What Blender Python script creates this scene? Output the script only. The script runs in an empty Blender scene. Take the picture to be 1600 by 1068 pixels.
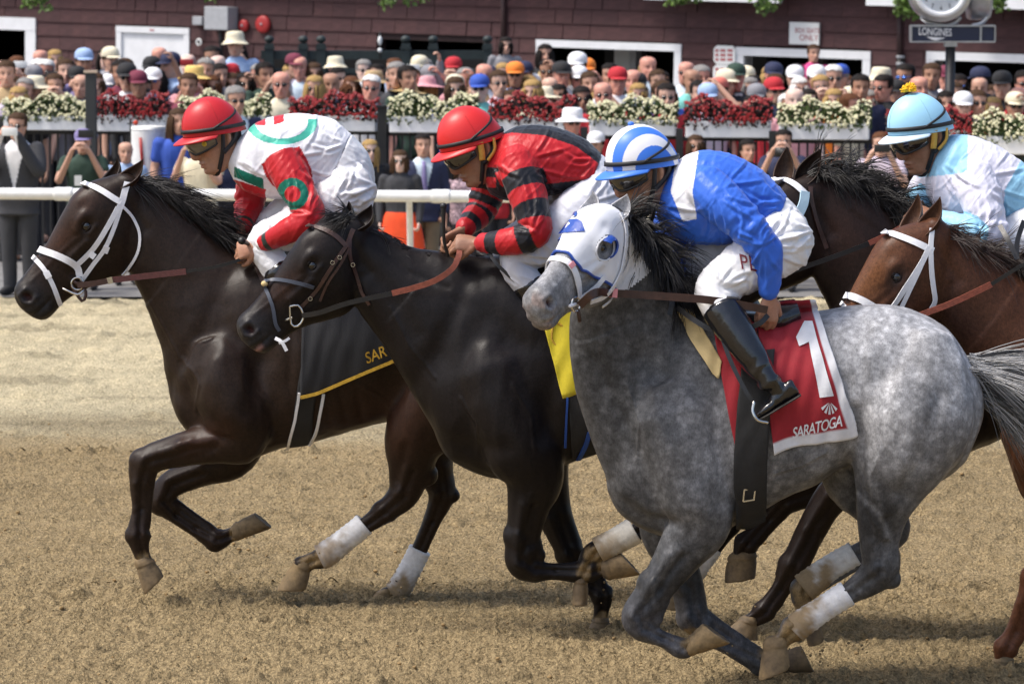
import bpy, bmesh, math, random
import numpy as np
from mathutils import Vector, Matrix
from mathutils.bvhtree import BVHTree

R = math.radians
rng = np.random.default_rng(7)
random.seed(7)
SC = bpy.context.scene
COL = SC.collection

# ------------------------------------------------------------------ camera, sky, sun, exposure
FPX = 6000.0                      # focal length in photograph pixels (135 mm on a 36 mm wide sensor)
CAM_H = 3.1
PITCH = math.atan(574.0 / FPX)    # horizon 40 px above the top edge
cam_d = bpy.data.cameras.new('camera'); cam = bpy.data.objects.new('camera', cam_d); COL.objects.link(cam)
cam.location = (0, 0, CAM_H); cam.rotation_euler = (R(90) - PITCH, 0, 0)
cam_d.sensor_fit = 'HORIZONTAL'; cam_d.sensor_width = 36; cam_d.lens = 36 * FPX / 1600
cam_d.clip_end = 3000; cam_d.clip_start = 0.5
cam_d.dof.use_dof = True; cam_d.dof.focus_distance = 17.2; cam_d.dof.aperture_fstop = 6.7
SC.camera = cam
SUN_EL, SUN_AZ = R(59), R(256)    # azimuth clockwise from +Y: high on the left
w = bpy.data.worlds.new('World'); SC.world = w; w.use_nodes = True
nt = w.node_tree; bg = nt.nodes['Background']
sky = nt.nodes.new('ShaderNodeTexSky'); sky.sky_type = 'NISHITA'; sky.sun_disc = False
sky.sun_elevation = SUN_EL; sky.sun_rotation = SUN_AZ; sky.air_density = 1.0; sky.dust_density = 4.0; sky.ozone_density = 1.0
nt.links.new(sky.outputs[0], bg.inputs[0]); bg.inputs[1].default_value = 0.13
sun_d = bpy.data.lights.new('sun', 'SUN'); sun = bpy.data.objects.new('sun', sun_d); COL.objects.link(sun)
sun_d.energy = 2.0; sun_d.angle = R(13); sun_d.color = (1, 0.955, 0.89)
sd = Vector((math.sin(SUN_AZ) * math.cos(SUN_EL), math.cos(SUN_AZ) * math.cos(SUN_EL), math.sin(SUN_EL)))
sun.rotation_euler = sd.to_track_quat('Z', 'Y').to_euler()
vs = SC.view_settings; vs.view_transform = 'Standard'; vs.look = 'None'; vs.gamma = 1; vs.use_curve_mapping = False
vs.exposure = 0.8
SC.render.engine = 'CYCLES'
SC.cycles.max_bounces = 6; SC.cycles.use_denoising = True

# ------------------------------------------------------------------ pixel -> world on a vertical plane at distance Y
cP, sP = math.cos(PITCH), math.sin(PITCH)
def ray(px, py):
    a = (np.asarray(px, float) - 800) / FPX; b = (534 - np.asarray(py, float)) / FPX
    return np.stack([a, cP + b * sP, -sP + b * cP], -1)
def U(px, py, Y):
    d = ray(px, py); t = np.asarray(Y, float) / d[..., 1]
    p = d * t[..., None]; p[..., 2] += CAM_H
    return p
def PX(P):                        # world -> photograph pixels
    P = np.asarray(P, float); x = P[..., 0]; y = P[..., 1]; z = P[..., 2] - CAM_H
    f = y * cP - z * sP; u = y * sP + z * cP
    return np.stack([800 + FPX * x / f, 534 - FPX * u / f], -1)

# ------------------------------------------------------------------ numeric helpers
def nrm(v):
    v = np.asarray(v, float); return v / (np.linalg.norm(v, axis=-1, keepdims=True) + 1e-12)
def catmull(P, k):
    P = np.asarray(P, float); n = len(P)
    Q = np.vstack([2 * P[0] - P[1], P, 2 * P[-1] - P[-2]])
    out = []
    t = np.linspace(0, 1, k, endpoint=False)[:, None]
    for i in range(n - 1):
        a, b, c, d = Q[i], Q[i + 1], Q[i + 2], Q[i + 3]
        out.append(.5 * (2 * b + (c - a) * t + (2 * a - 5 * b + 4 * c - d) * t * t + (3 * b - a - 3 * c + d) * t ** 3))
    out.append(P[-1:]); return np.vstack(out)
def _hash(ix, iy, iz, seed):
    h = (ix.astype(np.int64) * 374761393 + iy.astype(np.int64) * 668265263 + iz.astype(np.int64) * 2147483647 + seed * 1274126177) & 0x7fffffff
    h = ((h ^ (h >> 13)) * 1274126177) & 0x7fffffff
    h = (h ^ (h >> 16)) & 0xffffff
    return h / float(0xffffff)
def vnoise(P, sc, seed=0):        # value noise in [-1, 1]; sc may be a 3-vector
    Q = np.asarray(P, float) * np.asarray(sc, float)
    i = np.floor(Q).astype(np.int64); f = Q - i; f = f * f * (3 - 2 * f)
    r = 0
    for a in (0, 1):
        for b in (0, 1):
            for c in (0, 1):
                wt = (f[..., 0] if a else 1 - f[..., 0]) * (f[..., 1] if b else 1 - f[..., 1]) * (f[..., 2] if c else 1 - f[..., 2])
                r = r + wt * _hash(i[..., 0] + a, i[..., 1] + b, i[..., 2] + c, seed)
    return r * 2 - 1
def fbm(P, sc, oct=3, seed=0):
    r = 0; a = 1; t = 0
    for o in range(oct):
        r = r + a * vnoise(P, np.asarray(sc, float) * 2 ** o, seed + o * 17); t += a; a *= .5
    return r / t
def sstep(a, b, x):
    t = np.clip((x - a) / (b - a), 0, 1); return t * t * (3 - 2 * t)
def seg_dist(P, line):            # distance to a polyline and parameter (0..1) along it, any dimension
    P = np.asarray(P, float); line = np.asarray(line, float); best = np.full(len(P), 1e9); par = np.zeros(len(P))
    L = np.linalg.norm(np.diff(line, axis=0), axis=1); tot = L.sum(); acc = 0
    for i in range(len(line) - 1):
        a, d = line[i], line[i + 1] - line[i]
        t = np.clip(((P - a) @ d) / (d @ d + 1e-12), 0, 1)
        q = np.linalg.norm(P - (a + t[:, None] * d), axis=1)
        m = q < best; best[m] = q[m]; par[m] = (acc + t[m] * L[i]) / tot; acc += L[i]
    return best, par

def near_line(P, line, r):        # gaussian of the distance to a polyline, only evaluated close to it
    line = np.asarray(line, float); lo, hi = line.min(0) - 3 * r, line.max(0) + 3 * r; m = ((P >= lo) & (P <= hi)).all(1); E = np.zeros(len(P)); T = np.zeros(len(P))
    if m.any(): d, t = seg_dist(P[m], line); E[m] = np.exp(-(d / r) ** 2); T[m] = t
    return E, T

# ------------------------------------------------------------------ geometry: lofts, tubes, fusing into one skin
def loft(secs, n=20, k=4):
    """secs: (centre, A half-vector, B half-vector, roundness, taper) -> closed tube"""
    rows = np.array([np.concatenate([s[0], s[1], s[2], [s[3] if len(s) > 3 else 2.0, s[4] if len(s) > 4 else 0.0]]) for s in secs])
    rows = catmull(rows, k) if k > 1 else rows
    ph = np.linspace(0, 2 * math.pi, n, endpoint=False); V = []
    for r in rows:
        e = 2.0 / max(r[9], .6)
        c = np.sign(np.cos(ph)) * np.abs(np.cos(ph)) ** e; s = np.sign(np.sin(ph)) * np.abs(np.sin(ph)) ** e
        V.append(r[0:3] + c[:, None] * r[3:6] + (s * (1 + r[10] * c))[:, None] * r[6:9])
    m = len(rows); V = np.vstack(V); F = []
    for i in range(m - 1):
        for j in range(n):
            a = i * n + j; b = i * n + (j + 1) % n
            F.append((a, b, b + n, a + n))
    V = np.vstack([V, rows[0, 0:3], rows[-1, 0:3]]); c0 = m * n; c1 = c0 + 1
    for j in range(n):
        F.append((c0, (j + 1) % n, j)); F.append((c1, (m - 1) * n + j, (m - 1) * n + (j + 1) % n))
    return V, F
def frames(P):
    P = np.asarray(P, float); T = nrm(np.gradient(P, axis=0)); N = np.zeros_like(P)
    up = np.array([0, 1.0, 0])
    if abs(T[0] @ up) > .9: up = np.array([0, 0, 1.0])
    v = nrm(np.cross(T[0], up))
    for i in range(len(P)):
        v = nrm(v - T[i] * (v @ T[i])); N[i] = v
    return T, N, np.cross(T, N)
def tube(P, rad, n=14, k=4, flat=1.0, rounded=True):
    """tapered limb through points P; flat scales the second (mostly sideways) radius"""
    P = np.asarray(P, float); rad = np.asarray(rad, float) * np.ones(len(P))
    D = catmull(np.column_stack([P, rad, np.asarray(flat) * np.ones(len(P))]), k) if k > 1 else np.column_stack([P, rad, np.asarray(flat) * np.ones(len(P))])
    T, N, B = frames(D[:, :3]); r = D[:, 3]
    S = [(D[i, :3], N[i] * r[i], B[i] * r[i] * D[i, 4]) for i in range(len(D))]
    if rounded:
        S = [(D[0, :3] - T[0] * r[0] * .6, N[0] * r[0] * .6, B[0] * r[0] * .6)] + S + [(D[-1, :3] + T[-1] * r[-1] * .6, N[-1] * r[-1] * .6, B[-1] * r[-1] * .6)]
    return loft(S, n, 1)
def ball(c, r, n=14, M=None):
    c = np.asarray(c, float); r = np.asarray(r, float) * np.ones(3); S = []
    for t in np.linspace(-.97, .97, 9):
        q = math.sqrt(1 - t * t); S.append((np.array([0, 0, t]) * r, np.array([q * r[0], 0, 0]), np.array([0, q * r[1], 0])))
    V, F = loft(S, n, 1)
    if M is not None: V = V @ np.asarray(M).T
    return V + c, F
def join(parts):
    Vs, Fs, o = [], [], 0
    for V, F in parts:
        Vs.append(np.asarray(V, float)); Fs += [tuple(i + o for i in f) for f in F]; o += len(V)
    return np.vstack(Vs), Fs
def new_mesh(name, V, F, smooth=True):
    me = bpy.data.meshes.new(name); me.from_pydata(np.asarray(V).tolist(), [], F); me.update()
    if smooth: me.polygons.foreach_set('use_smooth', np.ones(len(me.polygons), bool))
    return me
def getV(me):
    a = np.empty(len(me.vertices) * 3, np.float32); me.vertices.foreach_get('co', a); return a.reshape(-1, 3).astype(float)
def setV(me, V):
    me.vertices.foreach_set('co', np.asarray(V, np.float32).ravel()); me.update()
def getN(me):
    a = np.empty(len(me.vertices) * 3, np.float32); me.vertex_normals.foreach_get('vector', a); return a.reshape(-1, 3).astype(float)
def getF(me):
    return [tuple(p.vertices) for p in me.polygons]
def laplace(me, it=8, lam=.5, mu=-.52, weight=None):
    V = getV(me); e = np.empty(len(me.edges) * 2, np.int32); me.edges.foreach_get('vertices', e); e = e.reshape(-1, 2)
    n = len(V); deg = np.bincount(e.ravel(), minlength=n).astype(float); deg[deg == 0] = 1
    i0 = np.concatenate([e[:, 0], e[:, 1]]); i1 = np.concatenate([e[:, 1], e[:, 0]])
    for q in range(it):
        for f in ((lam, mu) if mu else (lam,)):
            A = np.stack([np.bincount(i0, V[i1, c], n) for c in range(3)], 1) / deg[:, None]
            d = (A - V) * f
            V = V + (d if weight is None else d * weight[:, None])
    setV(me, V)
def fuse(name, parts, voxel=.009, it=8, mu=-.3):
    """union of closed shapes into one continuous skin"""
    V, F = join(parts); me = new_mesh(name + '_raw', V, F)
    ob = bpy.data.objects.new('raw', me); COL.objects.link(ob)
    md = ob.modifiers.new('r', 'REMESH'); md.mode = 'VOXEL'; md.voxel_size = voxel; md.use_smooth_shade = True
    dg = bpy.context.evaluated_depsgraph_get(); out = bpy.data.meshes.new_from_object(ob.evaluated_get(dg))
    bpy.data.objects.remove(ob); bpy.data.meshes.remove(me); out.name = name
    out.polygons.foreach_set('use_smooth', np.ones(len(out.polygons), bool))
    if it: laplace(out, it, .5, mu)
    return out
def vcol(me, C, name='col', alpha=0.0):
    C = np.asarray(C, np.float32)
    if C.shape[1] == 3: C = np.column_stack([C, np.full(len(C), alpha, np.float32)])
    at = me.color_attributes.get(name) or me.color_attributes.new(name, 'FLOAT_COLOR', 'POINT')
    at.data.foreach_set('color', C.astype(np.float32).ravel())
def bvh_of(me):
    return BVHTree.FromPolygons([v.co for v in me.vertices], [tuple(p.vertices) for p in me.polygons])
def lin(r, g, b):                 # sRGB 0..255 -> linear
    f = lambda c: ((c / 255 + .055) / 1.055) ** 2.4 if c > 10 else c / 255 / 12.92
    return np.array([f(r), f(g), f(b)])

# ------------------------------------------------------------------ objects
def obj(name, me, mat=None, parent=None, loc=None):
    o = bpy.data.objects.new(name, me); COL.objects.link(o)
    if mat is not None and me is not None:
        if len(me.materials) == 0: me.materials.append(mat)
        elif me.materials[0] is not mat:
            o.material_slots[0].link = 'OBJECT'; o.material_slots[0].material = mat
    if parent is not None: o.parent = parent
    if loc is not None: o.location = loc
    return o
def thing(name, label, cat, loc=(0, 0, 0), rz=0, group=None, mesh=None, mat=None):
    o = obj(name, mesh, mat); o.location = loc; o.rotation_euler = (0, 0, rz)
    o['label'] = label; o['category'] = cat
    if group: o['group'] = group
    return o
def child(name, me, mat, root, label=None):
    """mesh given in world coordinates, parented under a root that only has a translation"""
    r = root; off = np.zeros(3)
    while r is not None: off += np.array(r.location); r = r.parent
    setV(me, getV(me) - off); o = obj(name, me, mat, root)
    if label: o['label'] = label
    return o
def struct(name, me, mat):
    o = obj(name, me, mat); o['kind'] = 'structure'; return o
def box(c, h, M=None):
    c = np.asarray(c, float); h = np.asarray(h, float)
    V = np.array([[x, y, z] for z in (-1, 1) for y in (-1, 1) for x in (-1, 1)], float) * h
    if M is not None: V = V @ np.asarray(M).T
    return V + c, [(0, 2, 3, 1), (4, 5, 7, 6), (0, 1, 5, 4), (2, 6, 7, 3), (0, 4, 6, 2), (1, 3, 7, 5)]
def bevel(me, wd=.004, seg=2):
    b = bmesh.new(); b.from_mesh(me); bmesh.ops.bevel(b, geom=list(b.edges), offset=wd, segments=seg, affect='EDGES', profile=.5)
    b.to_mesh(me); b.free(); return me
def ribbon(P, side, wd, th=.003):
    """flat strap through points P; side = unit vectors across it; wd half width"""
    P = np.asarray(P, float); side = nrm(side); T = nrm(np.gradient(P, axis=0)); N = nrm(np.cross(T, side)); wd = np.asarray(wd) * np.ones(len(P))
    V = []; F = []
    for i in range(len(P)):
        a = side[i] * wd[i]; b = N[i] * th
        V += [P[i] - a - b, P[i] + a - b, P[i] + a + b, P[i] - a + b]
    m = len(P)
    for i in range(m - 1):
        for j in range(4):
            F.append((i * 4 + j, i * 4 + (j + 1) % 4, (i + 1) * 4 + (j + 1) % 4, (i + 1) * 4 + j))
    F += [(3, 2, 1, 0), ((m - 1) * 4, (m - 1) * 4 + 1, (m - 1) * 4 + 2, (m - 1) * 4 + 3)]
    return np.array(V), F
def torus(c, R1, r, ax1, ax2, n=24, m=8):
    c = np.asarray(c, float); ax1 = nrm(ax1); ax2 = nrm(ax2); ax3 = np.cross(ax1, ax2); V = []; F = []
    for i in range(n):
        a = 2 * math.pi * i / n; d = ax1 * math.cos(a) + ax2 * math.sin(a)
        for j in range(m):
            b = 2 * math.pi * j / m; V.append(c + d * (R1 + r * math.cos(b)) + ax3 * r * math.sin(b))
    for i in range(n):
        for j in range(m):
            F.append((i * m + j, ((i + 1) % n) * m + j, ((i + 1) % n) * m + (j + 1) % m, i * m + (j + 1) % m))
    return np.array(V), F

# ------------------------------------------------------------------ materials
def mat(name, color=(.5, .5, .5), rough=.6, metal=0, spec=.5, attr=None, noise=None, bump=None, coat=0, sheen=0, trans=0, emit=None, sss=0):
    """noise=(scale, amount[, stretch]) varies the colour, bump=(scale, strength[, stretch])"""
    m = bpy.data.materials.new(name); m.use_nodes = True; t = m.node_tree; b = t.nodes['Principled BSDF']; L = t.links.new
    b.inputs['Roughness'].default_value = rough; b.inputs['Metallic'].default_value = metal
    b.inputs['Specular IOR Level'].default_value = spec; b.inputs['Coat Weight'].default_value = coat; b.inputs['Coat Roughness'].default_value = .15
    b.inputs['Sheen Weight'].default_value = sheen; b.inputs['Transmission Weight'].default_value = trans
    if sss:
        b.inputs['Subsurface Weight'].default_value = sss; b.inputs['Subsurface Radius'].default_value = (.012, .005, .003); b.inputs['Subsurface Scale'].default_value = .6
    if emit is not None:
        b.inputs['Emission Color'].default_value = (*emit[0], 1); b.inputs['Emission Strength'].default_value = emit[1]
    tc = t.nodes.new('ShaderNodeTexCoord')
    def tex(sc, st, det=4):
        mp = t.nodes.new('ShaderNodeMapping'); L(tc.outputs['Object'], mp.inputs[0]); mp.inputs['Scale'].default_value = st
        n = t.nodes.new('ShaderNodeTexNoise'); n.inputs['Scale'].default_value = sc; n.inputs['Detail'].default_value = det; n.inputs['Roughness'].default_value = .6
        L(mp.outputs[0], n.inputs['Vector']); return n
    src = None
    if attr:
        a = t.nodes.new('ShaderNodeAttribute'); a.attribute_name = attr; src = a.outputs['Color']
    if noise:
        n = tex(noise[0], noise[2] if len(noise) > 2 else (1, 1, 1))
        mr = t.nodes.new('ShaderNodeMapRange'); L(n.outputs[0], mr.inputs[0]); mr.inputs[1].default_value = .3; mr.inputs[2].default_value = .7
        mr.inputs[3].default_value = 1 - noise[1]; mr.inputs[4].default_value = 1 + noise[1]
        mx = t.nodes.new('ShaderNodeVectorMath'); mx.operation = 'SCALE'; L(mr.outputs[0], mx.inputs['Scale'])
        if src: L(src, mx.inputs[0])
        else: mx.inputs[0].default_value = tuple(color)[:3]
        src = mx.outputs[0]
    if src: L(src, b.inputs['Base Color'])
    else: b.inputs['Base Color'].default_value = (*tuple(color)[:3], 1)
    if bump:
        n = tex(bump[0], bump[2] if len(bump) > 2 else (1, 1, 1), 5); bp = t.nodes.new('ShaderNodeBump'); bp.inputs['Strength'].default_value = bump[1]
        bp.inputs['Distance'].default_value = bump[3] if len(bump) > 3 else .004; L(n.outputs[0], bp.inputs['Height']); L(bp.outputs[0], b.inputs['Normal'])
    return m

# ================================================================== GROUND
def apron_z(Y):
    return np.where(Y < 39.3, .02, .02 + .065 * (np.asarray(Y, float) - 39.3))
def track_height(P):
    near = 1 - sstep(25.5, 29, P[:, 1] + .5 * fbm(P, (.5, .5, 1), 2, 3))
    c1 = np.abs(fbm(P, (13, 24, 1), 2, 11)); c2 = np.abs(fbm(P, (26, 40, 1), 2, 5)); Z = .034 * (c1 - .25) + .040 * (c2 - .25) * (.55 + .45 * near) + .008 * np.sin(P[:, 1] * 26 + 3 * fbm(P, (.8, 2, 1), 2, 61)) * near + .020 * fbm(P, (1.6, 4.5, 1), 3, 9) * (1 - .4 * near)
    foot = fbm(P, (1.1, 2.2, 1), 2, 31)
    Z += -.05 * sstep(.25, .6, foot) * (1 - near) + .03 * sstep(.3, .7, fbm(P, (2.5, 5, 1), 2, 37)) * (1 - near) + .06 * (np.abs(fbm(P, (4.5, 7, 1), 2, 53)) - .2) * (1 - near)
    g = np.random.default_rng(12)
    for k in range(170):          # hoof prints
        y = 15.2 + 14 * g.random(); x = (g.random() - .5) * .30 * y; a = g.normal(0, .25); m = (np.abs(P[:, 0] - x) < .2) & (np.abs(P[:, 1] - y) < .2)
        if not m.any(): continue
        u = (P[m, 0] - x) * math.cos(a) + (P[m, 1] - y) * math.sin(a); v = -(P[m, 0] - x) * math.sin(a) + (P[m, 1] - y) * math.cos(a); d = np.hypot(u / .075, v / .06)
        Z[m] += -.034 * np.exp(-(d / .85) ** 4) + .016 * np.exp(-((d - 1.35) / .35) ** 2) * (1 + .8 * (u > 0))
    return Z - .012
def ground():
    Ps, Qs, off = [], [], 0
    for xs, ys, fl in ((np.concatenate([np.arange(-60, -9, 6.0), np.linspace(-9, 9, 7), np.arange(15, 61, 6.0)]), np.array([-6, 0, 6, 11, 15.02]), True), (np.arange(-2.75, 2.76, .0125), np.arange(15.0, 19.52, .0135), False), (np.arange(-3.6, 3.61, .021), np.arange(19.5, 25.02, .024), False), (np.arange(-5.4, 5.41, .042), np.arange(25.0, 36.8, .045), False),
                       (np.array([-60, -40, -20, -10, -5.4, -5.38]), np.linspace(15, 36.75, 8), True), (np.array([5.38, 5.4, 10, 20, 40, 60]), np.linspace(15, 36.75, 8), True), (np.array([-5.4, -4.5, -3.59]), np.linspace(15, 25.02, 20), True), (np.array([3.59, 4.5, 5.4]), np.linspace(15, 25.02, 20), True), (np.array([-3.6, -3.2, -2.74]), np.linspace(15, 19.52, 20), True), (np.array([2.74, 3.2, 3.6]), np.linspace(15, 19.52, 20), True)):
        X, Y = np.meshgrid(xs, ys); Pq = np.stack([X, Y, X * 0], -1).reshape(-1, 3)
        Pq[:, 2] = -.02 if fl else track_height(Pq)
        nx, ny = len(xs), len(ys); i = np.arange(nx * ny).reshape(ny, nx) + off; Qs.append(np.stack([i[:-1, :-1], i[:-1, 1:], i[1:, 1:], i[1:, :-1]], -1).reshape(-1, 4)); Ps.append(Pq); off += nx * ny
    P = np.vstack(Ps); q = np.vstack(Qs)
    me = bpy.data.meshes.new('track'); me.vertices.add(len(P)); me.vertices.foreach_set('co', P.astype(np.float32).ravel())
    me.loops.add(q.size); me.loops.foreach_set('vertex_index', q.ravel().astype(np.int32)); me.polygons.add(len(q))
    me.polygons.foreach_set('loop_start', np.arange(0, q.size, 4, dtype=np.int32)); me.update(calc_edges=True)
    me.polygons.foreach_set('use_smooth', np.ones(len(q), bool))
    # damp harrowed sand near, dry pale sand beyond, a darker damp seam between
    wv = P[:, 1] + .9 * fbm(P, (.35, .9, 1), 3, 21)
    damp = 1 - sstep(25.0, 27.3, wv); seam = np.exp(-((wv - 26.6) / .9) ** 2)
    c_n = np.array([.325, .246, .135]); c_f = np.array([.57, .49, .32])
    C = c_f[None] * (1 - damp[:, None]) + c_n[None] * damp[:, None]
    C *= (1 - .22 * seam)[:, None]
    C *= (1 - .30 * (1 - damp) * sstep(.05, .5, fbm(P, (.7, 3.2, 1), 3, 71)))[:, None]
    C *= (1 + .16 * fbm(P, (.8, 2.2, 1), 3, 41) + .10 * fbm(P, (9, 9, 1), 2, 43))[:, None]
    vcol(me, np.clip(C, 0, 1))
    m = mat('track_sand', rough=.95, spec=.1, attr='col', noise=(70, .5), bump=(60, 1.0, (1, 1, 1), .04))
    struct('track', me, m)
    # paved apron beyond the rail, rising towards the building
    ys2 = np.concatenate([[36.74, 37.0], np.arange(37.5, 39.4, .5), np.arange(39.3, 66, 1.5)]); xs2 = np.linspace(-60, 60, 61)
    X, Y = np.meshgrid(xs2, ys2); Q = np.stack([X, Y, apron_z(Y)], -1).reshape(-1, 3); n = len(xs2)
    F = [(a * n + b, a * n + b + 1, (a + 1) * n + b + 1, (a + 1) * n + b) for a in range(len(ys2) - 1) for b in range(n - 1)]
    struct('apron_pavement', new_mesh('apron', Q, F), mat('apron_paving', (.17, .165, .16), .9, noise=(3, .25), bump=(40, .4)))
    G = np.array([[-900, -60, -.16], [900, -60, -.16], [900, 1500, -.16], [-900, 1500, -.16]], float)
    struct('ground', new_mesh('ground', G, [(0, 1, 2, 3)]), mat('far_ground', (.16, .15, .1), .95, noise=(.2, .2)))
    # loose clods of sand thrown about (real lumps)
    V0, F0 = ball((0, 0, 0), 1, 6); V0 = V0 * (1 + .25 * vnoise(V0, 1.7, 3))[:, None]
    parts = []
    r2 = np.random.default_rng(5)
    for k in range(500):
        y = 14.6 + 12.5 * r2.random() ** 1.2; x = (r2.random() - .5) * 2 * (.16 * y); s = (.005 + .008 * r2.random() ** 3)
        a = r2.random() * 6.28; M = np.array([[math.cos(a), -math.sin(a), 0], [math.sin(a), math.cos(a), 0], [0, 0, 1]])
        parts.append(((V0 * s * np.array([1.2, 1, .7])) @ M.T + np.array([x, y, .006]), F0))
    V, F = join(parts); o = obj('sand_clods', new_mesh('clods', V, F), mat('clod_sand', (.27, .185, .09), .95, spec=.1, noise=(30, .25)))
    o['kind'] = 'stuff'; o['label'] = 'loose clods of damp sand on the track'
ground()

# ================================================================== HORSES
HEAD = [  # along the head from poll to lips: u, dorsal v, ventral v, half width, roundness, taper towards the jaw
    (-.05, -.03, -.14, .060, 2, 0), (.02, .025, -.20, .088, 2, .0), (.10, .085, -.245, .105, 2.2, .06), (.19, .108, -.285, .116, 2.3, .16), (.27, .102, -.325, .112, 2.3, .20),
    (.35, .092, -.328, .098, 2.2, .16), (.43, .080, -.285, .084, 2.2, .12), (.51, .073, -.228, .072, 2.2, .1), (.59, .072, -.185, .066, 2.2, .05),
    (.66, .074, -.162, .071, 2.3, .05), (.715, .078, -.156, .075, 2.4, .08), (.755, .062, -.148, .066, 2.4, .0), (.785, .025, -.125, .050, 2.2, 0), (.798, -.015, -.085, .028, 2, 0)]
def head_frame(poll, ang, yaw, scale, Y, dy, roll=0):
    a = R(ang); d = np.array([math.cos(a), 0, -math.sin(a)]); n = np.array([-math.sin(a), 0, -math.cos(a)])  # image angle, y down
    l = np.array([0, 1.0, 0]); c, s = math.cos(R(yaw)), math.sin(R(yaw)); M = np.array([[c, -s, 0], [s, c, 0], [0, 0, 1]])
    if roll:
        cr, sr = math.cos(R(roll)), math.sin(R(roll)); n, l = n * cr + l * sr, l * cr - n * sr
    return dict(o=U(poll[0], poll[1], Y + dy), d=M @ d, n=M @ n, l=M @ l, s=scale)
def H2W(h, p):
    p = np.asarray(p, float) * h['s']; return h['o'] + p[..., 0:1] * h['d'] + p[..., 1:2] * h['n'] + p[..., 2:3] * h['l']
def W2H(h, P):
    q = np.asarray(P) - h['o']; return np.stack([q @ h['d'], q @ h['n'], q @ h['l']], -1) / h['s']
def head_loft(h):
    S = []
    for u, t, b, w_, p, k in HEAD:
        S.append((H2W(h, (u, (t + b) / 2, 0)), h['n'] * (t - b) / 2 * h['s'], h['l'] * w_ * h['s'], p, k))
    return loft(S, 26, 4)
def prof(top, bot, w_, Y, dy=0, p=2.25, k=0.0):
    a, b = U(top[0], top[1], Y + dy), U(bot[0], bot[1], Y + dy)
    return ((a + b) / 2, (a - b) / 2, np.array([0, w_, 0]), p, k)
def limb(ch, Y, flat=.82):
    P = np.array([U(c[0], c[1], Y + c[2]) for c in ch]); r = np.array([c[3] for c in ch]) * Y / FPX
    return tube(P, r, 16, 5, flat)
def leg_bones(lg, Y):
    ch = lg['ch']; r = [c[3] for c in ch]; n = len(ch); ft = max(range(n - 5, n - 1), key=lambda i: r[i] if r[i] < 21 else 0); kn = max(i for i in range(ft - 1) if r[i] >= 19.5)
    at = lambda p, dy, rad: ball(U(p[0], p[1], Y + dy), np.array([rad, rad * .85, rad]) * Y / FPX, 14); xy = lambda i: np.array(ch[i][:2], float); T = []
    t = nrm(xy(ft) - xy(kn)); pal = np.array([t[1], -t[0]]); k, f = xy(kn), xy(ft); hind = lg.get('hind', False); dy = ch[kn][2]
    if hind:   # point of hock and its tendon
        up = nrm(xy(kn - 1) - k); T.append(at(k + pal * r[kn] * .75 - t * r[kn] * .25, dy, r[kn] * .55)); P = [k + pal * r[kn] * .80 - t * 3, k + pal * r[kn] * .7 + up * r[kn] * 1.4, xy(kn - 1) + pal * r[kn - 1] * .45]
        T.append(tube([U(p[0], p[1], Y + dy) for p in P], np.array([.42, .30, .5]) * r[kn] * Y / FPX, 10, 4))
    else:      # knee block with the bone at its back
        T.append(at(k - pal * r[kn] * .18, dy, r[kn] * 1.06)); T.append(at(k + pal * r[kn] * .78 - t * r[kn] * .35, dy, r[kn] * .42)); T.append(at(k + t * r[kn] * .7 - pal * r[kn] * .1, dy, r[kn] * .88))
    rc = min(r[kn:ft + 1]); P = [k + t * r[kn] * .6 + pal * rc * .85, (k + f) / 2 + pal * rc * .78, f - t * rc + pal * rc * .80]
    T.append(tube([U(p[0], p[1], Y + dy) for p in P], np.array([.55, .48, .52]) * rc * Y / FPX, 10, 4))
    T.append(at(f + pal * r[ft] * .55, ch[ft][2], r[ft] * .62)); T.append(at(f - pal * r[ft] * .2, ch[ft][2], r[ft] * 1.02))
    return T
def hoof_mesh(q, dy, Y, hw=.058):
    cf, toe, heel, cb = [U(p[0], p[1], Y + dy) for p in q]; S = []
    for t, wk, in_ in ((-.26, .56, .62), (-.16, .70, .80), (-.04, .78, .90), (.06, .80, .90), (.13, .78, .87), (.3, .84, .93), (.6, .92, .98), (.88, .99, 1.0), (.97, .98, .98), (1.0, .92, .92)):
        f = cf + (toe - cf) * t; b = cb + (heel - cb) * t
        S.append(((f + b) / 2, (f - b) / 2 * in_, np.array([0, hw * wk, 0]), 2.15))
    S.append(((toe + heel) / 2 + (toe + heel - cf - cb) * -.02, (toe - heel) / 2 * .7, np.array([0, hw * .7, 0]), 2.15))
    V, F = loft(S, 26, 2); me = new_mesh('hoof', V, F); V = getV(me); N = getN(me)
    ax = nrm(toe + heel - cf - cb); t = (V - (cf + cb) / 2) @ ax
    setV(me, V + N * (.0012 * np.sin(t * 420) + .002 * fbm(V, 30, 2, 3))[:, None]); return me
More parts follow.
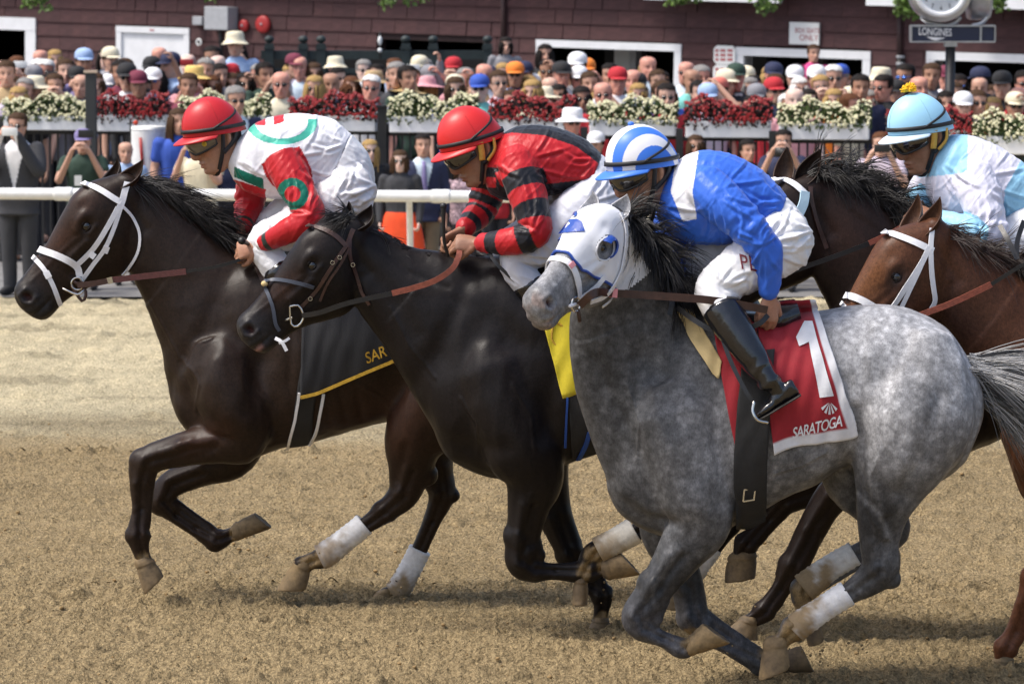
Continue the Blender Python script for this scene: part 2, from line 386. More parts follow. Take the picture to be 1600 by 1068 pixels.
def ear_mesh(base, tip, dyb, dyt, Y, wd, open_dir):
    """cupped leaf-shaped shell from base to tip, hollow side towards open_dir"""
    b, t = U(base[0], base[1], Y + dyb), U(tip[0], tip[1], Y + dyt); ax = t - b; L = np.linalg.norm(ax); ax /= L
    o = nrm(np.asarray(open_dir, float) - ax * (np.asarray(open_dir) @ ax)); sdv = np.cross(ax, o); V = []; F = []; m, n = 16, 13
    for layer, th in ((0, 0.0), (1, .007)):
        for i in range(m):
            s = i / (m - 1); r = wd * (.72 + .9 * s - .25 * s * s if s < .35 else 1.0 * (1 - ((s - .35) / .65) ** 1.9) + .004) * (1 if s >= .35 else .9 / .99)
            r = max(wd * (math.sin(math.pi * min(1, .22 + .78 * s) ** .9) ** .8 if s < .995 else .02), .003)
            half = R(118) * (1 - .55 * s); c = b + ax * L * s + o * (-.012 * math.sin(s * 3.1)) - o * (.02 * s * s)
            for j in range(n):
                a = -half + 2 * half * j / (n - 1); rr = max(r - th, .0008)
                V.append(c - o * rr * math.cos(a) + sdv * rr * math.sin(a))
    for i in range(m - 1):
        for j in range(n - 1):
            a = i * n + j; F.append((a, a + 1, a + n + 1, a + n)); a += m * n; F.append((a, a + n, a + n + 1, a + 1))
    for i in range(m - 1):
        for j in (0, n - 1):
            a = i * n + j; F.append((a, a + n, a + n + m * n, a + m * n))
    for j in range(n - 1): F.append(((m - 1) * n + j, (m - 1) * n + j + 1, (m - 1) * n + j + 1 + m * n, (m - 1) * n + j + m * n))
    return new_mesh('ear', V, F)
def strands(roots, dirs, L, r0, curl=.25, grav=.3, seed=0, seg=7, wind=(0, 0, 0), spread=.25, per=1, tuft=.010):
    """hair: locks of fine tapered three-sided hairs that run together and part towards the tips"""
    g = np.random.default_rng(seed); V = []; F = []; idx = []; o = 0
    ring = np.array([[math.cos(2.094 * j), math.sin(2.094 * j)] for j in range(3)]); t_ = np.linspace(0, 1, seg + 1)
    face = np.array([(i * 3 + j, i * 3 + (j + 1) % 3, (i + 1) * 3 + (j + 1) % 3, (i + 1) * 3 + j) for i in range(seg) for j in range(3)])
    for k in range(len(roots)):
        d = nrm(dirs[k] + g.normal(0, spread, 3)); ln = L[k] * (.6 + .55 * g.random()); pts = [roots[k] + g.normal(0, .006, 3)]; cur = g.normal(0, curl, 3)
        for s in range(seg):
            d = nrm(d + (np.array([0, 0, -grav]) + np.asarray(wind) + cur * math.sin(s / seg * 5 + k)) * (1.6 / seg)); pts.append(pts[-1] + d * ln / seg)
        pts = np.array(pts); T, N, B = frames(pts)
        for q in range(per):
            sh = g.normal(0, tuft, 3) * .6; fr = g.normal(0, tuft, 3) * 1.6; lk = .8 + .3 * g.random(); c = pts[0] + (pts - pts[0]) * lk + sh + fr * (t_ ** 2)[:, None]
            rr = (r0 * (.6 + .8 * g.random()) * (1 - t_ ** 1.8) + .0003)[:, None, None]
            V.append((c[:, None, :] + rr * (N[:, None, :] * ring[None, :, :1] * 1.3 + B[:, None, :] * ring[None, :, 1:] * .8)).reshape(-1, 3)); F.append(face + o); idx.append(np.full((seg + 1) * 3, k)); o += (seg + 1) * 3
    return np.vstack(V), [tuple(f) for f in np.vstack(F).tolist()], np.concatenate(idx)
def push(V, N, W, amt):
    return V + N * (W * amt)[:, None]

class Drape:
    """lays points, straps and cloth on the near (or far) flank of a body"""
    def __init__(s, me, Y): s.b = bvh_of(me); s.Y = Y
    def pt(s, px, py, off=.006, far=False, default=None):
        Yp = s.Y
        for it in range(2):
            o = U(px, py, Yp); o = o.copy(); o[1] = s.Y + (1.2 if far else -1.2)
            h = s.b.ray_cast(Vector(o), Vector((0, -1 if far else 1, 0)), 2.4)
            if h[0] is None: break
            Yp = h[0].y
        if h[0] is None:
            n = s.b.find_nearest(Vector(U(px, py, s.Y + (default if default is not None else (.1 if far else -.1)))))
            p, nn = np.array(n[0]), np.array(n[1]); q = U(px, py, p[1]); return q + nn * off, nn
        return np.array(h[0]) + np.array(h[1]) * off, np.array(h[1])
    def line(s, pts, k=6, off=.006, far=False):
        q = catmull(np.array(pts, float), k); r = [s.pt(a, b, off, far) for a, b in q]
        P = np.array([x[0] for x in r]); N = np.array([x[1] for x in r]); 
        for it in range(2):
            P[1:-1] = (P[:-2] + 2 * P[1:-1] + P[2:]) / 4; N[1:-1] = (N[:-2] + 2 * N[1:-1] + N[2:]) / 4
        return P, nrm(N)
    def strap(s, pts, wd, off=.006, th=.0025, far=False, k=6):
        P, N = s.line(pts, k, off, far); T = nrm(np.gradient(P, axis=0)); return ribbon(P, np.cross(T, N), wd, th)
    def band(s, pts, wd, off=.006, th=.0025, k=6):
        """near side, then round the front edge and back along the far side"""
        P, N = s.line(pts, k, off); P2, N2 = s.line(pts, k, off, True)
        m = (P[0] + P2[0]) / 2; fn = nrm((P[0] - P[3]) + (P2[0] - P2[3])); mid = m + fn * np.linalg.norm(P[0] - P2[0]) * .16
        PP = np.vstack([P[::-1], mid, P2]); NN = np.vstack([N[::-1], fn, N2])
        PP = catmull(PP[::2] if len(PP) % 2 else PP, 2); NN = nrm(catmull(NN[::2] if len(NN) % 2 else NN, 2))
        T = nrm(np.gradient(PP, axis=0)); return ribbon(PP, np.cross(T, NN), wd, th)

M_HOOF = mat('hoof_horn', attr='col', rough=.75, noise=(40, .3), bump=(60, .5))
M_EYE = mat('horse_eye', (.006, .004, .003), .06, coat=1)
M_WHITE_STRAP = mat('white_strap', (.78, .78, .80), .5, noise=(60, .05), bump=(90, .25))
M_STEEL = mat('bit_steel', (.62, .6, .55), .22, metal=1)
M_BANDAGE = mat('bandage_cloth', attr='col', rough=.9, noise=(50, .12), bump=(120, .4))
M_BLACK_LEATHER = mat('black_leather', (.012, .011, .011), .38, noise=(30, .3), bump=(80, .3))
M_BROWN_LEATHER = mat('brown_leather', (.05, .022, .016), .42, noise=(30, .3), bump=(80, .3))
M_RED_RUBBER = mat('rein_rubber', (.22, .055, .03), .55, noise=(60, .25), bump=(250, .6))
M_DKRED_RUBBER = mat('rein_rubber_dark', (.085, .022, .02), .5, noise=(60, .25), bump=(250, .6))
MUD = np.array([.25, .17, .08])

def build_horse(name, label, Y, torso, neck, hf, legs, ears, coat, mane=None, tail=None, sculpt=(), hoof_col=(.09, .065, .04), voxel=.009, nk=1.0, dapple=0.0):
    """legs: dicts with ch (chain), hoof (quad), dy, wrap (bandage chain or None)"""
    g0 = U(torso[len(torso) // 2][0][0], 900, Y); root = thing(name, label, 'horse', (g0[0], Y, 0), group='galloping racehorses')
    parts = [loft([prof(t, b, w_, Y, 0, 2.35) for t, b, w_ in torso], 30, 4)]
    ns = [prof(s[0], s[1], s[2], Y, s[3] if len(s) > 3 else 0, 2.1, -.1) for s in neck]
    parts.append(loft(ns, 26, 4)); parts.append(head_loft(hf))
    for i, lg in enumerate(legs):
        lg.setdefault('hind', i >= 2)
        parts.append(limb([c if c[3] > 16 or j < 4 else (c[0], c[1], c[2], c[3] * .93) for j, c in enumerate(lg['ch'])], Y, lg.get('flat', .84))); parts += leg_bones(lg, Y)
    me = fuse(name + '_body', parts, voxel, 3, -.3)
    V = getV(me); q = W2H(hf, V); hd = (q[:, 0] > .12) & (np.abs(q[:, 2]) < .2) & (np.abs(q[:, 1]) < .42) & (q[:, 0] < .9)
    laplace(me, 22, .6, -.10, np.where(hd, .12, .12 + .88 * sstep(.78, 1.0, V[:, 2])))
    # ---- modelling of head and muscles
    V = getV(me); N = getN(me); q = W2H(hf, V); u, v, w_ = q[:, 0], q[:, 1], np.abs(q[:, 2]); A = hf['s']
    onh = (u > -.02) & (u < .85) & (w_ < .2) & (np.abs(v) < .5)
    g = lambda cu, cv, ru, rv=None: np.where(onh, np.exp(-((u - cu) / ru) ** 2 - ((v - cv) / (rv or ru)) ** 2), 0) * sstep(.02, .05, w_)
    def rid(pts, r): return np.where(onh, near_line(np.column_stack([u, v]), pts, r)[0], 0) * sstep(.02, .05, w_)
    D = .009 * rid([(.235, .012), (.275, .016), (.315, -.005)], .020) - .020 * g(.275, -.032, .027, .020) + .006 * rid([(.25, -.065), (.29, -.066)], .012)
    D += -.008 * g(.205, .045, .032, .026) + .009 * rid([(.335, -.075), (.48, -.055)], .016) - .010 * rid([(.36, -.125), (.5, -.115)], .028)
    D += -.030 * g(.728, .000, .017, .024) + .012 * rid([(.705, -.035), (.745, -.032), (.762, 0), (.745, .035), (.705, .03)], .011)
    D += -.010 * rid([(.80, -.072), (.74, -.09), (.675, -.098)], .006) + .006 * rid([(.79, -.05), (.73, -.065)], .014) + .006 * rid([(.78, -.11), (.72, -.125)], .016)
    D += -.008 * rid([(.16, -.26), (.22, -.30), (.30, -.325)], .02) - .009 * rid([(.04, -.07), (.09, -.19), (.12, -.27)], .026) + .008 * g(.26, -.2, .09, .07)
    D += .004 * rid([(.34, -.03), (.42, -.01), (.55, .01), (.66, .03)], .008) + .003 * rid([(.40, -.06), (.44, -.10), (.50, -.13)], .005)
    V = V + N * (D * A)[:, None]; setV(me, V); N = getN(me)
    p2 = PX(V); face = np.clip(-N[:, 1] * 1.6, 0, 1) * (V[:, 1] < Y + .03)
    sculpt = list(sculpt)
    if True:
        E = np.zeros(len(V))
        for lg in legs:
            ch = lg['ch']; far = lg['dy'] > 0; side = (V[:, 1] > Y) if far else (V[:, 1] < Y)
            for i in range(3, len(ch) - 1):
                a, b = np.array(ch[i][:2]), np.array(ch[i + 1][:2]); r = min(ch[i][3], ch[i + 1][3]); t = nrm(b - a); nn = np.array([-t[1], t[0]])
                sgn = 1 if nn[0] > 0 else -1
                if r < 17: sculpt.append(([a + nn * sgn * r * .15, b + nn * sgn * r * .15], 3.4, -.0085, side)); sculpt.append(([a - nn * sgn * r * .5, b - nn * sgn * r * .5], 4, .003, side))
                elif r < 34: sculpt.append(([a + nn * sgn * r * .25, b], 5, -.008, side)); sculpt.append(([a - nn * sgn * r * .3, b - nn * sgn * r * .3], 7, .007, side))
                if 16.5 <= ch[i][3] <= 31 and ch[i][3] > ch[i + 1][3] * 1.12: sculpt.append(([a, a + nn * .1], ch[i][3] * .45, .006, side)); sculpt.append(([a - nn * r * .7, a - nn * r * .7 + .1], ch[i][3] * .3, .004, side))
        sculpt = [(x if len(x) == 4 else x + (True,)) for x in sculpt]
        for pts, r, amt, sd_ in sculpt:
            E += sd_ * amt * 1.35 * near_line(p2, pts, r)[0]
        V = V + N * (E * np.clip(-N[:, 1] * 1.6, 0, 1) * ((V[:, 1] < Y + .03) | (V[:, 2] < .8)))[:, None]
    V = V + N * ((.0075 * (1 - 2 * np.abs(fbm(V, (5, 5, 3.5), 2, 5))) + .0034 * fbm(V, (13, 13, 9), 2, 15)) * np.where(onh, .25, sstep(.5, .9, V[:, 2]) * .75 + .25) + .0012 * fbm(V, (30, 30, 22), 2, 8))[:, None]
    setV(me, V); laplace(me, 1, .4, 0); V = getV(me); p2 = PX(V)
    C = coat(V, p2, q, onh)
    nos = np.clip(g(.728, .0, .013, .019) * 1.3, 0, 1)[:, None]; C = C * (1 - nos) + np.array([.045, .014, .012]) * nos
    vcol(me, np.clip(C, 0, 1), alpha=dapple)
    drape = Drape(me, Y); body = child('body', me, M_COAT, root)
    # ---- eyes, ears
    for sg in (-1, 1):
        c = H2W(hf, (.275, -.030, sg * .088)); child('eye', new_mesh('eye', *ball(c, .026 * A, 16)), M_EYE, root)
        V1 = []
        for up in (1, -1):  # eyelids
            P = [H2W(hf, (.275 + .034 * math.cos(a), -.030 + up * (.021 if up > 0 else .016) * math.sin(a), sg * (.108 - .014 * abs(math.cos(a))))) for a in np.linspace(0, math.pi, 9)]
            V1.append(tube(P, .0075 * A, 8, 2))
        ml = new_mesh('eyelid', *join(V1)); vcol(ml, np.tile(C[np.argmin(np.linalg.norm(V - c, axis=1))] * .5, (len(ml.vertices), 1))); child('eyelid', ml, M_COAT, root)
    for e in ears:
        ml = ear_mesh(e['base'], e['tip'], e['dyb'], e['dyt'], Y, e.get('w', .04), e.get('open', (-.6, -.8, 0)))
        b = U(*e['base'], Y + e['dyb']); cc = np.array(e.get('col', (.02, .012, .009))); t = np.linalg.norm(getV(ml) - b, axis=1) / .2
        vcol(ml, cc[None] * (1.15 - .5 * np.clip(t, 0, 1))[:, None]); child('ear', ml, M_COAT, root)
    # ---- hooves and bandages
    for lg in legs:
        if 'hoof' in lg:
            mh = hoof_mesh(lg['hoof'], lg['dy'], Y); Vh = getV(mh); k = np.clip(.5 + .9 * fbm(Vh, 14, 3, int(lg['hoof'][0][0])), 0, 1)[:, None] ** .8 * lg.get('mud', .85)
            vcol(mh, np.array(hoof_col) * (1 - k) + MUD * k); child('hoof', mh, M_HOOF, root)
        if lg.get('wrap'):
            ch = lg['wrap']; P = np.array([U(c[0], c[1], Y + c[2]) for c in ch]); r = np.array([c[3] for c in ch]) * Y / FPX + .012
            mb = new_mesh('bandage', *tube(P, r, 24, 12, .86, False)); Vb = getV(mb); Nb = getN(mb); dd, t = seg_dist(Vb, P)
            setV(mb, Vb + Nb * (.0022 * np.sin(t * 60 + Vb[:, 1] * 30) + .0015 * fbm(Vb, 40, 2, 2))[:, None])
            dirt = np.clip(sstep(.22, .95, t + .55 * fbm(Vb, 30, 3, 4)) * (.25 + lg.get('dirt', .8)) + .15 * np.clip(fbm(Vb, 40, 3, 9), 0, 1), 0, .95)
            wc = np.array(lg.get('wcol', (.74, .74, .75))); vcol(mb, wc * (1 - dirt[:, None]) + MUD * 1.05 * dirt[:, None]); child('leg_bandage', mb, M_BANDAGE, root)
    # ---- hair
    if mane:
        Vm, Fm, ix = strands(**mane['s']); mm = new_mesh('mane', Vm, Fm); cc = np.array(mane['col'])
        f = (.7 + .7 * np.random.default_rng(3).random(ix.max() + 1))[ix]; vcol(mm, cc * f[:, None]); child('mane', mm, M_HAIR, root)
    if tail:
        Vm, Fm, ix = strands(**tail['s']); mm = new_mesh('tail', Vm, Fm); rr = np.random.default_rng(4).random(ix.max() + 1)
        c0, c1 = np.array(tail['col'][0]), np.array(tail['col'][1]); f = (rr ** tail.get('pw', 1))[ix][:, None]; vcol(mm, c0 * (1 - f) + c1 * f); child('tail', mm, M_HAIR, root)
    return root, body, me, drape

def coat_material():
    m = bpy.data.materials.new('horse_coat'); m.use_nodes = True; t = m.node_tree; b = t.nodes['Principled BSDF']; L = t.links.new
    a = t.nodes.new('ShaderNodeAttribute'); a.attribute_name = 'col'; tc = t.nodes.new('ShaderNodeTexCoord')
    mp = t.nodes.new('ShaderNodeMapping'); mp.inputs['Scale'].default_value = (1, 1, .45); L(tc.outputs['Object'], mp.inputs[0])
    n1 = t.nodes.new('ShaderNodeTexNoise'); n1.inputs['Scale'].default_value = 190; n1.inputs['Detail'].default_value = 3; L(mp.outputs[0], n1.inputs['Vector'])
    n2 = t.nodes.new('ShaderNodeTexNoise'); n2.inputs['Scale'].default_value = 62; n2.inputs['Detail'].default_value = 5; L(tc.outputs['Object'], n2.inputs['Vector'])
    ad = t.nodes.new('ShaderNodeMath'); ad.operation = 'ADD'; L(n1.outputs[0], ad.inputs[0]); L(n2.outputs[0], ad.inputs[1])
    mr = t.nodes.new('ShaderNodeMapRange'); L(ad.outputs[0], mr.inputs[0]); mr.inputs[1].default_value = .7; mr.inputs[2].default_value = 1.3; mr.inputs[3].default_value = .66; mr.inputs[4].default_value = 1.34
    sc = t.nodes.new('ShaderNodeVectorMath'); sc.operation = 'SCALE'; L(a.outputs['Color'], sc.inputs[0]); L(mr.outputs[0], sc.inputs['Scale']); L(sc.outputs[0], b.inputs['Base Color'])
    nw = t.nodes.new('ShaderNodeTexNoise'); nw.inputs['Scale'].default_value = 9; nw.inputs['Detail'].default_value = 3; L(tc.outputs['Object'], nw.inputs['Vector'])
    wv = t.nodes.new('ShaderNodeVectorMath'); wv.operation = 'MULTIPLY_ADD'; L(nw.outputs['Color'], wv.inputs[0]); wv.inputs[1].default_value = (.06, .06, .06); L(tc.outputs['Object'], wv.inputs[2])
    vo = t.nodes.new('ShaderNodeTexVoronoi'); vo.feature = 'SMOOTH_F1'; vo.inputs['Scale'].default_value = 26; vo.inputs['Smoothness'].default_value = .5; L(wv.outputs[0], vo.inputs['Vector'])
    m2 = t.nodes.new('ShaderNodeMapRange'); L(vo.outputs['Distance'], m2.inputs[0]); m2.inputs[1].default_value = .12; m2.inputs[2].default_value = .62; m2.inputs[3].default_value = 1.42; m2.inputs[4].default_value = .66
    mf = t.nodes.new('ShaderNodeMix'); L(a.outputs['Alpha'], mf.inputs[0]); mf.inputs[2].default_value = 1.0; L(m2.outputs[0], mf.inputs[3])
    ml = t.nodes.new('ShaderNodeMath'); ml.operation = 'MULTIPLY'; L(mr.outputs[0], ml.inputs[0]); L(mf.outputs[0], ml.inputs[1]); L(ml.outputs[0], sc.inputs['Scale'])
    bp = t.nodes.new('ShaderNodeBump'); bp.inputs['Strength'].default_value = .45; bp.inputs['Distance'].default_value = .002; L(n1.outputs[0], bp.inputs['Height']); L(bp.outputs[0], b.inputs['Normal'])
    b.inputs['Roughness'].default_value = .41; b.inputs['Specular IOR Level'].default_value = .19
    return m
M_COAT = coat_material()
M_HAIR = mat('horse_hair', attr='col', rough=.38, spec=.5)
def limb_c(V, p2, pts, r): return near_line(p2, pts, r)[0]
def mixc(C, col, m): return C * (1 - m[:, None]) + np.array(col) * m[:, None]

def mud_on(C, V, p2, spots, r=22, amt=.9):
    nz = fbm(V, 26, 3, 77)
    for (x, y) in spots:
        d = np.hypot(p2[:, 0] - x, p2[:, 1] - y); m = np.clip(1 - d / r + .55 * nz, 0, 1); m = sstep(.15, .6, m) * amt * (d < r * 1.6); C = mixc(C, MUD * .95, m)
    return C
YA, YB, YC, YD, YE = 18.93, 18.0, 16.62, 17.2, 17.9
# ------------------------------------------------------------------ A: dark bay with white bridle
def coat_a(V, p2, q, onh):
    C = np.tile(np.array([.0205, .0122, .0085]), (len(V), 1)); x, y = p2[:, 0], p2[:, 1]
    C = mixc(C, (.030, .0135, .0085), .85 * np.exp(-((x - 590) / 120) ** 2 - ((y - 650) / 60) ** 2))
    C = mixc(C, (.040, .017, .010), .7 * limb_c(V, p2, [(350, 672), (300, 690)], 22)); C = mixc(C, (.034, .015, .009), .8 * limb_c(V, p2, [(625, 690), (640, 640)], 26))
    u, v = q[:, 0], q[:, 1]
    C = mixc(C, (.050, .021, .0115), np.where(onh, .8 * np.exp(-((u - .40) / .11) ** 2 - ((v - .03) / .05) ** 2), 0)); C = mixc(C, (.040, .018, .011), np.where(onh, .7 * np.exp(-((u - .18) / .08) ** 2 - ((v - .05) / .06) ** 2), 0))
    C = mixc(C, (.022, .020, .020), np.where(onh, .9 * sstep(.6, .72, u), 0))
    return mud_on(C * (1 + .18 * fbm(V, 8, 3, 3))[:, None], V, p2, [(500, 870), (484, 878), (618, 922), (224, 872), (372, 832)], 20, .85)
torso_a = [((262, 590), (268, 625), .06), ((285, 540), (285, 662), .15), ((330, 450), (330, 700), .21), ((380, 408), (385, 716), .24), ((440, 402), (440, 700), .265), ((500, 418), (505, 684), .28),
           ((560, 422), (560, 668), .29), ((620, 412), (620, 655), .28), ((675, 402), (680, 670), .275), ((730, 410), (735, 680), .26), ((772, 440), (772, 650), .22), ((795, 490), (795, 605), .14), ((803, 520), (802, 570), .06)]
neck_a = [((400, 402), (292, 650), .19), ((362, 388), (262, 600), .16), ((320, 356), (254, 548), .13), ((275, 318), (238, 500), .105), ((235, 288), (216, 452), .092), ((200, 276), (196, 410), .085)]
hf_a = head_frame((178, 275), 126.2, 7, 1.0, YA, -.02)
legs_a = [
    dict(dy=-.13, ch=[(345, 560, -.13, 62), (372, 640, -.16, 60), (378, 683, -.16, 42), (335, 692, -.15, 32), (285, 702, -.14, 26), (228, 722, -.13, 22), (219, 755, -.13, 17), (219, 795, -.13, 14), (216, 836, -.13, 18), (222, 866, -.13, 13.5), (228, 882, -.13, 15)],
         hoof=[(209, 882), (226, 929), (256, 900), (244, 876)], mud=.7),
    dict(dy=.13, ch=[(355, 560, .13, 60), (372, 650, .14, 52), (365, 712, .14, 36), (315, 735, .13, 25), (266, 757, .13, 22), (254, 783, .13, 20), (275, 806, .13, 14), (305, 826, .13, 13), (338, 843, .13, 17), (358, 836, .13, 13), (374, 830, .13, 15)],
         hoof=[(379, 843), (425, 824), (398, 801), (367, 814)], mud=.5),
    dict(dy=-.13, ch=[(720, 520, -.13, 85), (700, 610, -.16, 82), (650, 682, -.16, 52), (640, 735, -.14, 34), (630, 772, -.13, 25), (600, 800, -.13, 18), (560, 828, -.13, 14.5), (505, 869, -.13, 17), (486, 876, -.13, 14), (470, 885, -.13, 17)],
         hoof=[(455, 878), (432, 921), (478, 921), (488, 890)], wrap=[(570, 818, -.13, 15), (540, 842, -.13, 15), (512, 864, -.13, 17), (500, 870, -.13, 16)], dirt=.55, mud=1),
    dict(dy=.13, ch=[(720, 520, .13, 80), (715, 620, .15, 72), (672, 690, .15, 50), (680, 735, .14, 30), (690, 772, .13, 22), (674, 815, .13, 15.5), (650, 868, .13, 13.5), (627, 912, .13, 16), (612, 925, .13, 13), (600, 930, .13, 14)],
         hoof=[(588, 924), (568, 941), (618, 941), (616, 922)], wrap=[(656, 858, .13, 14.5), (640, 890, .13, 14.5), (624, 918, .13, 16), (614, 926, .13, 14)], dirt=.7, mud=1)]
ears_a = [dict(base=(187, 290), tip=(219, 246), dyb=-.07, dyt=-.09, w=.05, col=(.035, .018, .012), open=(-.75, -.6, 0)), dict(base=(165, 290), tip=(178, 244), dyb=.06, dyt=.075, w=.05, col=(.026, .014, .010), open=(-.75, -.6, .2))]
g = np.random.default_rng(21); crest = catmull(np.array([(196, 276), (235, 285), (280, 312), (325, 352), (370, 388)]), 40); n_ = 340
ii = g.integers(0, len(crest), n_); rt = np.array([U(crest[i][0], crest[i][1] + 5, YA + g.normal(0, .02)) for i in ii])
dirs = np.array([(1.0 + .2 * g.normal(), .22 * g.normal() - .05, -.12 + .22 * g.normal()) for i in ii])
mane_a = dict(s=dict(roots=rt, dirs=dirs, L=.30 - .10 * np.abs(ii / len(crest) - .45), r0=.0016, curl=.18, grav=.42, seed=3, spread=.10, per=7), col=(.009, .0075, .008))
sc_a = [([(300, 560), (350, 520), (400, 560)], 26, -.012), ([(345, 480), (300, 610)], 16, -.010), ([(390, 640), (410, 560), (430, 480)], 18, -.012), ([(262, 600), (300, 640), (345, 668)], 14, -.012), ([(340, 600), (360, 650)], 30, .014),
        ([(300, 690), (250, 706)], 7, .006), ([(330, 705), (270, 722)], 5, -.006), ([(216, 780), (215, 820)], 4, -.004), ([(560, 640), (640, 600)], 20, -.008), ([(632, 700), (622, 750)], 8, -.007), ([(470, 560), (470, 660)], 30, .006)] + [(p, 2.2, .004) for p in ([(330, 690), (290, 700), (255, 708)], [(285, 560), (310, 600), (305, 640)], [(400, 600), (430, 640), (440, 680)], [(235, 470), (262, 520), (280, 560)], [(560, 600), (600, 625), (615, 645)])] + [([(430 + 26 * i, 520), (426 + 26 * i, 600), (436 + 26 * i, 655)], 6, -.004) for i in range(1, 6)]
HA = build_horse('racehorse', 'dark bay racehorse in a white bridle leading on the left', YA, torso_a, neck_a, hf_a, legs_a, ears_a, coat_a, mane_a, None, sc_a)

# ------------------------------------------------------------------ B: near black
def coat_b(V, p2, q, onh):
    C = np.tile(np.array([.0100, .0076, .0074]), (len(V), 1)); u, v = q[:, 0], q[:, 1]
    C = mixc(C, (.038, .018, .011), np.where(onh, .8 * np.exp(-((u - .46) / .12) ** 2 - ((v - .01) / .06) ** 2), 0)); C = mixc(C, (.020, .014, .012), np.where(onh, .8 * np.exp(-((u - .17) / .1) ** 2 - ((v - .04) / .07) ** 2), 0))
    C = mixc(C, (.024, .022, .023), np.where(onh, .9 * sstep(.6, .72, u), 0)); C = mixc(C, (.28, .15, .13), np.where(onh, .9 * sstep(.735, .76, u) * np.exp(-((v + .098) / .012) ** 2), 0))
    return mud_on(C * (1 + .18 * fbm(V, 8, 3, 13))[:, None], V, p2, [(926, 866), (912, 890), (938, 972), (946, 886)], 20, .8)
torso_b = [((690, 500), (672, 655), .16), ((715, 440), (700, 712), .21), ((770, 402), (760, 743), .24), ((830, 400), (830, 750), .265), ((890, 412), (895, 722), .28), ((960, 420), (965, 700), .29),
           ((1020, 415), (1030, 690), .28), ((1080, 410), (1090, 700), .275), ((1140, 425), (1150, 700), .25), ((1185, 470), (1190, 660), .2), ((1207, 530), (1207, 600), .1)]
neck_b = [((770, 400), (695, 700), .20), ((720, 396), (660, 640), .17), ((680, 392), (630, 590), .14), ((640, 386), (606, 552), .115), ((602, 364), (582, 518), .098), ((566, 346), (556, 478), .088)]
hf_b = head_frame((535, 341), 130.3, 4, .93, YB, -.02)
legs_b = [
    dict(dy=-.13, ch=[(770, 570, -.13, 66), (815, 690, -.16, 62), (835, 745, -.16, 48), (826, 790, -.15, 34), (818, 835, -.14, 27), (815, 878, -.13, 25), (838, 891, -.13, 18), (868, 892, -.13, 14.5), (915, 894, -.13, 18), (938, 889, -.13, 14), (950, 886, -.13, 16)],
         hoof=[(956, 907), (1001, 897), (968, 862), (942, 868)], mud=1),
    dict(dy=.13, ch=[(790, 570, .13, 64), (830, 690, .15, 58), (850, 760, .14, 40), (868, 808, .13, 28), (892, 862, .13, 22), (908, 893, .13, 15), (925, 916, .13, 15), (941, 928, .13, 17), (939, 955, .13, 13), (938, 968, .13, 14)],
         hoof=[(924, 968), (916, 990), (958, 990), (953, 968)], mud=.6),
    dict(dy=-.13, ch=[(1120, 520, -.13, 85), (1105, 610, -.16, 80), (1070, 700, -.16, 54), (1085, 750, -.14, 34), (1085, 785, -.13, 25), (1045, 808, -.13, 18), (1000, 828, -.13, 15), (930, 862, -.13, 18), (916, 884, -.13, 14), (908, 900, -.13, 15)],
         hoof=[(896, 905), (893, 944), (918, 944), (920, 908)], wrap=[(992, 828, -.13, 18), (962, 845, -.13, 17), (934, 860, -.13, 18)], dirt=.6, wcol=(.66, .63, .56), mud=.9),
    dict(dy=.13, ch=[(1120, 520, .13, 80), (1115, 620, .15, 72), (1120, 700, .15, 50), (1145, 760, .14, 30), (1150, 800, .13, 22), (1125, 840, .13, 16), (1095, 872, .13, 15), (1072, 905, .13, 17), (1062, 922, .13, 14)],
         hoof=[(1050, 922), (1040, 950), (1075, 952), (1078, 926)], wrap=[(1112, 852, .13, 16), (1095, 875, .13, 16), (1078, 900, .13, 17)], dirt=.3)]
ears_b = [dict(base=(557, 355), tip=(575, 318), dyb=-.06, dyt=-.08, w=.05, col=(.018, .012, .011), open=(-.75, -.6, 0)), dict(base=(532, 356), tip=(539, 313), dyb=.06, dyt=.07, w=.05, col=(.014, .010, .010), open=(-.75, -.6, .2))]
g = np.random.default_rng(22); crest = catmull(np.array([(555, 345), (600, 366), (645, 390), (700, 395), (770, 402)]), 40); n_ = 260
ii = g.integers(0, len(crest), n_); rt = np.array([U(crest[i][0], crest[i][1] + 5, YB + g.normal(0, .02)) for i in ii])
dirs = np.array([(.9 + .2 * g.normal(), .5 + .3 * g.normal(), -.35 + .15 * g.normal()) for i in ii])
fl_r = np.array([U(541 + g.normal(0, 8), 340 + g.normal(0, 4), YB - .02 + g.normal(0, .04)) for i in range(90)]); fl_d = np.array([(-.55 + .3 * g.normal(), -.2 * g.random(), -.25 + .3 * g.normal()) for i in range(90)])
mane_b = dict(s=dict(roots=np.vstack([rt, fl_r]), dirs=np.vstack([dirs, fl_d]), L=np.concatenate([np.full(n_, .12), np.full(90, .13)]), r0=.0016, curl=.2, grav=.5, seed=5, spread=.12, per=6), col=(.008, .0072, .008))
sc_b = [([(700, 560), (760, 500), (820, 540)], 28, -.012), ([(650, 600), (720, 480)], 18, -.010), ([(850, 680), (870, 580), (860, 480)], 18, -.012), ([(690, 690), (740, 700), (790, 700)], 16, -.010), ([(760, 640), (790, 700)], 34, .014),
        ([(820, 780), (812, 850)], 9, .006), ([(838, 790), (830, 850)], 6, -.006), ([(565, 420), (610, 460), (650, 520)], 16, -.006), ([(590, 380), (640, 425), (700, 450)], 5, -.004)] + [(p, 2.2, .004) for p in ([(720, 620), (750, 660), (745, 710)], [(800, 600), (830, 650), (835, 700)], [(610, 480), (640, 540), (680, 590)], [(830, 770), (822, 820)])]
HB = build_horse('racehorse', 'near black racehorse in a dark leather bridle in the middle', YB, torso_b, neck_b, hf_b, legs_b, ears_b, coat_b, mane_b, None, sc_b)

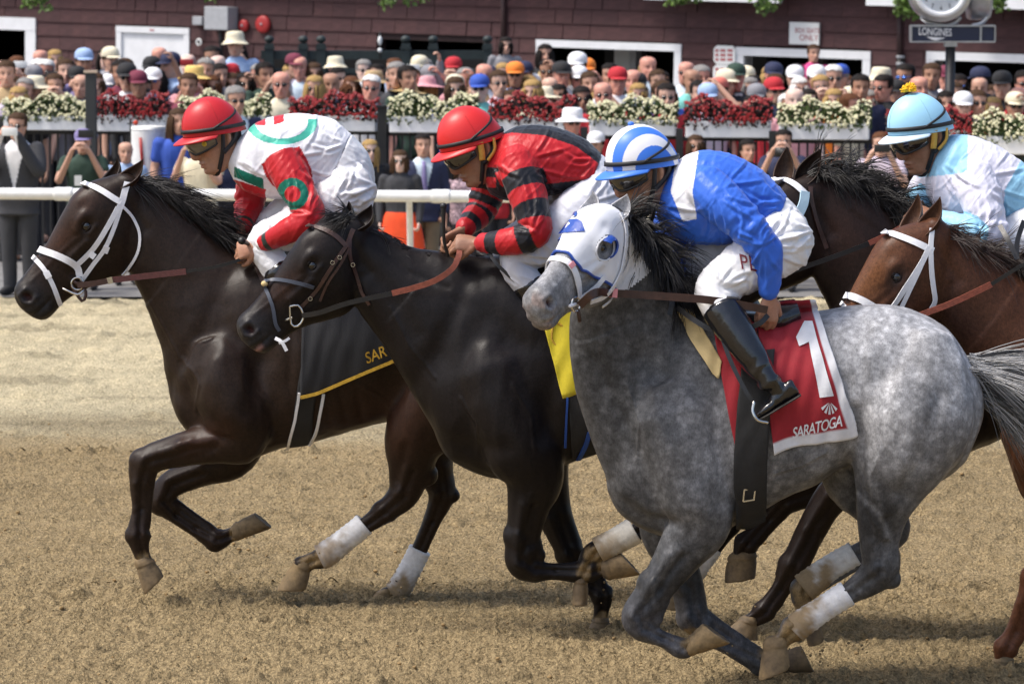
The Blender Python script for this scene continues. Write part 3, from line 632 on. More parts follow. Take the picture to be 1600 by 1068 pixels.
# ------------------------------------------------------------------ C: dapple grey
def coat_c(V, p2, q, onh):
    x, y = p2[:, 0], p2[:, 1]; u, v = q[:, 0], q[:, 1]
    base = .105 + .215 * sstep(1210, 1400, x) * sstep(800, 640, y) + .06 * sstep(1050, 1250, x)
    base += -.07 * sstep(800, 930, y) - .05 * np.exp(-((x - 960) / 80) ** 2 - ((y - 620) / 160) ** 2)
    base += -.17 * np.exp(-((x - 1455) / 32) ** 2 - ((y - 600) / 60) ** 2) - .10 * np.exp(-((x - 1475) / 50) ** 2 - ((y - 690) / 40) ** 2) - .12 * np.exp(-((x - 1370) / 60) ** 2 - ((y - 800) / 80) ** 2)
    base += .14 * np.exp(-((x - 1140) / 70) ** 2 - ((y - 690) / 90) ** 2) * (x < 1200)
    d1 = fbm(V, (15, 15, 13), 2, 91); d2 = fbm(V, (34, 34, 28), 2, 97); d3 = fbm(V, (4.5, 4.5, 4), 2, 99)
    g_ = base * (1 + .26 * d1 + .26 * d2 + .26 * d3) + .02 * sstep(.1, .55, d1 + .4 * d2)
    g_ = g_ + np.where(onh, sstep(.0, .12, u) * sstep(-.40, -.27, v), 0) * (.30 + .05 * d1 - .10 * sstep(.55, .72, u) - .09 * sstep(-.06, -.2, v) - g_)
    C = g_[:, None] * np.array([1.0, 1.0, 1.035])
    C = mixc(C, (.33, .22, .18), np.where(onh, .45 * np.exp(-((u - .765) / .03) ** 2) * sstep(.1, .4, fbm(V, 16, 2, 5) + .25), 0))
    C = mixc(C, (.14, .14, .15), np.where(onh, .8 * np.exp(-((u - .275) / .055) ** 2 - ((v + .03) / .05) ** 2) * (np.abs(q[:, 2]) > .04), 0))
    for pts, r, a in (([(1340, 770), (1372, 800), (1395, 850)], 4, .3), ([(1060, 860), (1020, 920)], 4, .25)):
        C = mixc(C, (.3, .3, .31), a * limb_c(V, p2, pts, r))
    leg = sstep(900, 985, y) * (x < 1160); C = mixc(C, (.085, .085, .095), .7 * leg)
    return mud_on(C, V, p2, [(1080, 1003), (1240, 985), (1222, 1000), (1252, 925), (1255, 950), (1208, 1012), (1265, 965)], 30)
torso_c = [((948, 745), (952, 770), .06), ((975, 660), (970, 803), .16), ((1020, 555), (1020, 832), .225), ((1075, 490), (1085, 842), .255), ((1135, 478), (1142, 822), .28), ((1200, 488), (1205, 786), .295), ((1260, 490), (1268, 757), .30),
           ((1320, 481), (1328, 722), .29), ((1378, 476), (1388, 735), .285), ((1436, 488), (1440, 755), .275), ((1484, 520), (1490, 735), .24), ((1518, 575), (1520, 690), .17), ((1533, 615), (1534, 652), .08)]
neck_c = [((1105, 482), (975, 800), .22, 0), ((1078, 476), (935, 715), .185, -.02), ((1052, 450), (908, 640), .15, -.06), ((1030, 415), (892, 565), .122, -.11), ((1006, 368), (890, 505), .104, -.16), ((975, 335), (900, 450), .095, -.20)]
hf_c = head_frame((954, 322), 144, 53, .88, YC, -.23)
legs_c = [
    dict(dy=-.14, ch=[(1055, 640, -.13, 80), (1085, 755, -.16, 66), (1092, 815, -.165, 52), (1064, 862, -.16, 38), (1028, 915, -.15, 28), (995, 962, -.14, 25), (1006, 984, -.14, 19), (1036, 998, -.14, 14.5), (1066, 1012, -.14, 18), (1082, 1006, -.14, 14), (1092, 1001, -.14, 16)],
         hoof=[(1084, 1025), (1142, 1004), (1098, 973), (1079, 989)], mud=1),
    dict(dy=.14, ch=[(1050, 640, .13, 76), (1062, 755, .15, 60), (1042, 825, .14, 44), (1056, 870, .14, 33), (1074, 918, .14, 27), (1083, 960, .14, 25), (1098, 987, .14, 18), (1138, 1009, .14, 15), (1190, 1034, .14, 19), (1212, 1034, .14, 14), (1226, 1033, .14, 15)],
         hoof=[(1226, 1052), (1272, 1049), (1252, 1008), (1226, 1013)], mud=.5),
    dict(dy=-.14, ch=[(1440, 560, -.12, 72), (1428, 638, -.15, 98), (1406, 708, -.165, 82), (1388, 768, -.16, 53), (1378, 808, -.15, 39), (1374, 848, -.14, 31), (1374, 890, -.135, 30), (1328, 926, -.13, 18), (1290, 948, -.13, 15), (1240, 982, -.13, 19), (1222, 1000, -.13, 15), (1212, 1015, -.13, 18)],
         hoof=[(1190, 1008), (1185, 1062), (1234, 1042), (1232, 1003)], wrap=[(1325, 926, -.13, 17), (1290, 948, -.13, 16), (1250, 975, -.13, 18), (1240, 984, -.13, 18)], dirt=.75, mud=1),
    dict(dy=.14, ch=[(1440, 560, .12, 70), (1420, 640, .15, 84), (1338, 728, .16, 60), (1362, 785, .15, 38), (1396, 826, .14, 28), (1370, 850, .13, 20), (1330, 868, .13, 16), (1290, 890, .13, 15), (1254, 922, .13, 19), (1256, 950, .13, 14), (1264, 970, .13, 15)],
         hoof=[(1252, 975), (1262, 1008), (1287, 1000), (1284, 970)], wrap=[(1336, 864, .13, 16), (1295, 888, .13, 17), (1256, 918, .13, 20)], dirt=.95, mud=1, wcol=(.66, .65, .62))]
ears_c = [dict(base=(957, 345), tip=(977, 302), dyb=-.30, dyt=-.30, w=.05, col=(.42, .42, .44), open=(-.5, -.85, 0)), dict(base=(915, 338), tip=(921, 297), dyb=-.24, dyt=-.22, w=.05, col=(.40, .40, .42), open=(-.6, -.6, .2))]
g = np.random.default_rng(23); crest = catmull(np.array([(978, 330), (1010, 362), (1035, 405), (1056, 448), (1085, 480)]), 40); n_ = 420
dyc = np.interp(np.arange(len(crest)), [0, len(crest)], [-.2, -.02]); ii = g.integers(0, len(crest), n_)
rt = np.array([U(crest[i][0] - 4, crest[i][1] + 4, YC + dyc[i] + g.normal(0, .02)) for i in ii]); dirs = np.array([(.30 + .35 * g.normal(), -.10 + .35 * g.normal(), -.2 + .4 * g.normal()) for i in ii])
mane_c = dict(s=dict(roots=rt, dirs=dirs, L=np.full(n_, .22), r0=.0017, curl=.35, grav=.8, seed=6, spread=.20, per=6), col=(.012, .011, .012))
n_ = 420; rt = np.array([U(1508 + 14 * g.random(), 560 + 45 * g.random(), YC + g.normal(0, .035)) for i in range(n_)]); dirs = np.array([(1.0, .15 * g.normal(), -.25 + .26 * g.normal()) for i in range(n_)])
tail_c = dict(s=dict(roots=rt, dirs=dirs, L=np.full(n_, .62), r0=.0015, curl=.22, grav=.38, seed=8, spread=.09, seg=9, per=6, tuft=.014), col=((.035, .035, .038), (.46, .455, .45)), pw=1.3)
sc_c = [([(1010, 560), (1060, 650), (1075, 740)], 26, -.012), ([(1120, 560), (1130, 680), (1120, 780)], 20, -.012), ([(960, 780), (1010, 812), (1050, 815)], 12, -.012), ([(1060, 700), (1085, 780)], 34, .014), ([(1045, 865), (1008, 925)], 7, .007), ([(1066, 872), (1030, 925)], 5, -.007),
        ([(1335, 640), (1345, 700), (1338, 760)], 13, -.016), ([(1320, 600), (1290, 680)], 14, -.008), ([(1380, 560), (1400, 640)], 32, .010), ([(1470, 620), (1450, 700), (1410, 770)], 14, -.010), ([(1372, 760), (1385, 840)], 6, .005), ([(1352, 770), (1366, 850)], 7, -.006),
        ([(1220, 740), (1290, 715)], 7, -.004), ([(1225, 760), (1300, 730)], 6, .003), ([(1240, 690), (1300, 700)], 8, -.003), ([(900, 560), (935, 650), (950, 740)], 10, .005), ([(930, 560), (975, 660)], 12, -.006), ([(1015, 845), (1025, 880)], 7, -.006)] + [(p, 2.2, .0042) for p in ([(1345, 745), (1352, 790), (1368, 815), (1372, 850)], [(1352, 790), (1345, 830), (1350, 865)], [(1368, 815), (1385, 840)], [(1075, 860), (1052, 900), (1030, 935)], [(1210, 740), (1250, 728), (1290, 706)], [(980, 600), (1000, 660), (995, 720)], [(1380, 700), (1362, 740), (1365, 780)])]
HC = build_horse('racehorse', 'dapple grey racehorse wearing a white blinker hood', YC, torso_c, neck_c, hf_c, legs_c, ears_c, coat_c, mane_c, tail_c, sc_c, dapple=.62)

# ------------------------------------------------------------------ D: chestnut bay at the right edge, E: dark brown behind it (same build as A, shifted)
def shift(o, p0, p1, k):
    f = lambda p: (p1[0] + (p[0] - p0[0]) * k, p1[1] + (p[1] - p0[1]) * k)
    return [(f(s[0]), f(s[1])) + tuple(s[2:]) for s in o]
def shift_ch(ch, p0, p1, k): return [(p1[0] + (c[0] - p0[0]) * k, p1[1] + (c[1] - p0[1]) * k, c[2], c[3] * k) for c in ch]
def shift_q(qd, p0, p1, k): return [(p1[0] + (c[0] - p0[0]) * k, p1[1] + (c[1] - p0[1]) * k) for c in qd]
def coat_d(V, p2, q, onh):
    x, y = p2[:, 0], p2[:, 1]; C = np.tile(np.array([.075, .029, .014]), (len(V), 1)); u, v = q[:, 0], q[:, 1]
    C = mixc(C, (.034, .016, .011), .8 * np.exp(-((x - 1500) / 60) ** 2 - ((y - 520) / 80) ** 2)); C = mixc(C, (.15, .062, .026), np.where(onh, .85 * np.exp(-((u - .36) / .2) ** 2 - ((v - .05) / .06) ** 2), 0))
    C = mixc(C, (.03, .019, .016), np.where(onh, .9 * np.exp(-((u - .275) / .06) ** 2 - ((v + .035) / .05) ** 2), 0)); C = mixc(C, (.13, .048, .022), sstep(800, 880, y) * .8)
    return C * (1 + .2 * fbm(V, 8, 3, 23))[:, None]
kD = 349 / 317; pA, pD = (178, 275), (1441, 346)
leg_d = dict(dy=-.13, ch=[(1625, 660, -.13, 68), (1655, 750, -.16, 66), (1660, 800, -.16, 46), (1648, 850, -.15, 32), (1622, 905, -.14, 24), (1602, 945, -.14, 17), (1586, 985, -.13, 16), (1572, 1012, -.13, 18), (1566, 1030, -.13, 15)],
             hoof=[(1550, 1030), (1533, 1054), (1588, 1054), (1586, 1030)], mud=.8)
def shifted_legs(legs, p1, k, sel): return [dict(l, ch=shift_ch(l['ch'], pA, p1, k), hoof=shift_q(l['hoof'], pA, p1, k), wrap=None) for i, l in enumerate(legs) if i in sel]
g = np.random.default_rng(24); crest = catmull(np.array([(1460, 350), (1500, 375), (1540, 392), (1600, 402), (1660, 440)]), 40); n_ = 300
ii = g.integers(0, len(crest), n_); rt = np.array([U(crest[i][0], crest[i][1] + 6, YD + g.normal(0, .02)) for i in ii]); dirs = np.array([(.8 + .3 * g.normal(), -.15 + .25 * g.normal(), -.1 + .35 * g.normal()) for i in ii])
mane_d = dict(s=dict(roots=rt, dirs=dirs, L=np.full(n_, .20), r0=.0016, curl=.32, grav=.5, seed=9, spread=.16, per=5), col=(.022, .011, .008))
ears_d = [dict(base=(1440, 366), tip=(1464, 306), dyb=-.07, dyt=-.09, w=.05, col=(.07, .032, .017), open=(-.75, -.6, 0)), dict(base=(1416, 364), tip=(1429, 301), dyb=.06, dyt=.075, w=.05, col=(.085, .042, .024), open=(-.75, -.6, .2))]
HD = build_horse('racehorse', 'chestnut brown racehorse in a white bridle at the right edge', YD, [((a[0] + 44, a[1]), (b[0] + 44, b[1] - 22), c) for a, b, c in shift(torso_a, pA, pD, kD)], [((a[0] + 22 * f, a[1]), (b[0] + 44 * f, b[1] - 20 * f), c) for (a, b, c), f in zip(shift(neck_a, pA, pD, kD), (1, .85, .6, .35, .15, 0))], head_frame(pD, 126.2, 7, 1.0, YD, -.02), [leg_d, dict(leg_d, dy=.13, ch=[(c[0] + (150 if i > 2 else 20 * i), c[1] - (40 if i > 5 else 0), .13, c[3]) for i, c in enumerate(leg_d['ch'])], hoof=[(p[0] + 150, p[1] - 40) for p in leg_d['hoof']])] + shifted_legs(legs_a, pD, kD, (2, 3)), ears_d, coat_d, mane_d, None,
                 [(shift_q(s[0], pA, pD, kD), s[1] * kD, s[2]) for s in sc_a], voxel=.010)
def coat_e(V, p2, q, onh):
    C = np.tile(np.array([.0160, .0100, .0080]), (len(V), 1)); x, y = p2[:, 0], p2[:, 1]; C = mixc(C, (.034, .016, .011), .9 * np.exp(-((x - 1315) / 60) ** 2 - ((y - 350) / 60) ** 2))
    return C * (1 + .2 * fbm(V, 8, 3, 33))[:, None]
kE = 335 / 317; pE = (1246, 276)
neck_e = [((1482, 410), (1368, 670), .19), ((1440, 378), (1334, 618), .16), ((1396, 330), (1325, 563), .13), ((1350, 290), (1308, 513), .105), ((1306, 272), (1285, 462), .092), ((1268, 272), (1264, 418), .085)]
legs_e = [dict(dy=-.13, ch=[(1425, 590, -.13, 66), (1400, 680, -.16, 60), (1350, 745, -.16, 42), (1300, 775, -.14, 29), (1266, 832, -.13, 24), (1240, 884, -.13, 22), (1218, 920, -.13, 15), (1194, 955, -.13, 17), (1176, 968, -.13, 14), (1166, 975, -.13, 16)],
               hoof=[(1152, 966), (1130, 990), (1184, 1003), (1186, 972)], mud=.6),
          dict(dy=.13, ch=[(1425, 590, .13, 62), (1390, 680, .14, 54), (1330, 735, .14, 38), (1275, 762, .13, 28), (1226, 783, .13, 22), (1200, 812, .13, 15), (1166, 850, .13, 18), (1158, 866, .13, 15), (1157, 876, .13, 17)],
               hoof=[(1134, 872), (1132, 909), (1180, 902), (1185, 868)], mud=.9)] + [dict(l, ch=[c if i < 2 else (c[0] + min(150, 60 * (i - 1)), c[1], c[2], c[3]) for i, c in enumerate(l['ch'])], hoof=[(p[0] + 150, p[1]) for p in l['hoof']]) for l in shifted_legs(legs_a, pE, kE, (2, 3))]
g = np.random.default_rng(25); crest = catmull(np.array([(1262, 268), (1300, 268), (1345, 285), (1390, 325), (1430, 372), (1470, 400)]), 40); n_ = 520
ii = g.integers(0, len(crest), n_); rt = np.array([U(crest[i][0], crest[i][1] + 8, YE + g.normal(0, .025)) for i in ii]); dirs = np.array([(.75 + .25 * g.normal(), -.05 + .3 * g.normal(), .55 + .25 * g.normal()) for i in ii])
mane_e = dict(s=dict(roots=rt, dirs=dirs, L=np.full(n_, .24), r0=.0017, curl=.22, grav=1.0, seed=10, spread=.14, per=6), col=(.009, .0075, .0075))
ears_e = [dict(base=(1252, 284), tip=(1279, 233), dyb=-.06, dyt=-.09, w=.05, col=(.026, .015, .010), open=(-.4, -.9, 0)), dict(base=(1222, 290), tip=(1227, 229), dyb=.05, dyt=.06, w=.05, col=(.06, .036, .026), open=(-.3, -.9, .2))]
HE = build_horse('racehorse', 'dark brown racehorse with flying black mane behind the blue jockey', YE, [(a, (b[0], b[1] - (0, 0, 0, 10, 26, 34, 36, 36, 30, 24, 12, 0, 0)[i]), c) for i, (a, b, c) in enumerate(shift(torso_a, pA, pE, kE))], neck_e, head_frame(pE, 126.2, 5, 1.0, YE, -.02), legs_e, ears_e, coat_e, mane_e, None,
                 [(shift_q(s[0], pA, pE, kE), s[1] * kE, s[2]) for s in sc_a], voxel=.0115)

# ================================================================== PEOPLE: shared head and hand
SKULL = [(-.128, .066, .020, .026), (-.112, .086, -.012, .045), (-.088, .090, -.045, .056), (-.058, .091, -.068, .064), (-.022, .089, -.090, .070), (.018, .088, -.100, .074), (.05, .093, -.105, .077), (.082, .084, -.100, .075), (.106, .058, -.080, .060), (.122, .018, -.040, .028)]
SKULL = [(z, a, b, w_ * 1.08) for z, a, b, w_ in SKULL]
def pframe(o, f, up, s=1.0):
    f = nrm(f); up = nrm(np.asarray(up, float) - f * (np.asarray(up) @ f)); return dict(o=np.asarray(o, float), f=f, l=np.cross(up, f), u=up, s=s)
def P2W(h, p):
    p = np.asarray(p, float) * h['s']; return h['o'] + p[..., 0:1] * h['f'] + p[..., 1:2] * h['l'] + p[..., 2:3] * h['u']
def W2P(h, P):
    q = np.asarray(P) - h['o']; return np.stack([q @ h['f'], q @ h['l'], q @ h['u']], -1) / h['s']
def skull_parts(h):
    s = h['s']; S = [(P2W(h, ((a + b) / 2, 0, z)), h['f'] * (a - b) / 2 * s, h['l'] * w_ * s, 2.25, -.05) for z, a, b, w_ in SKULL]
    T = [loft(S, 24, 4)]
    T.append(tube(P2W(h, [(.086, 0, .028), (.100, 0, .002), (.113, 0, -.024), (.110, 0, -.040), (.094, 0, -.046)]), np.array([.009, .0105, .0125, .0135, .010]) * s, 10, 3))
    for sg in (-1, 1):
        T.append(tube(P2W(h, [(.098, sg * .011, -.038), (.092, sg * .015, -.040)]), .008 * s, 8, 2))
        T.append(tube(P2W(h, [(-.012, sg * .074, .026), (-.022, sg * .080, .022), (-.024, sg * .081, .0), (-.014, sg * .076, -.03)]), np.array([.008, .010, .010, .007]) * s, 8, 3))
    T.append(tube(P2W(h, [(.088, -.024, -.073), (.0955, 0, -.069), (.088, .024, -.073)]), .0075 * s, 8, 4)); T.append(tube(P2W(h, [(.086, -.020, -.083), (.093, 0, -.084), (.086, .020, -.083)]), .008 * s, 8, 4))
    return T
def face_model(V, N, h, tone, hair=None, beard=0):
    q = W2P(h, V); x, y, z = q[:, 0], np.abs(q[:, 1]), q[:, 2]; on = (np.abs(q) < .16).all(1); fr = sstep(.02, .06, x) * on
    G = lambda cy, cz, ry, rz: np.exp(-((y - cy) / ry) ** 2 - ((z - cz) / rz) ** 2) * fr
    D = -.011 * G(.032, .006, .017, .012) + .005 * G(.030, .030, .024, .009) + .005 * G(.046, -.030, .018, .016) - .004 * G(.048, -.072, .014, .022) - .006 * G(0, -.0775, .026, .0028) + .006 * G(0, -.108, .018, .012) - .003 * G(0, -.096, .018, .006) + .005 * G(.032, .004, .009, .007)
    C = np.tile(np.asarray(tone, float), (len(V), 1))
    C = mixc(C, np.asarray(tone) * np.array([1.15, .72, .68]), .35 * G(.046, -.030, .02, .02) + .3 * G(0, -.034, .014, .012)); C = mixc(C, np.asarray(tone) * np.array([.85, .45, .42]), .85 * G(0, -.0775, .022, .009))
    C = mixc(C, (.03, .02, .015), np.clip(1.2 * G(.032, .027, .018, .0045), 0, 1)); C = mixc(C, (.02, .014, .012), np.clip(1.3 * G(.032, .004, .011, .0055), 0, 1)); C = mixc(C, (.6, .57, .55), np.clip(1.1 * G(.024, .004, .003, .003) + 1.1 * G(.041, .004, .003, .003), 0, 1) * .8)
    if hair is not None:
        m = on * np.clip(sstep(.055, .075, z + .35 * np.clip(-x, -.2, .07)) * (x < .075) + sstep(-.055, -.02, z) * sstep(-.03, -.045, x), 0, 1); C = mixc(C, hair, m)
    if beard: C = mixc(C, (.05, .04, .036), beard * on * np.clip(sstep(-.052, -.072, z) * sstep(-.01, .02, x) * (1 - .9 * G(0, -.0775, .02, .008)) + .8 * G(0, -.057, .026, .006), 0, 1))
    return V + N * (D * h['s'])[:, None], C
def hand(W, F, B, side, curl=(55, 75, 45), sc=1.0, spread=0.0, thumb=(.75, .45, -.45)):
    F = nrm(F); B = nrm(np.asarray(B, float) - F * (np.asarray(B) @ F)); S = np.cross(F, B) * side; T = []
    T.append(loft([(W - F * .02 * sc, S * .024 * sc, B * .019 * sc), (W + F * .01 * sc, S * .027 * sc, B * .018 * sc), (W + F * .045 * sc, S * .038 * sc, B * .016 * sc), (W + F * .082 * sc, S * .040 * sc, B * .013 * sc), (W + F * .092 * sc, S * .036 * sc, B * .009 * sc)], 16, 3))
    for i, (ln, of) in enumerate(((.040, .030), (.045, .010), (.042, -.010), (.034, -.029))):
        p = W + (F * (.084 - .004 * abs(i - 1)) + S * of) * sc; d = F + S * spread * (1.5 - i); P = [p - F * .012 * sc, p]; a = 0
        for j in range(3):
            a += R(curl[j] + 4 * i); d = nrm(F * math.cos(a) - B * math.sin(a) + S * spread * (1.5 - i)); P.append(P[-1] + d * ln * sc * (1, .68, .52)[j])
        T.append(tube(P, np.array([.0095, .0102, .0092, .0084, .0068]) * sc, 10, 3))
    d = nrm(F * thumb[0] + S * thumb[1] + B * thumb[2]); p = W + (F * .022 + S * .026) * sc; d2 = nrm(d * .6 + F * .5 - B * .35 - S * .35)
    T.append(tube([p, p + d * .032 * sc, p + d * .056 * sc, p + d * .056 * sc + d2 * .030 * sc], np.array([.014, .0125, .0105, .008]) * sc, 10, 3))
    return T
def skin_material():
    m = mat('skin', attr='col', rough=.48, spec=.35, noise=(60, .10), bump=(260, .15), sss=.12); return m
M_SKIN = skin_material()
M_SILK = mat('racing_silk', attr='col', rough=.42, spec=.30, sheen=.08, noise=(4, .05), bump=(16, .55, (1, 1, .55), .012))
M_BREECH = mat('riding_breeches', attr='col', rough=.5, spec=.3, noise=(5, .05), bump=(22, .5, (1, 1, .7), .010))
M_BOOT = mat('riding_boot', (.008, .008, .010), .16, spec=.6, coat=.4, noise=(20, .3), bump=(9, .5, (1, 1, 1), .012))
M_SOLE = mat('boot_sole', (.03, .026, .022), .7)
M_HELM = mat('helmet_cover', attr='col', rough=.4, spec=.4, noise=(6, .04), bump=(50, .12))
M_HBAND = mat('helmet_strap', (.010, .010, .012), .6, bump=(120, .4)); M_LENS = mat('goggle_lens', (.018, .014, .012), .06, spec=.8, coat=1); M_LENS2 = mat('goggle_lens_clear', (.12, .10, .075), .08, spec=.8, coat=1)
M_FRAME = mat('goggle_frame', (.012, .012, .013), .4); M_YEL = mat('yellow_padding', (.62, .36, .06), .65, noise=(40, .15), bump=(60, .3)); M_CUFF = mat('wrist_tape', (.75, .75, .76), .8, bump=(80, .4)); M_BLACKP = mat('black_grip', (.012, .012, .012), .5, bump=(60, .4))
M_POM = mat('pompon_wool', (.85, .50, .02), .9, noise=(60, .3))

def helmet(h, root, colf, band=True, harness=M_HBAND, pad=None, pompon=None, seams=True, k=.785, peakcol=None):
    ax, ay, az, z0, xc = .156 * k, .131 * k, .168 * k, .036, .000
    V = []; F = []; n, m = (280, 110) if not seams else (120, 46)
    for j in range(m):
        t = j / (m - 1); e = t * math.pi / 2
        for i in range(n):
            a = 2 * math.pi * i / n; ce = math.cos(e) ** .86; fx = 1 + .03 * math.cos(a)
            dip = .024 * (1 - t) * math.cos(a); V.append((xc + ax * ce * math.cos(a) * fx, ay * ce * math.sin(a), z0 + dip + az * math.sin(e) ** 1.02 - .015 * (1 - t)))
    for j in range(m - 1):
        for i in range(n): F.append((j * n + i, j * n + (i + 1) % n, (j + 1) * n + (i + 1) % n, (j + 1) * n + i))
    V = np.array(V); o = len(V); inner = V * np.array([.95, .94, .97]); Vall = np.vstack([V, inner]); F += [tuple(reversed([q + o for q in f])) for f in F[:]]
    for i in range(n): F.append((i, i + o, (i + 1) % n + o, (i + 1) % n))
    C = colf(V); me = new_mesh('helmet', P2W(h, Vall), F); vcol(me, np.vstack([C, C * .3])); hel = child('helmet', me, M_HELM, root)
    # peak
    V = []; F = []; q = 33; rows = 7
    for lay, dz in ((0, 0), (1, -.004)):
        for r in range(rows):
            t = r / (rows - 1)
            for i in range(q):
                a = R(-82 + 164 * i / (q - 1)); w_ = math.cos(a * .95) ** .7 if abs(a * .95) < math.pi / 2 else 0
                V.append((xc + ax * 1.03 * math.cos(a) * 1.02 + .058 * t * w_ * k, (ay + .004) * math.sin(a) * (1 + .03 * t), z0 - .014 + .024 * math.cos(a) + dz - .010 * t * t * w_ - .003 * t))
    for lay in (0, 1):
        for r in range(rows - 1):
            for i in range(q - 1):
                a = lay * rows * q + r * q + i; f = (a, a + 1, a + q + 1, a + q); F.append(f if lay == 0 else f[::-1])
    for i in range(q - 1): a = (rows - 1) * q + i; F.append((a, a + 1, a + 1 + rows * q, a + rows * q))
    me = new_mesh('peak', P2W(h, np.array(V)), F); pc = colf(np.array([[ax, 0, z0]]))[0] if peakcol is None else np.array(peakcol); vcol(me, np.tile(pc, (len(V), 1))); child('peak', me, M_HELM, hel)
    if seams:
        T = []
        for a0 in (0, 90, 180, 270, 45, 135, 225, 315)[:4]:
            P = []
            for e in np.linspace(.12, math.pi / 2, 12):
                ce = math.cos(e) ** .86; P.append((xc + (ax + .0005) * ce * math.cos(R(a0)) * (1 + .03 * math.cos(R(a0))), (ay + .0005) * ce * math.sin(R(a0)), z0 + .024 * (1 - e / 1.571) * math.cos(R(a0)) + az * math.sin(e) ** 1.02 - .015 * (1 - e / 1.571)))
            T.append(tube(P2W(h, np.array(P)), .0016, 6, 1))
        V, F = join(T); me = new_mesh('seam', V, F); vcol(me, colf(W2P(h, V)) * .8); child('seam', me, M_HELM, hel)
    def ring(a0, a1, zf, wd, off=.004, n_=60):
        P = []; 
        for a in np.linspace(a0, a1, n_):
            z = zf(a); e = math.asin(max(0, min(1, (z - z0 + .013) / az))); ce = math.cos(e) ** .86; P.append((xc + (ax + off) * ce * math.cos(a) * (1 + .03 * math.cos(a)), (ay + off) * ce * math.sin(a), z + .020 * math.cos(a)))
        P = P2W(h, np.array(P)); ctr = P2W(h, (xc, 0, z0)); Nn = nrm(P - ctr); T = nrm(np.gradient(P, axis=0)); return ribbon(P, np.cross(T, Nn), wd, .0022)
    if band:
        T = [ring(-math.pi, math.pi, lambda a: z0 + .010 + .004 * math.cos(a), .0095)]
        for sg in (-1, 1):
            T.append(ring(sg * R(75), sg * R(178), lambda a: z0 + .010 + .070 * max(0, (abs(a) - R(75)) / R(103)) ** .8, .0055, .006, 30))
        child('goggle_strap', new_mesh('strap', *join(T)), M_HBAND, hel)
    T = []
    for sg in (-1, 1):
        for pth in ([(-.005, .098, .035), (.004, .090, .0), (.016, .081, -.04), (.038, .060, -.09), (.052, .030, -.125), (.056, 0, -.133)], [(-.062, .085, .03), (-.046, .084, -.01), (-.012, .083, -.035), (.016, .083, -.05)]):
            P = P2W(h, catmull(np.array(pth) * np.array([1, sg, 1]), 5)); Nn = nrm(P - P2W(h, (0, 0, -.02))); Tn = nrm(np.gradient(P, axis=0)); T.append(ribbon(P, np.cross(Tn, Nn), .010, .003))
    child('chin_harness', new_mesh('harness', *join(T)), harness, hel)
    if pad is not None:
        for sg in (-1, 1):
            T = []
            P = P2W(h, catmull(np.array([(.0, .099, .030), (.006, .093, .0), (.017, .085, -.035)]) * np.array([1, sg, 1]), 6)); Nn = nrm(P - P2W(h, (0, 0, 0))); Tn = nrm(np.gradient(P, axis=0)); T.append(ribbon(P, np.cross(Tn, Nn), .014, .005))
            P = P2W(h, catmull(np.array([(-.055, .090, .02), (-.040, .092, -.02), (.0, .090, -.045)]) * np.array([1, sg, 1]), 6)); Nn = nrm(P - P2W(h, (0, 0, 0))); Tn = nrm(np.gradient(P, axis=0)); T.append(ribbon(P, np.cross(Tn, Nn), .007, .004))
            child('harness_padding', new_mesh('pad', *join(T)), pad, hel)
    if pompon:
        g_ = np.random.default_rng(2); c = P2W(h, (xc + .005, 0, z0 + az + .012)); T = []
        if pompon == 'wool':
            for k_ in range(120):
                d = nrm(g_.normal(0, 1, 3)); d[2] = abs(d[2]) * 1.0; T.append(tube([c + d * .006, c + d * .022 + g_.normal(0, .002, 3), c + d * .034 + g_.normal(0, .004, 3)], [.005, .006, .003], 6, 1))
            child('pompon', new_mesh('pompon', *join(T)), M_POM, hel)
        else:
            me = new_mesh('button', *ball(c - h['u'] * .010, (.014, .014, .010), 14)); vcol(me, np.tile(np.array(pompon), (len(me.vertices), 1))); child('button', me, M_HELM, hel)
    return hel
def goggles(h, root, lens=M_LENS, vent=None):
    V = []; F = []; n, m = 41, 9
    def pt(a, t, off):
        zt, zb = .034, -.030 + .020 * math.exp(-(a / R(16)) ** 2); zt -= .006 * (abs(a) / R(75)) ** 2; zb += .018 * (abs(a) / R(75)) ** 2
        z = zb + (zt - zb) * t; bul = .010 * (1 - (2 * t - 1) ** 2); return ((.012 + (.108 + bul + off) * math.cos(a)), (.084 + bul * .6 + off) * math.sin(a), z)
    for lay, off in ((0, 0), (1, -.006)):
        for j in range(m):
            for i in range(n): V.append(pt(R(-80 + 160 * i / (n - 1)), j / (m - 1), off))
    for j in range(m - 1):
        for i in range(n - 1):
            a = j * n + i; F.append((a, a + 1, a + n + 1, a + n)); a += m * n; F.append((a, a + n, a + n + 1, a + 1))
    g0 = child('goggles', new_mesh('lens', P2W(h, np.array(V)), F), lens, root)
    rim = [pt(R(-80 + 160 * i / 40), 1, .001) for i in range(41)] + [pt(R(80 - 160 * i / 40), 0, .001) for i in range(41)]; rim.append(rim[0])
    child('goggle_frame', new_mesh('frame', *tube(P2W(h, np.array(rim)), .0055, 8, 1, 1, False)), M_FRAME, g0)
    if vent is not None:
        for sg in (1,):
            c = P2W(h, pt(R(58) * sg, .55, .006)); ax_ = nrm(c - P2W(h, (0, 0, 0))); s1 = nrm(np.cross(ax_, h['u'])); T = [torus(c, .010, .004, s1, np.cross(ax_, s1), 20, 8), ball(c - ax_ * .004, .009, 12)]
            child('goggle_vent', new_mesh('vent', *join(T)), vent, g0)
    return g0

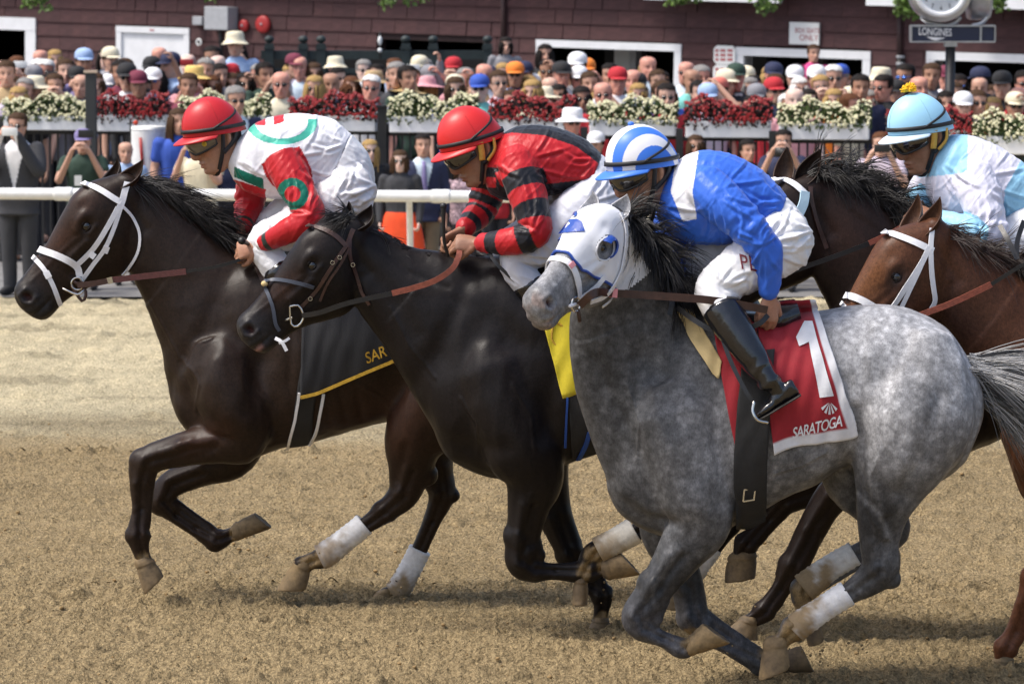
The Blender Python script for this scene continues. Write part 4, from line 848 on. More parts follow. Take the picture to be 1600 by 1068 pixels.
def fan(c, a0, a1, n, r0, r1, seed=1, bend=.25):
    g = np.random.default_rng(seed); out = []
    for i in range(n):
        a = R(a0 + (a1 - a0) * (i + .5 * g.random()) / max(1, n - .5)); b = a + bend * g.normal(); ra, rb = r0 * (.8 + .5 * g.random()), r1 * (.7 + .5 * g.random())
        out.append([(c[0] + ra * math.cos(a), c[1] + ra * math.sin(a)), (c[0] + (ra + rb) / 2 * math.cos((a + b) / 2), c[1] + (ra + rb) / 2 * math.sin((a + b) / 2)), (c[0] + rb * math.cos(b), c[1] + rb * math.sin(b))])
    return out
def creases(V, N, P2, folds, amp, r=3.2):
    E = np.zeros(len(V)); f = np.clip(-N[:, 1] * 2 + .2, 0, 1)
    for i, pl in enumerate(folds):
        q = catmull(np.array(pl, float), 4); g1, t = near_line(P2, q, r); dn = nrm(q[-1] - q[0]); off = np.array([-dn[1], dn[0]]) * r * 1.25; g2, _ = near_line(P2, q + off, r); w_ = np.sin(np.pi * np.clip(t * .9 + .08, 0, 1)) ** .7
        E += amp * w_ * (g1 - .75 * g2)
    return E * f
def jockey(name, label, Y, head, torso, hips, arms, legs, silk, tone, hair, breech=(.74, .74, .76), beard=0, helm=None, gog=None, wr=1.0, cuff=True, folds=(), bfolds=()):
    c0 = U(torso[2][0][0], torso[2][0][1], Y); root = thing(name, label, 'person', (c0[0], Y, c0[2] - .6), group='jockeys')
    th, ps = R(head['pitch']), R(head['yaw']); f = np.array([-math.cos(th) * math.cos(ps), -math.cos(th) * math.sin(ps), -math.sin(th)]); up = np.array([-math.sin(th) * math.cos(ps), -math.sin(th) * math.sin(ps), math.cos(th)]) + np.array([0, head.get('roll', 0), 0])
    h = pframe(U(head['c'][0], head['c'][1], Y + head.get('dy', 0)), f, up, head.get('s', 1.0)); k = Y / FPX
    nb = U(torso[0][0][0] * .5 + torso[0][1][0] * .5, torso[0][0][1] * .5 + torso[0][1][1] * .5, Y)
    secs = [prof(t, b, w_, Y, 0, 2.4) for t, b, w_ in torso]; hsec = [prof(t, b, w_, Y, 0, 2.3) for t, b, w_ in hips]
    A = [np.array([U(p[0], p[1], Y + p[2]) for p in a['p']]) for a in arms]; Lg = [np.array([U(p[0], p[1], Y + p[2]) for p in l['p']]) for l in legs]
    parts = skull_parts(h) + [tube([P2W(h, (-.015, 0, -.05)), P2W(h, (-.03, 0, -.10)), nb + (P2W(h, (-.03, 0, -.10)) - nb) * .3, nb], [.055, .052, .056, .062], 16, 4)]
    parts += [loft([(c, a * .9, b * .9, p, kk) for c, a, b, p, kk in secs + hsec], 22, 3)]
    for a, P in zip(arms, A):
        r = np.array([p[3] for p in a['p']]) * k * .80; parts.append(tube(P, r, 14, 4)); hd = a['hand']; parts += hand(P[-1], hd['F'], hd['B'], hd.get('side', 1), hd.get('curl', (55, 75, 45)), hd.get('sc', 1.22))
    for l, P in zip(legs, Lg): parts.append(tube(P, np.array([p[3] for p in l['p']]) * k * .85, 14, 4))
    me = fuse(name + '_body', parts, .0052, 4, -.35); V, N = getV(me), getN(me); V, C = face_model(V, N, h, tone, hair, beard); setV(me, V)
    C = C * (1 + .08 * fbm(V, 25, 2, 4))[:, None]
    for P in A:
        d = np.linalg.norm(V - P[-1], axis=1); C = mixc(C, np.asarray(tone) * np.array([1.05, .85, .8]), .4 * sstep(.16, .05, d))
    vcol(me, np.clip(C, 0, 1)); child('body', me, M_SKIN, root)
    # racing silks
    parts = [loft([(c, a * 1.06, b * 1.06, p, kk) for c, a, b, p, kk in secs], 26, 4)]
    col = secs[0]; parts.append(loft([(nb + (P2W(h, (-.03, 0, -.10)) - nb) * t, nrm(col[1]) * r, np.array([0, r, 0])) for t, r in ((-.1, .085), (.25, .076), (.55, .070))], 18, 2))
    AR = []
    for a, P in zip(arms, A):
        r = np.array([p[3] for p in a['p']]) * k; Q = P.copy(); Q[-1] = P[-1] + (P[-2] - P[-1]) * .10; AR.append((Q, r)); parts.append(tube(Q, r * np.linspace(1.05, 1.12, len(r)), 16, 5))
    me = fuse(name + '_silk', parts, .0050, 7, -.2); V, N = getV(me), getN(me)
    w1 = fbm(V, (9, 9, 7), 3, 6); w2 = 1 - np.abs(fbm(V, (13, 13, 10), 2, 16)) * 2; w3 = 1 - np.abs(fbm(V @ np.array([[.8, 0, .6], [0, 1, 0], [-.6, 0, .8]]), (30, 11, 9), 2, 26)) * 2; E = .0030 * w1 + .0024 * w2 + .0042 * np.clip(w3 - .35, 0, 1); sl = np.full(len(V), 9.0); ta = np.zeros(len(V)); wa = np.zeros(len(V), int)
    for i, (Q, r) in enumerate(AR):
        d, t = seg_dist(V, Q); rr = np.interp(t, np.linspace(0, 1, len(r)), r); e = d / (rr * 1.35 + .006); m = e < sl; sl[m] = e[m]; ta[m] = t[m]; wa[m] = i
        E += (.0040 * np.exp(-((t - .55) / .16) ** 2) + .0012) * np.sin(t * 42 + 9 * fbm(V, (6, 6, 6), 2, 30 + i) + 5 * w1) * sstep(-.2, .35, fbm(V, 7, 2, 60 + i)) * (d < rr * 1.6)
    P2 = PX(V); E += .004 * np.sin((P2[:, 0] * .55 + P2[:, 1] * .4) * .16 + 5 * w1) * sstep(torso[3][0][0], torso[-1][0][0], P2[:, 0]) * wr
    V = V + N * (E + creases(V, N, P2, folds, .0075))[:, None]; setV(me, V); V = getV(me)
    vcol(me, np.clip(silk(PX(V), V, (sl < .90) & (ta > .03), ta, wa, N), 0, 1)); sobj = child('racing_silks', me, M_SILK, root)
    # breeches
    parts = [loft([(c, a * 1.05, b * 1.05, p, kk) for c, a, b, p, kk in [secs[-1]] + hsec], 24, 4)]
    for l, P in zip(legs, Lg):
        r = np.array([p[3] for p in l['p']]) * k; e = l.get('cut', 5); parts.append(tube(P[:e], r[:e] * 1.04, 18, 5))
    me = fuse(name + '_breeches', parts, .006, 8, -.2); V, N = getV(me), getN(me)
    w1 = fbm(V, (10, 10, 8), 3, 46); w3 = 1 - np.abs(fbm(V @ np.array([[.5, 0, -.87], [0, 1, 0], [.87, 0, .5]]), (30, 10, 8), 2, 26)) * 2; E = .0030 * w1 + .002 * (1 - np.abs(fbm(V, (12, 12, 14), 2, 56)) * 2) + .005 * np.clip(w3 - .3, 0, 1)
    for P in Lg:
        d, t = seg_dist(V, P[:4]); E += .0030 * np.sin(t * 40 + 8 * w1 + 6 * fbm(V, 5, 2, 71)) * sstep(-.3, .3, fbm(V, 6, 2, 73)) * (d < .14)
    setV(me, V + N * (E + creases(V, N, PX(V), bfolds, .0075))[:, None]); V = getV(me); vcol(me, np.tile(np.array(breech), (len(V), 1)) * (1 + .06 * fbm(V, 10, 2, 3))[:, None]); bo = child('breeches', me, M_BREECH, root)
    # boots
    for l, P in zip(legs, Lg):
        if 'foot' not in l: continue
        e = l.get('cut', 5) - 2; r = np.array([p[3] for p in l['p']]) * k; Q = catmull(np.column_stack([P[e:], r[e:]]), 6); Q = Q[int(len(Q) * l.get('boot0', .30)):]
        heel, toe = [U(p[0], p[1], Y + p[2]) for p in l['foot']]; an = P[-1]; d = nrm(toe - heel); up = nrm((an - heel) - d * ((an - heel) @ d)); s2 = np.cross(d, up); Lf = np.linalg.norm(toe - heel); S = []
        for t, hh, ww in ((0, .055, .022), (.06, .062, .030), (.25, .060, .033), (.45, .046, .034), (.65, .034, .040), (.85, .026, .038), (.97, .018, .026), (1.0, .012, .014)):
            S.append((heel + d * Lf * t + up * hh * .62, up * hh * .62, s2 * ww, 2.3))
        parts = [tube(np.vstack([Q[:, :3], an + (heel - an) * .5 + d * .02]), np.append(Q[:, 3] * np.linspace(1.16, 1.04, len(Q)), .036), 18, 1), loft(S, 20, 4)]
        me = fuse('boot', parts, .006, 6, -.3); V, N = getV(me), getN(me); dd, t = seg_dist(V, [an, an + d * .05]); setV(me, V + N * (.006 * np.sin(85 * (V - an) @ up + 5 * fbm(V, 14, 2, 3)) * np.exp(-(dd / .085) ** 2) + .003 * fbm(V, 14, 2, 5))[:, None])
        bt = child('boot', me, M_BOOT, root); child('sole', new_mesh('sole', *loft([(c - up * .006 - a, up * .006, b * 1.05, 2.6) for c, a, b, p in S], 18, 3)), M_SOLE, bt)
    for a, P in zip(arms, A):
        if cuff:
            d = nrm(P[-2] - P[-1]); r = a['p'][-1][3] * k; child('wrist_cuff', new_mesh('cuff', *tube([P[-1] + d * .006, P[-1] + d * .03], [r * .98, r * 1.04], 18, 2, 1, False)), M_CUFF if cuff is True else cuff, root)
    if helm: helmet(h, root, **helm)
    if gog: goggles(h, root, **gog)
    return root, h, A, Lg, sobj, bo

# ------------------------------------------------------------------ the four jockeys
RED = np.array([.46, .012, .018]); GREEN = np.array([.0, .13, .085]); WHT = np.array([.78, .78, .82]); BLK = np.array([.010, .010, .014])
def silk_a(p, V, sl, t, w_, N):
    x, y = p[:, 0], p[:, 1]; C = np.tile(WHT, (len(V), 1)); nr = N[:, 1] < .25
    C[(y > 276 + (x - 350) * .30) & (x < 415) & ~sl] = RED; C[(np.abs(y - (266 + (x - 360) * .42)) < 8) & (x > 366) & (x < 412) & ~sl] = GREEN
    e = np.hypot((x - 440) / 56, (y - 190) / 36); ring = (e > .74) & (e < 1.0) & (y > 186) & ~sl; C[ring] = np.array([.06, .42, .32]); C[(np.hypot((x - 412) / 36, (y - 184) / 12) < 1) & (np.sin(x * .22) > -.2) & ~sl] = RED
    C[sl] = RED; d = np.hypot((x - 457), (y - 303) * 1.0); C[sl & (w_ == 0) & (d < 25) & nr] = GREEN; C[sl & (w_ == 0) & (d < 12.5) & nr] = RED; C[sl & (np.abs(t - .93) < .022)] = np.array([.02, .03, .025])
    C[sl & (w_ == 1) & (t < .28)] = GREEN
    return C
def silk_b(p, V, sl, t, w_, N):
    x, y = p[:, 0], p[:, 1]; C = np.tile(RED, (len(V), 1)); top = np.interp(x, [775, 800, 850, 900, 945], [207, 200, 200, 213, 243])
    C[(y < top + 5 + (x - 775) * .085) & (x > 778) & ~sl] = BLK; C[(y > 288 - (x - 850) * .12) & (x > 800) & ~sl] = BLK; C[(x < 800) & (y > 262) & ~sl] = BLK; C[(x < 775) & (np.abs(y - 285) < 8) & ~sl] = RED
    for a, b in ((.13, .25), (.36, .47), (.57, .68), (.81, .92)): C[sl & (t > a) & (t < b)] = BLK
    return C
BLUE = np.array([.035, .135, .62])
def silk_c(p, V, sl, t, w_, N):
    x, y = p[:, 0], p[:, 1]; C = np.tile(BLUE, (len(V), 1))
    l = 1057 + (np.clip(y, 240, 300) - 240) * -.15 + np.clip(y - 300, 0, 60) * .42; m = (x > l) & (x < l + 34 - np.clip(y - 300, 0, 50) * .25) & (y < 346 - (x - 1068) * .2) & (w_ == 0) & (N[:, 1] < .5); C[m] = WHT
    return C
LBL = np.array([.30, .58, .78]); LIL = np.array([.70, .69, .80])
def silk_e(p, V, sl, t, w_, N):
    x, y = p[:, 0], p[:, 1]; C = np.tile(LIL, (len(V), 1)); C[(y < 278 + (x - 1430) * -.1) & (x < 1512) & ~sl] = LBL; C[(x > 1568 + (y - 300) * -.55) & ~sl] = LBL; C[sl & (t > .55)] = LBL; C[sl & (np.abs(t - .55) < .012)] = LBL * .8
    return C
T_TAN, T_BRN, T_FAIR = (.40, .215, .14), (.30, .155, .095), (.45, .28, .21)
jA = jockey('jockey', 'jockey in white silks with red sleeves and a red helmet', YA, dict(c=(340, 216), pitch=19, yaw=20, s=1.27, dy=-.02),
    [((376, 216), (356, 256), .085), ((400, 196), (374, 288), .145), ((436, 184), (408, 303), .18), ((478, 182), (450, 306), .18), ((518, 191), (486, 302), .168), ((548, 212), (505, 312), .16)],
    [((570, 238), (512, 330), .165), ((583, 272), (520, 345), .165), ((582, 305), (540, 345), .13)],
    [dict(p=[(438, 240, -.15, 26), (452, 272, -.20, 27), (474, 312, -.27, 23), (486, 340, -.31, 19), (455, 358, -.30, 18), (405, 384, -.20, 11.5)], hand=dict(F=(-1, .15, -.25), B=(-.2, -.9, .35), side=-1, curl=(50, 75, 50))),
     dict(p=[(398, 262, .15, 26), (394, 292, .17, 24), (388, 324, .15, 20), (378, 358, .03, 12)], hand=dict(F=(-.35, -.15, -.9), B=(-.9, .3, .25), side=1, curl=(50, 75, 50)))],
    [dict(p=[(552, 292, -.09, 44), (505, 326, -.11, 38), (452, 358, -.13, 30), (410, 380, -.15, 24), (440, 430, -.20, 22), (490, 474, -.20, 18), (530, 505, -.20, 14)], foot=[(566, 528, -.20), (486, 524, -.20)]),
     dict(p=[(552, 290, .10, 44), (490, 318, .14, 40), (440, 346, .16, 32), (396, 372, .18, 25), (430, 420, .18, 22), (490, 470, .18, 18), (530, 500, .18, 14)], foot=[(560, 524, .18), (486, 518, .18)])],
    silk_a, T_TAN, (.014, .011, .010), helm=dict(colf=lambda q: np.tile(np.array([.50, .016, .022]), (len(q), 1))), gog=dict(lens=M_LENS2, vent=mat('brass_vent', (.5, .36, .05), .35, metal=.6)),
    folds=fan((440, 245), -20, 75, 7, 32, 95, 3) + fan((545, 225), 100, 200, 6, 8, 60, 5) + fan((365, 245), 20, 110, 5, 14, 60, 7) + fan((488, 338), 170, 300, 6, 4, 34, 9), bfolds=fan((520, 318), -75, 60, 9, 10, 75, 11) + fan((412, 378), -60, 40, 5, 10, 50, 13) + fan((590, 290), 120, 240, 8, 6, 60, 15))
jB = jockey('jockey', 'jockey in red and black hooped silks holding an upright whip', YB, dict(c=(744, 232), pitch=26, yaw=16, s=1.27, dy=-.02),
    [((778, 216), (756, 272), .09), ((802, 202), (768, 300), .15), ((838, 199), (800, 310), .18), ((876, 205), (846, 306), .18), ((912, 220), (888, 298), .168), ((938, 242), (912, 312), .16)],
    [((962, 262), (915, 335), .165), ((978, 296), (920, 350), .165), ((975, 325), (940, 352), .13)],
    [dict(p=[(805, 250, -.15, 28), (818, 285, -.20, 29), (832, 330, -.26, 25), (836, 364, -.29, 22), (800, 377, -.27, 19), (748, 380, -.15, 13)], hand=dict(F=(-1, .15, .02), B=(-.1, -.75, .65), side=-1, curl=(45, 80, 60))),
     dict(p=[(772, 268, .15, 27), (764, 296, .17, 25), (750, 330, .15, 22), (722, 360, .03, 13)], hand=dict(F=(-.8, -.1, -.5), B=(-.4, .5, .75), side=1, curl=(45, 80, 60)))],
    [dict(p=[(945, 305, -.10, 44), (895, 345, -.14, 40), (845, 382, -.17, 32), (805, 408, -.19, 25), (830, 450, -.20, 22), (855, 490, -.20, 18), (872, 512, -.20, 14)], foot=[(900, 535, -.20), (838, 532, -.20)]),
     dict(p=[(945, 305, .10, 44), (885, 335, .14, 40), (835, 365, .16, 32), (795, 392, .18, 25), (825, 440, .18, 22), (855, 490, .18, 18), (872, 512, .18, 14)], foot=[(900, 535, .18), (838, 532, .18)])],
    silk_b, T_BRN, (.012, .010, .010), breech=(.55, .56, .62), helm=dict(colf=lambda q: np.tile(np.array([.62, .022, .022]), (len(q), 1)), pad=M_YEL), gog=dict(lens=M_LENS), cuff=None,
    folds=fan((805, 250), -25, 70, 7, 34, 110, 3) + fan((935, 250), 110, 200, 5, 8, 60, 5) + fan((765, 250), 20, 110, 5, 12, 50, 7) + fan((838, 364), 170, 300, 6, 4, 34, 9), bfolds=fan((915, 318), -75, 60, 8, 10, 75, 11) + fan((805, 400), -60, 40, 5, 10, 50, 13))
def helm_c(q):
    n_ = nrm(np.column_stack([(q[:, 0] + .01) / 1.0, q[:, 1], np.clip(q[:, 2] - .02, 0, 1)])); a = np.degrees(np.arccos(np.clip(np.abs(n_[:, 1]), 0, 1))); C = np.tile(np.array([.05, .19, .72]), (len(q), 1)); C[((a > 40) & (a < 60)) | (a > 76)] = WHT; return C
jC = jockey('jockey', 'jockey in royal blue silks with a blue and white striped helmet', YC, dict(c=(1010, 270), pitch=17, yaw=18, s=1.30, dy=-.03),
    [((1050, 262), (1026, 312), .09), ((1078, 243), (1034, 345), .15), ((1118, 240), (1072, 372), .185), ((1160, 252), (1125, 378), .185), ((1200, 278), (1165, 372), .17), ((1226, 308), (1180, 385), .16)],
    [((1250, 335), (1180, 408), .168), ((1266, 368), (1185, 425), .165), ((1258, 402), (1215, 428), .13)],
    [dict(p=[(1098, 288, -.15, 32), (1130, 318, -.22, 32), (1165, 352, -.26, 27), (1190, 382, -.27, 24), (1200, 420, -.25, 20), (1203, 462, -.24, 14)], hand=dict(F=(-.1, -.05, -1), B=(.25, -.95, 0), side=-1, curl=(40, 80, 55))),
     dict(p=[(1060, 320, .15, 30), (1050, 360, .16, 28), (1048, 400, .12, 22), (1060, 440, .05, 14)], hand=dict(F=(.1, -.3, -.9), B=(-.9, .3, -.2), side=1, curl=(50, 75, 50)))],
    [dict(p=[(1228, 372, -.11, 50), (1190, 400, -.15, 44), (1148, 428, -.19, 36), (1116, 455, -.22, 30), (1132, 490, -.28, 27), (1168, 545, -.34, 23), (1202, 596, -.38, 17)], foot=[(1250, 614, -.38), (1182, 654, -.38)]),
     dict(p=[(1215, 372, .11, 48), (1150, 392, .15, 42), (1095, 410, .18, 34), (1060, 428, .20, 28), (1080, 470, .21, 25), (1120, 530, .22, 21), (1150, 580, .22, 16)], foot=[(1195, 600, .22), (1130, 630, .22)])],
    silk_c, T_TAN, (.014, .011, .010), beard=.6, helm=dict(colf=helm_c, pompon=(.05, .19, .72), seams=False, peakcol=(.05, .19, .72)), gog=dict(lens=M_LENS),
    folds=fan((1100, 290), -15, 80, 8, 36, 120, 3) + fan((1228, 318), 110, 220, 6, 8, 70, 5) + fan((1035, 320), 0, 80, 5, 14, 60, 7) + fan((1190, 385), 190, 330, 7, 4, 40, 9) + fan((1195, 385), 60, 150, 5, 6, 60, 10), bfolds=fan((1190, 385), -70, 70, 9, 12, 85, 11) + fan((1120, 450), -80, 20, 6, 10, 60, 13) + fan((1272, 360), 120, 240, 8, 6, 60, 15))
jE = jockey('jockey', 'jockey in pale blue and white silks with a yellow pompon on his helmet', YE, dict(c=(1443, 214), pitch=18, yaw=22, s=1.27, dy=-.02),
    [((1474, 216), (1450, 262), .09), ((1500, 213), (1450, 300), .15), ((1535, 222), (1482, 340), .18), ((1575, 242), (1530, 350), .18), ((1612, 268), (1570, 345), .168), ((1640, 296), (1595, 360), .16)],
    [((1662, 325), (1600, 385), .165), ((1676, 358), (1610, 400), .165), ((1672, 388), (1625, 405), .13)],
    [dict(p=[(1518, 272, -.15, 30), (1530, 302, -.20, 31), (1542, 342, -.26, 26), (1546, 364, -.29, 22), (1512, 358, -.27, 19), (1462, 340, -.16, 13)], hand=dict(F=(-1, .15, .25), B=(-.2, -.75, .65), side=-1, curl=(45, 80, 60))),
     dict(p=[(1458, 285, .15, 28), (1446, 300, .17, 26), (1440, 312, .13, 22), (1436, 322, .03, 13)], hand=dict(F=(-.8, -.1, -.3), B=(-.4, .5, .75), side=1, curl=(45, 80, 60)))],
    [dict(p=[(1640, 345, -.10, 46), (1590, 378, -.14, 42), (1540, 408, -.17, 33), (1500, 430, -.19, 26), (1530, 475, -.20, 23), (1560, 520, -.20, 19), (1585, 550, -.20, 14)], foot=[(1620, 572, -.20), (1550, 568, -.20)]),
     dict(p=[(1640, 345, .10, 46), (1580, 370, .14, 42), (1530, 395, .16, 33), (1490, 415, .18, 26), (1520, 465, .18, 23), (1555, 510, .18, 19), (1585, 545, .18, 14)], foot=[(1620, 566, .18), (1550, 562, .18)])],
    silk_e, T_BRN, (.012, .010, .010), helm=dict(colf=lambda q: np.tile(np.array([.36, .66, .86]), (len(q), 1)), pad=M_YEL, pompon='wool', peakcol=(.62, .78, .9)), gog=dict(lens=M_LENS), cuff=None,
    folds=fan((1518, 275), -20, 75, 7, 34, 110, 3) + fan((1470, 250), 30, 120, 6, 14, 70, 7) + fan((1548, 364), 170, 300, 6, 4, 36, 9), bfolds=fan((1600, 370), -75, 60, 8, 10, 75, 11))

# ================================================================== TACK (parts of the horses that wear it)
def add(name, shape, m, par, label=None):
    me = new_mesh(name, *shape); me.set_sharp_from_angle(angle=R(40)); return child(name, me, m, par, label)
def rein(Y, pts, hw, th=.003, k=6):
    q = catmull(np.array(pts, float), k); P = np.array([U(a, b, Y + c) for a, b, c in q]); T = nrm(np.gradient(P, axis=0)); sd_ = nrm(np.cross(T, np.tile([0, 1.0, 0], (len(P), 1)))); return ribbon(P, sd_, hw, th)
def cloth(dr, top, bot, n=26, m=26, off=.012, fold=.004, th=.004, seed=1, colf=None):
    ct, cb = catmull(np.array(top, float), 8), catmull(np.array(bot, float), 8)
    rs = lambda c: np.stack([np.interp(np.linspace(0, 1, n), np.linspace(0, 1, len(c)), c[:, j]) for j in (0, 1)], 1)
    ct, cb = rs(ct), rs(cb); V = []; NN = []; PXs = []
    for j in range(m):
        t = j / (m - 1)
        for i in range(n):
            p = ct[i] * (1 - t) + cb[i] * t; w_, nn = dr.pt(p[0], p[1], off); V.append(w_); NN.append(nn); PXs.append(p)
    V, NN, PXs = np.array(V), np.array(NN), np.array(PXs); G = V.reshape(m, n, 3)
    for it in range(3):
        G[1:-1, 1:-1] = (G[:-2, 1:-1] + G[2:, 1:-1] + G[1:-1, :-2] + G[1:-1, 2:]) / 4
    V = G.reshape(-1, 3); f = fold * (np.sin(PXs[:, 0] * .22 + PXs[:, 1] * .05 + 4 * fbm(V, 4, 2, seed)) * .6 + fbm(V, (9, 9, 4), 2, seed + 3))
    Nn = nrm(NN * .4 + np.array([0, -1, 0]) * .6); V = V + Nn * f[:, None]; o = len(V); Vb = V + np.array([0, th, 0]); F = []
    for j in range(m - 1):
        for i in range(n - 1):
            a = j * n + i; F.append((a, a + n, a + n + 1, a + 1)); F.append((a + o, a + o + 1, a + n + 1 + o, a + n + o))
    for i in range(n - 1):
        F.append((i, i + 1, i + 1 + o, i + o)); a = (m - 1) * n + i; F.append((a + 1, a, a + o, a + 1 + o))
    for j in range(m - 1):
        a = j * n; F.append((a, a + o, a + n + o, a + n)); a += n - 1; F.append((a, a + n, a + n + o, a + o))
    me = new_mesh('cloth', np.vstack([V, Vb]), F); uu = np.tile(np.linspace(0, 1, n), m); vv = np.repeat(np.linspace(0, 1, m), n)
    if colf is not None: C = colf(uu, vv, PXs); vcol(me, np.vstack([C, C]))
    return me
def text_px(body, org, ex, ey, size=1.0, shear=0, spacing=1.0, bold=.0):
    """built-in font outlines -> triangles in pixel coordinates"""
    c = bpy.data.curves.new('t', 'FONT'); c.body = body; c.size = 1.0; c.shear = shear; c.space_character = spacing; c.resolution_u = 4; c.offset = bold
    ob = bpy.data.objects.new('t', c); COL.objects.link(ob); dg = bpy.context.evaluated_depsgraph_get(); me = bpy.data.meshes.new_from_object(ob.evaluated_get(dg)); bpy.data.objects.remove(ob)
    V = getV(me); F = getF(me); bpy.data.meshes.remove(me); return np.array(org) + V[:, :1] * np.array(ex) + V[:, 1:2] * np.array(ey), F
def poly_px(pts): return np.array(pts, float), [tuple(range(len(pts)))]
def print_on(name, bvh, Y, P2, F, m, par, lift=.004, sub=0):
    """flat print laid on a surface: pixel outline -> points on that surface"""
    b = bmesh.new(); vs_ = [b.verts.new((p[0], p[1], 0)) for p in P2]
    for f in F:
        try: b.faces.new([vs_[i] for i in f])
        except ValueError: pass
    bmesh.ops.triangulate(b, faces=list(b.faces))
    for q in range(sub): bmesh.ops.subdivide_edges(b, edges=[e for e in b.edges if e.calc_length() > 6], cuts=1); bmesh.ops.triangulate(b, faces=list(b.faces))
    me = bpy.data.meshes.new(name); 
    for v in b.verts:
        d = ray(v.co.x, v.co.y); h = bvh.ray_cast(Vector((0, 0, CAM_H)) , Vector(d), 60)
        q = np.array(h[0]) + nrm(np.array(h[1]) * (-1 if h[1].y > 0 else 1) + np.array([0, -.5, 0])) * lift if h[0] is not None else U(v.co.x, v.co.y, Y - .3)
        v.co = Vector(q)
    b.to_mesh(me); b.free(); return child(name, me, m, par)
def world_bvh(o):
    off = np.zeros(3); r = o
    while r is not None: off += np.array(r.location); r = r.parent
    me = o.data; return BVHTree.FromPolygons([Vector(np.array(v.co) + off) for v in me.vertices], [tuple(p.vertices) for p in me.polygons])
M_CLOTH = mat('saddle_cloth', attr='col', rough=.75, sheen=.2, noise=(30, .08), bump=(120, .3)); M_PRINT_W = mat('white_print', (.76, .76, .78), .6, noise=(40, .05)); M_GOLD = mat('gold_trim', (.55, .33, .03), .55, noise=(60, .3), bump=(200, .5))
M_CHAMOIS = mat('chamois_leather', (.66, .50, .24), .8, noise=(15, .12), bump=(60, .3)); M_DBLUE = mat('blue_strap', (.01, .06, .28), .6, bump=(100, .3)); M_SADDLE = mat('saddle_leather', (.016, .018, .022), .25, coat=.3, noise=(20, .25), bump=(40, .2))
M_WEB = mat('girth_webbing', (.012, .012, .013), .7, noise=(20, .3), bump=(90, .5, (1, 1, 4))); M_BLUEG = mat('blue_grey_strap', (.05, .06, .085), .5, bump=(90, .3)); M_PINK = mat('pink_check_tape', (.75, .30, .33), .6); M_MAROON = mat('maroon_print', (.16, .01, .02), .6); M_BLUE_C = mat('blue_cup', (.012, .06, .33), .3, coat=.3)
def dring(c, w_, hgt, Y, dy, r=.0042):
    q = [(c[0] - w_, c[1] - hgt * .9), (c[0] + w_ * .3, c[1] - hgt), (c[0] + w_, c[1] - hgt * .3), (c[0] + w_, c[1] + hgt * .4), (c[0] + w_ * .2, c[1] + hgt), (c[0] - w_ * .8, c[1] + hgt * .8), (c[0] - w_, c[1] - hgt * .9)]
    return tube([U(a, b, Y + dy) for a, b in q], r, 8, 2, 1, False)
# --- A
rA, bA, mA, dA = HA; br = obj('bridle', None, None, rA)
for nm, pts, wd in (('browband', [(131, 287), (158, 298), (188, 317)], .0145),): add(nm, dA.band(pts, wd, .008), M_WHITE_STRAP, br)
for nm, pts, wd in (('headstall', [(199, 285), (193, 305), (186, 326)], .016), ('cheek_strap', [(184, 324), (166, 357), (146, 388), (119, 414)], .0125), ('cheek_strap', [(188, 324), (178, 355), (164, 388), (146, 412), (127, 438)], .0105), ('throat_latch', [(190, 322), (206, 340), (219, 366), (217, 392), (206, 412), (190, 428)], .007)):
    add(nm, dA.strap(pts, wd, .008), M_WHITE_STRAP, br)
add('noseband', dA.band([(63, 390), (90, 399), (114, 411), (122, 420), (125, 432)], .0165, .008), M_WHITE_STRAP, br); add('drop_noseband', dA.band([(53, 402), (66, 416), (76, 432), (85, 452), (93, 476)], .0115, .008), M_WHITE_STRAP, br)
for pts in ([(148, 394), (142, 402)], [(167, 384), (163, 394)], [(72, 424), (77, 434)]): add('buckle', dA.strap(pts, .016, .012, .002), M_WHITE_STRAP, br)
d0 = PX(dA.pt(122, 441)[0]); yb = dA.pt(118, 440)[0][1] - YA - .015
add('bit_ring', torus(U(121, 443, YA + yb), .030, .0045, (1, 0, 0), (0, 0, 1)), M_STEEL, br); add('bit_shank', tube([U(99, 451, YA + yb), U(121, 460, YA + yb - .01), U(131, 453, YA + yb)], .006, 8, 3), M_STEEL, br); add('bit_guard', tube([U(112, 446, YA + yb), U(128, 470, YA + yb), U(134, 455, YA + yb), U(116, 440, YA + yb)], .008, 8, 3, .5), M_BROWN_LEATHER, br)
rn = obj('reins', None, None, rA); add('rein_leather', rein(YA, [(121, 445, yb - .01), (145, 443, yb - .02), (172, 438, yb - .03)], .014), M_BROWN_LEATHER, rn); add('rein_buckle', rein(YA, [(168, 439, yb - .036), (176, 437, yb - .036)], .016), M_STEEL, rn)
add('rubber_grip', rein(YA, [(170, 438, yb - .03), (230, 431, yb - .04), (291, 424, -.20)], .0145, .005), M_DKRED_RUBBER, rn); add('rein_leather', rein(YA, [(291, 424, -.20), (340, 416, -.21), (378, 404, -.20), (386, 392, -.17)], .008), M_BLACK_LEATHER, rn)
add('rein_leather', rein(YA, [(121, 445, .12), (230, 430, .16), (330, 415, .14), (372, 385, .05)], .010), M_BLACK_LEATHER, rn)
add('neck_strap', dA.strap([(385, 400), (400, 415), (412, 440)], .014), M_BROWN_LEATHER, rA)
me = cloth(dA, [(474, 430), (540, 425), (640, 430)], [(469, 624), (503, 613), (560, 588), (636, 556)], off=.014, colf=lambda u, v, p: np.tile([.007, .008, .012], (len(u), 1))); sc_ = child('saddle_cloth', me, M_CLOTH, rA)
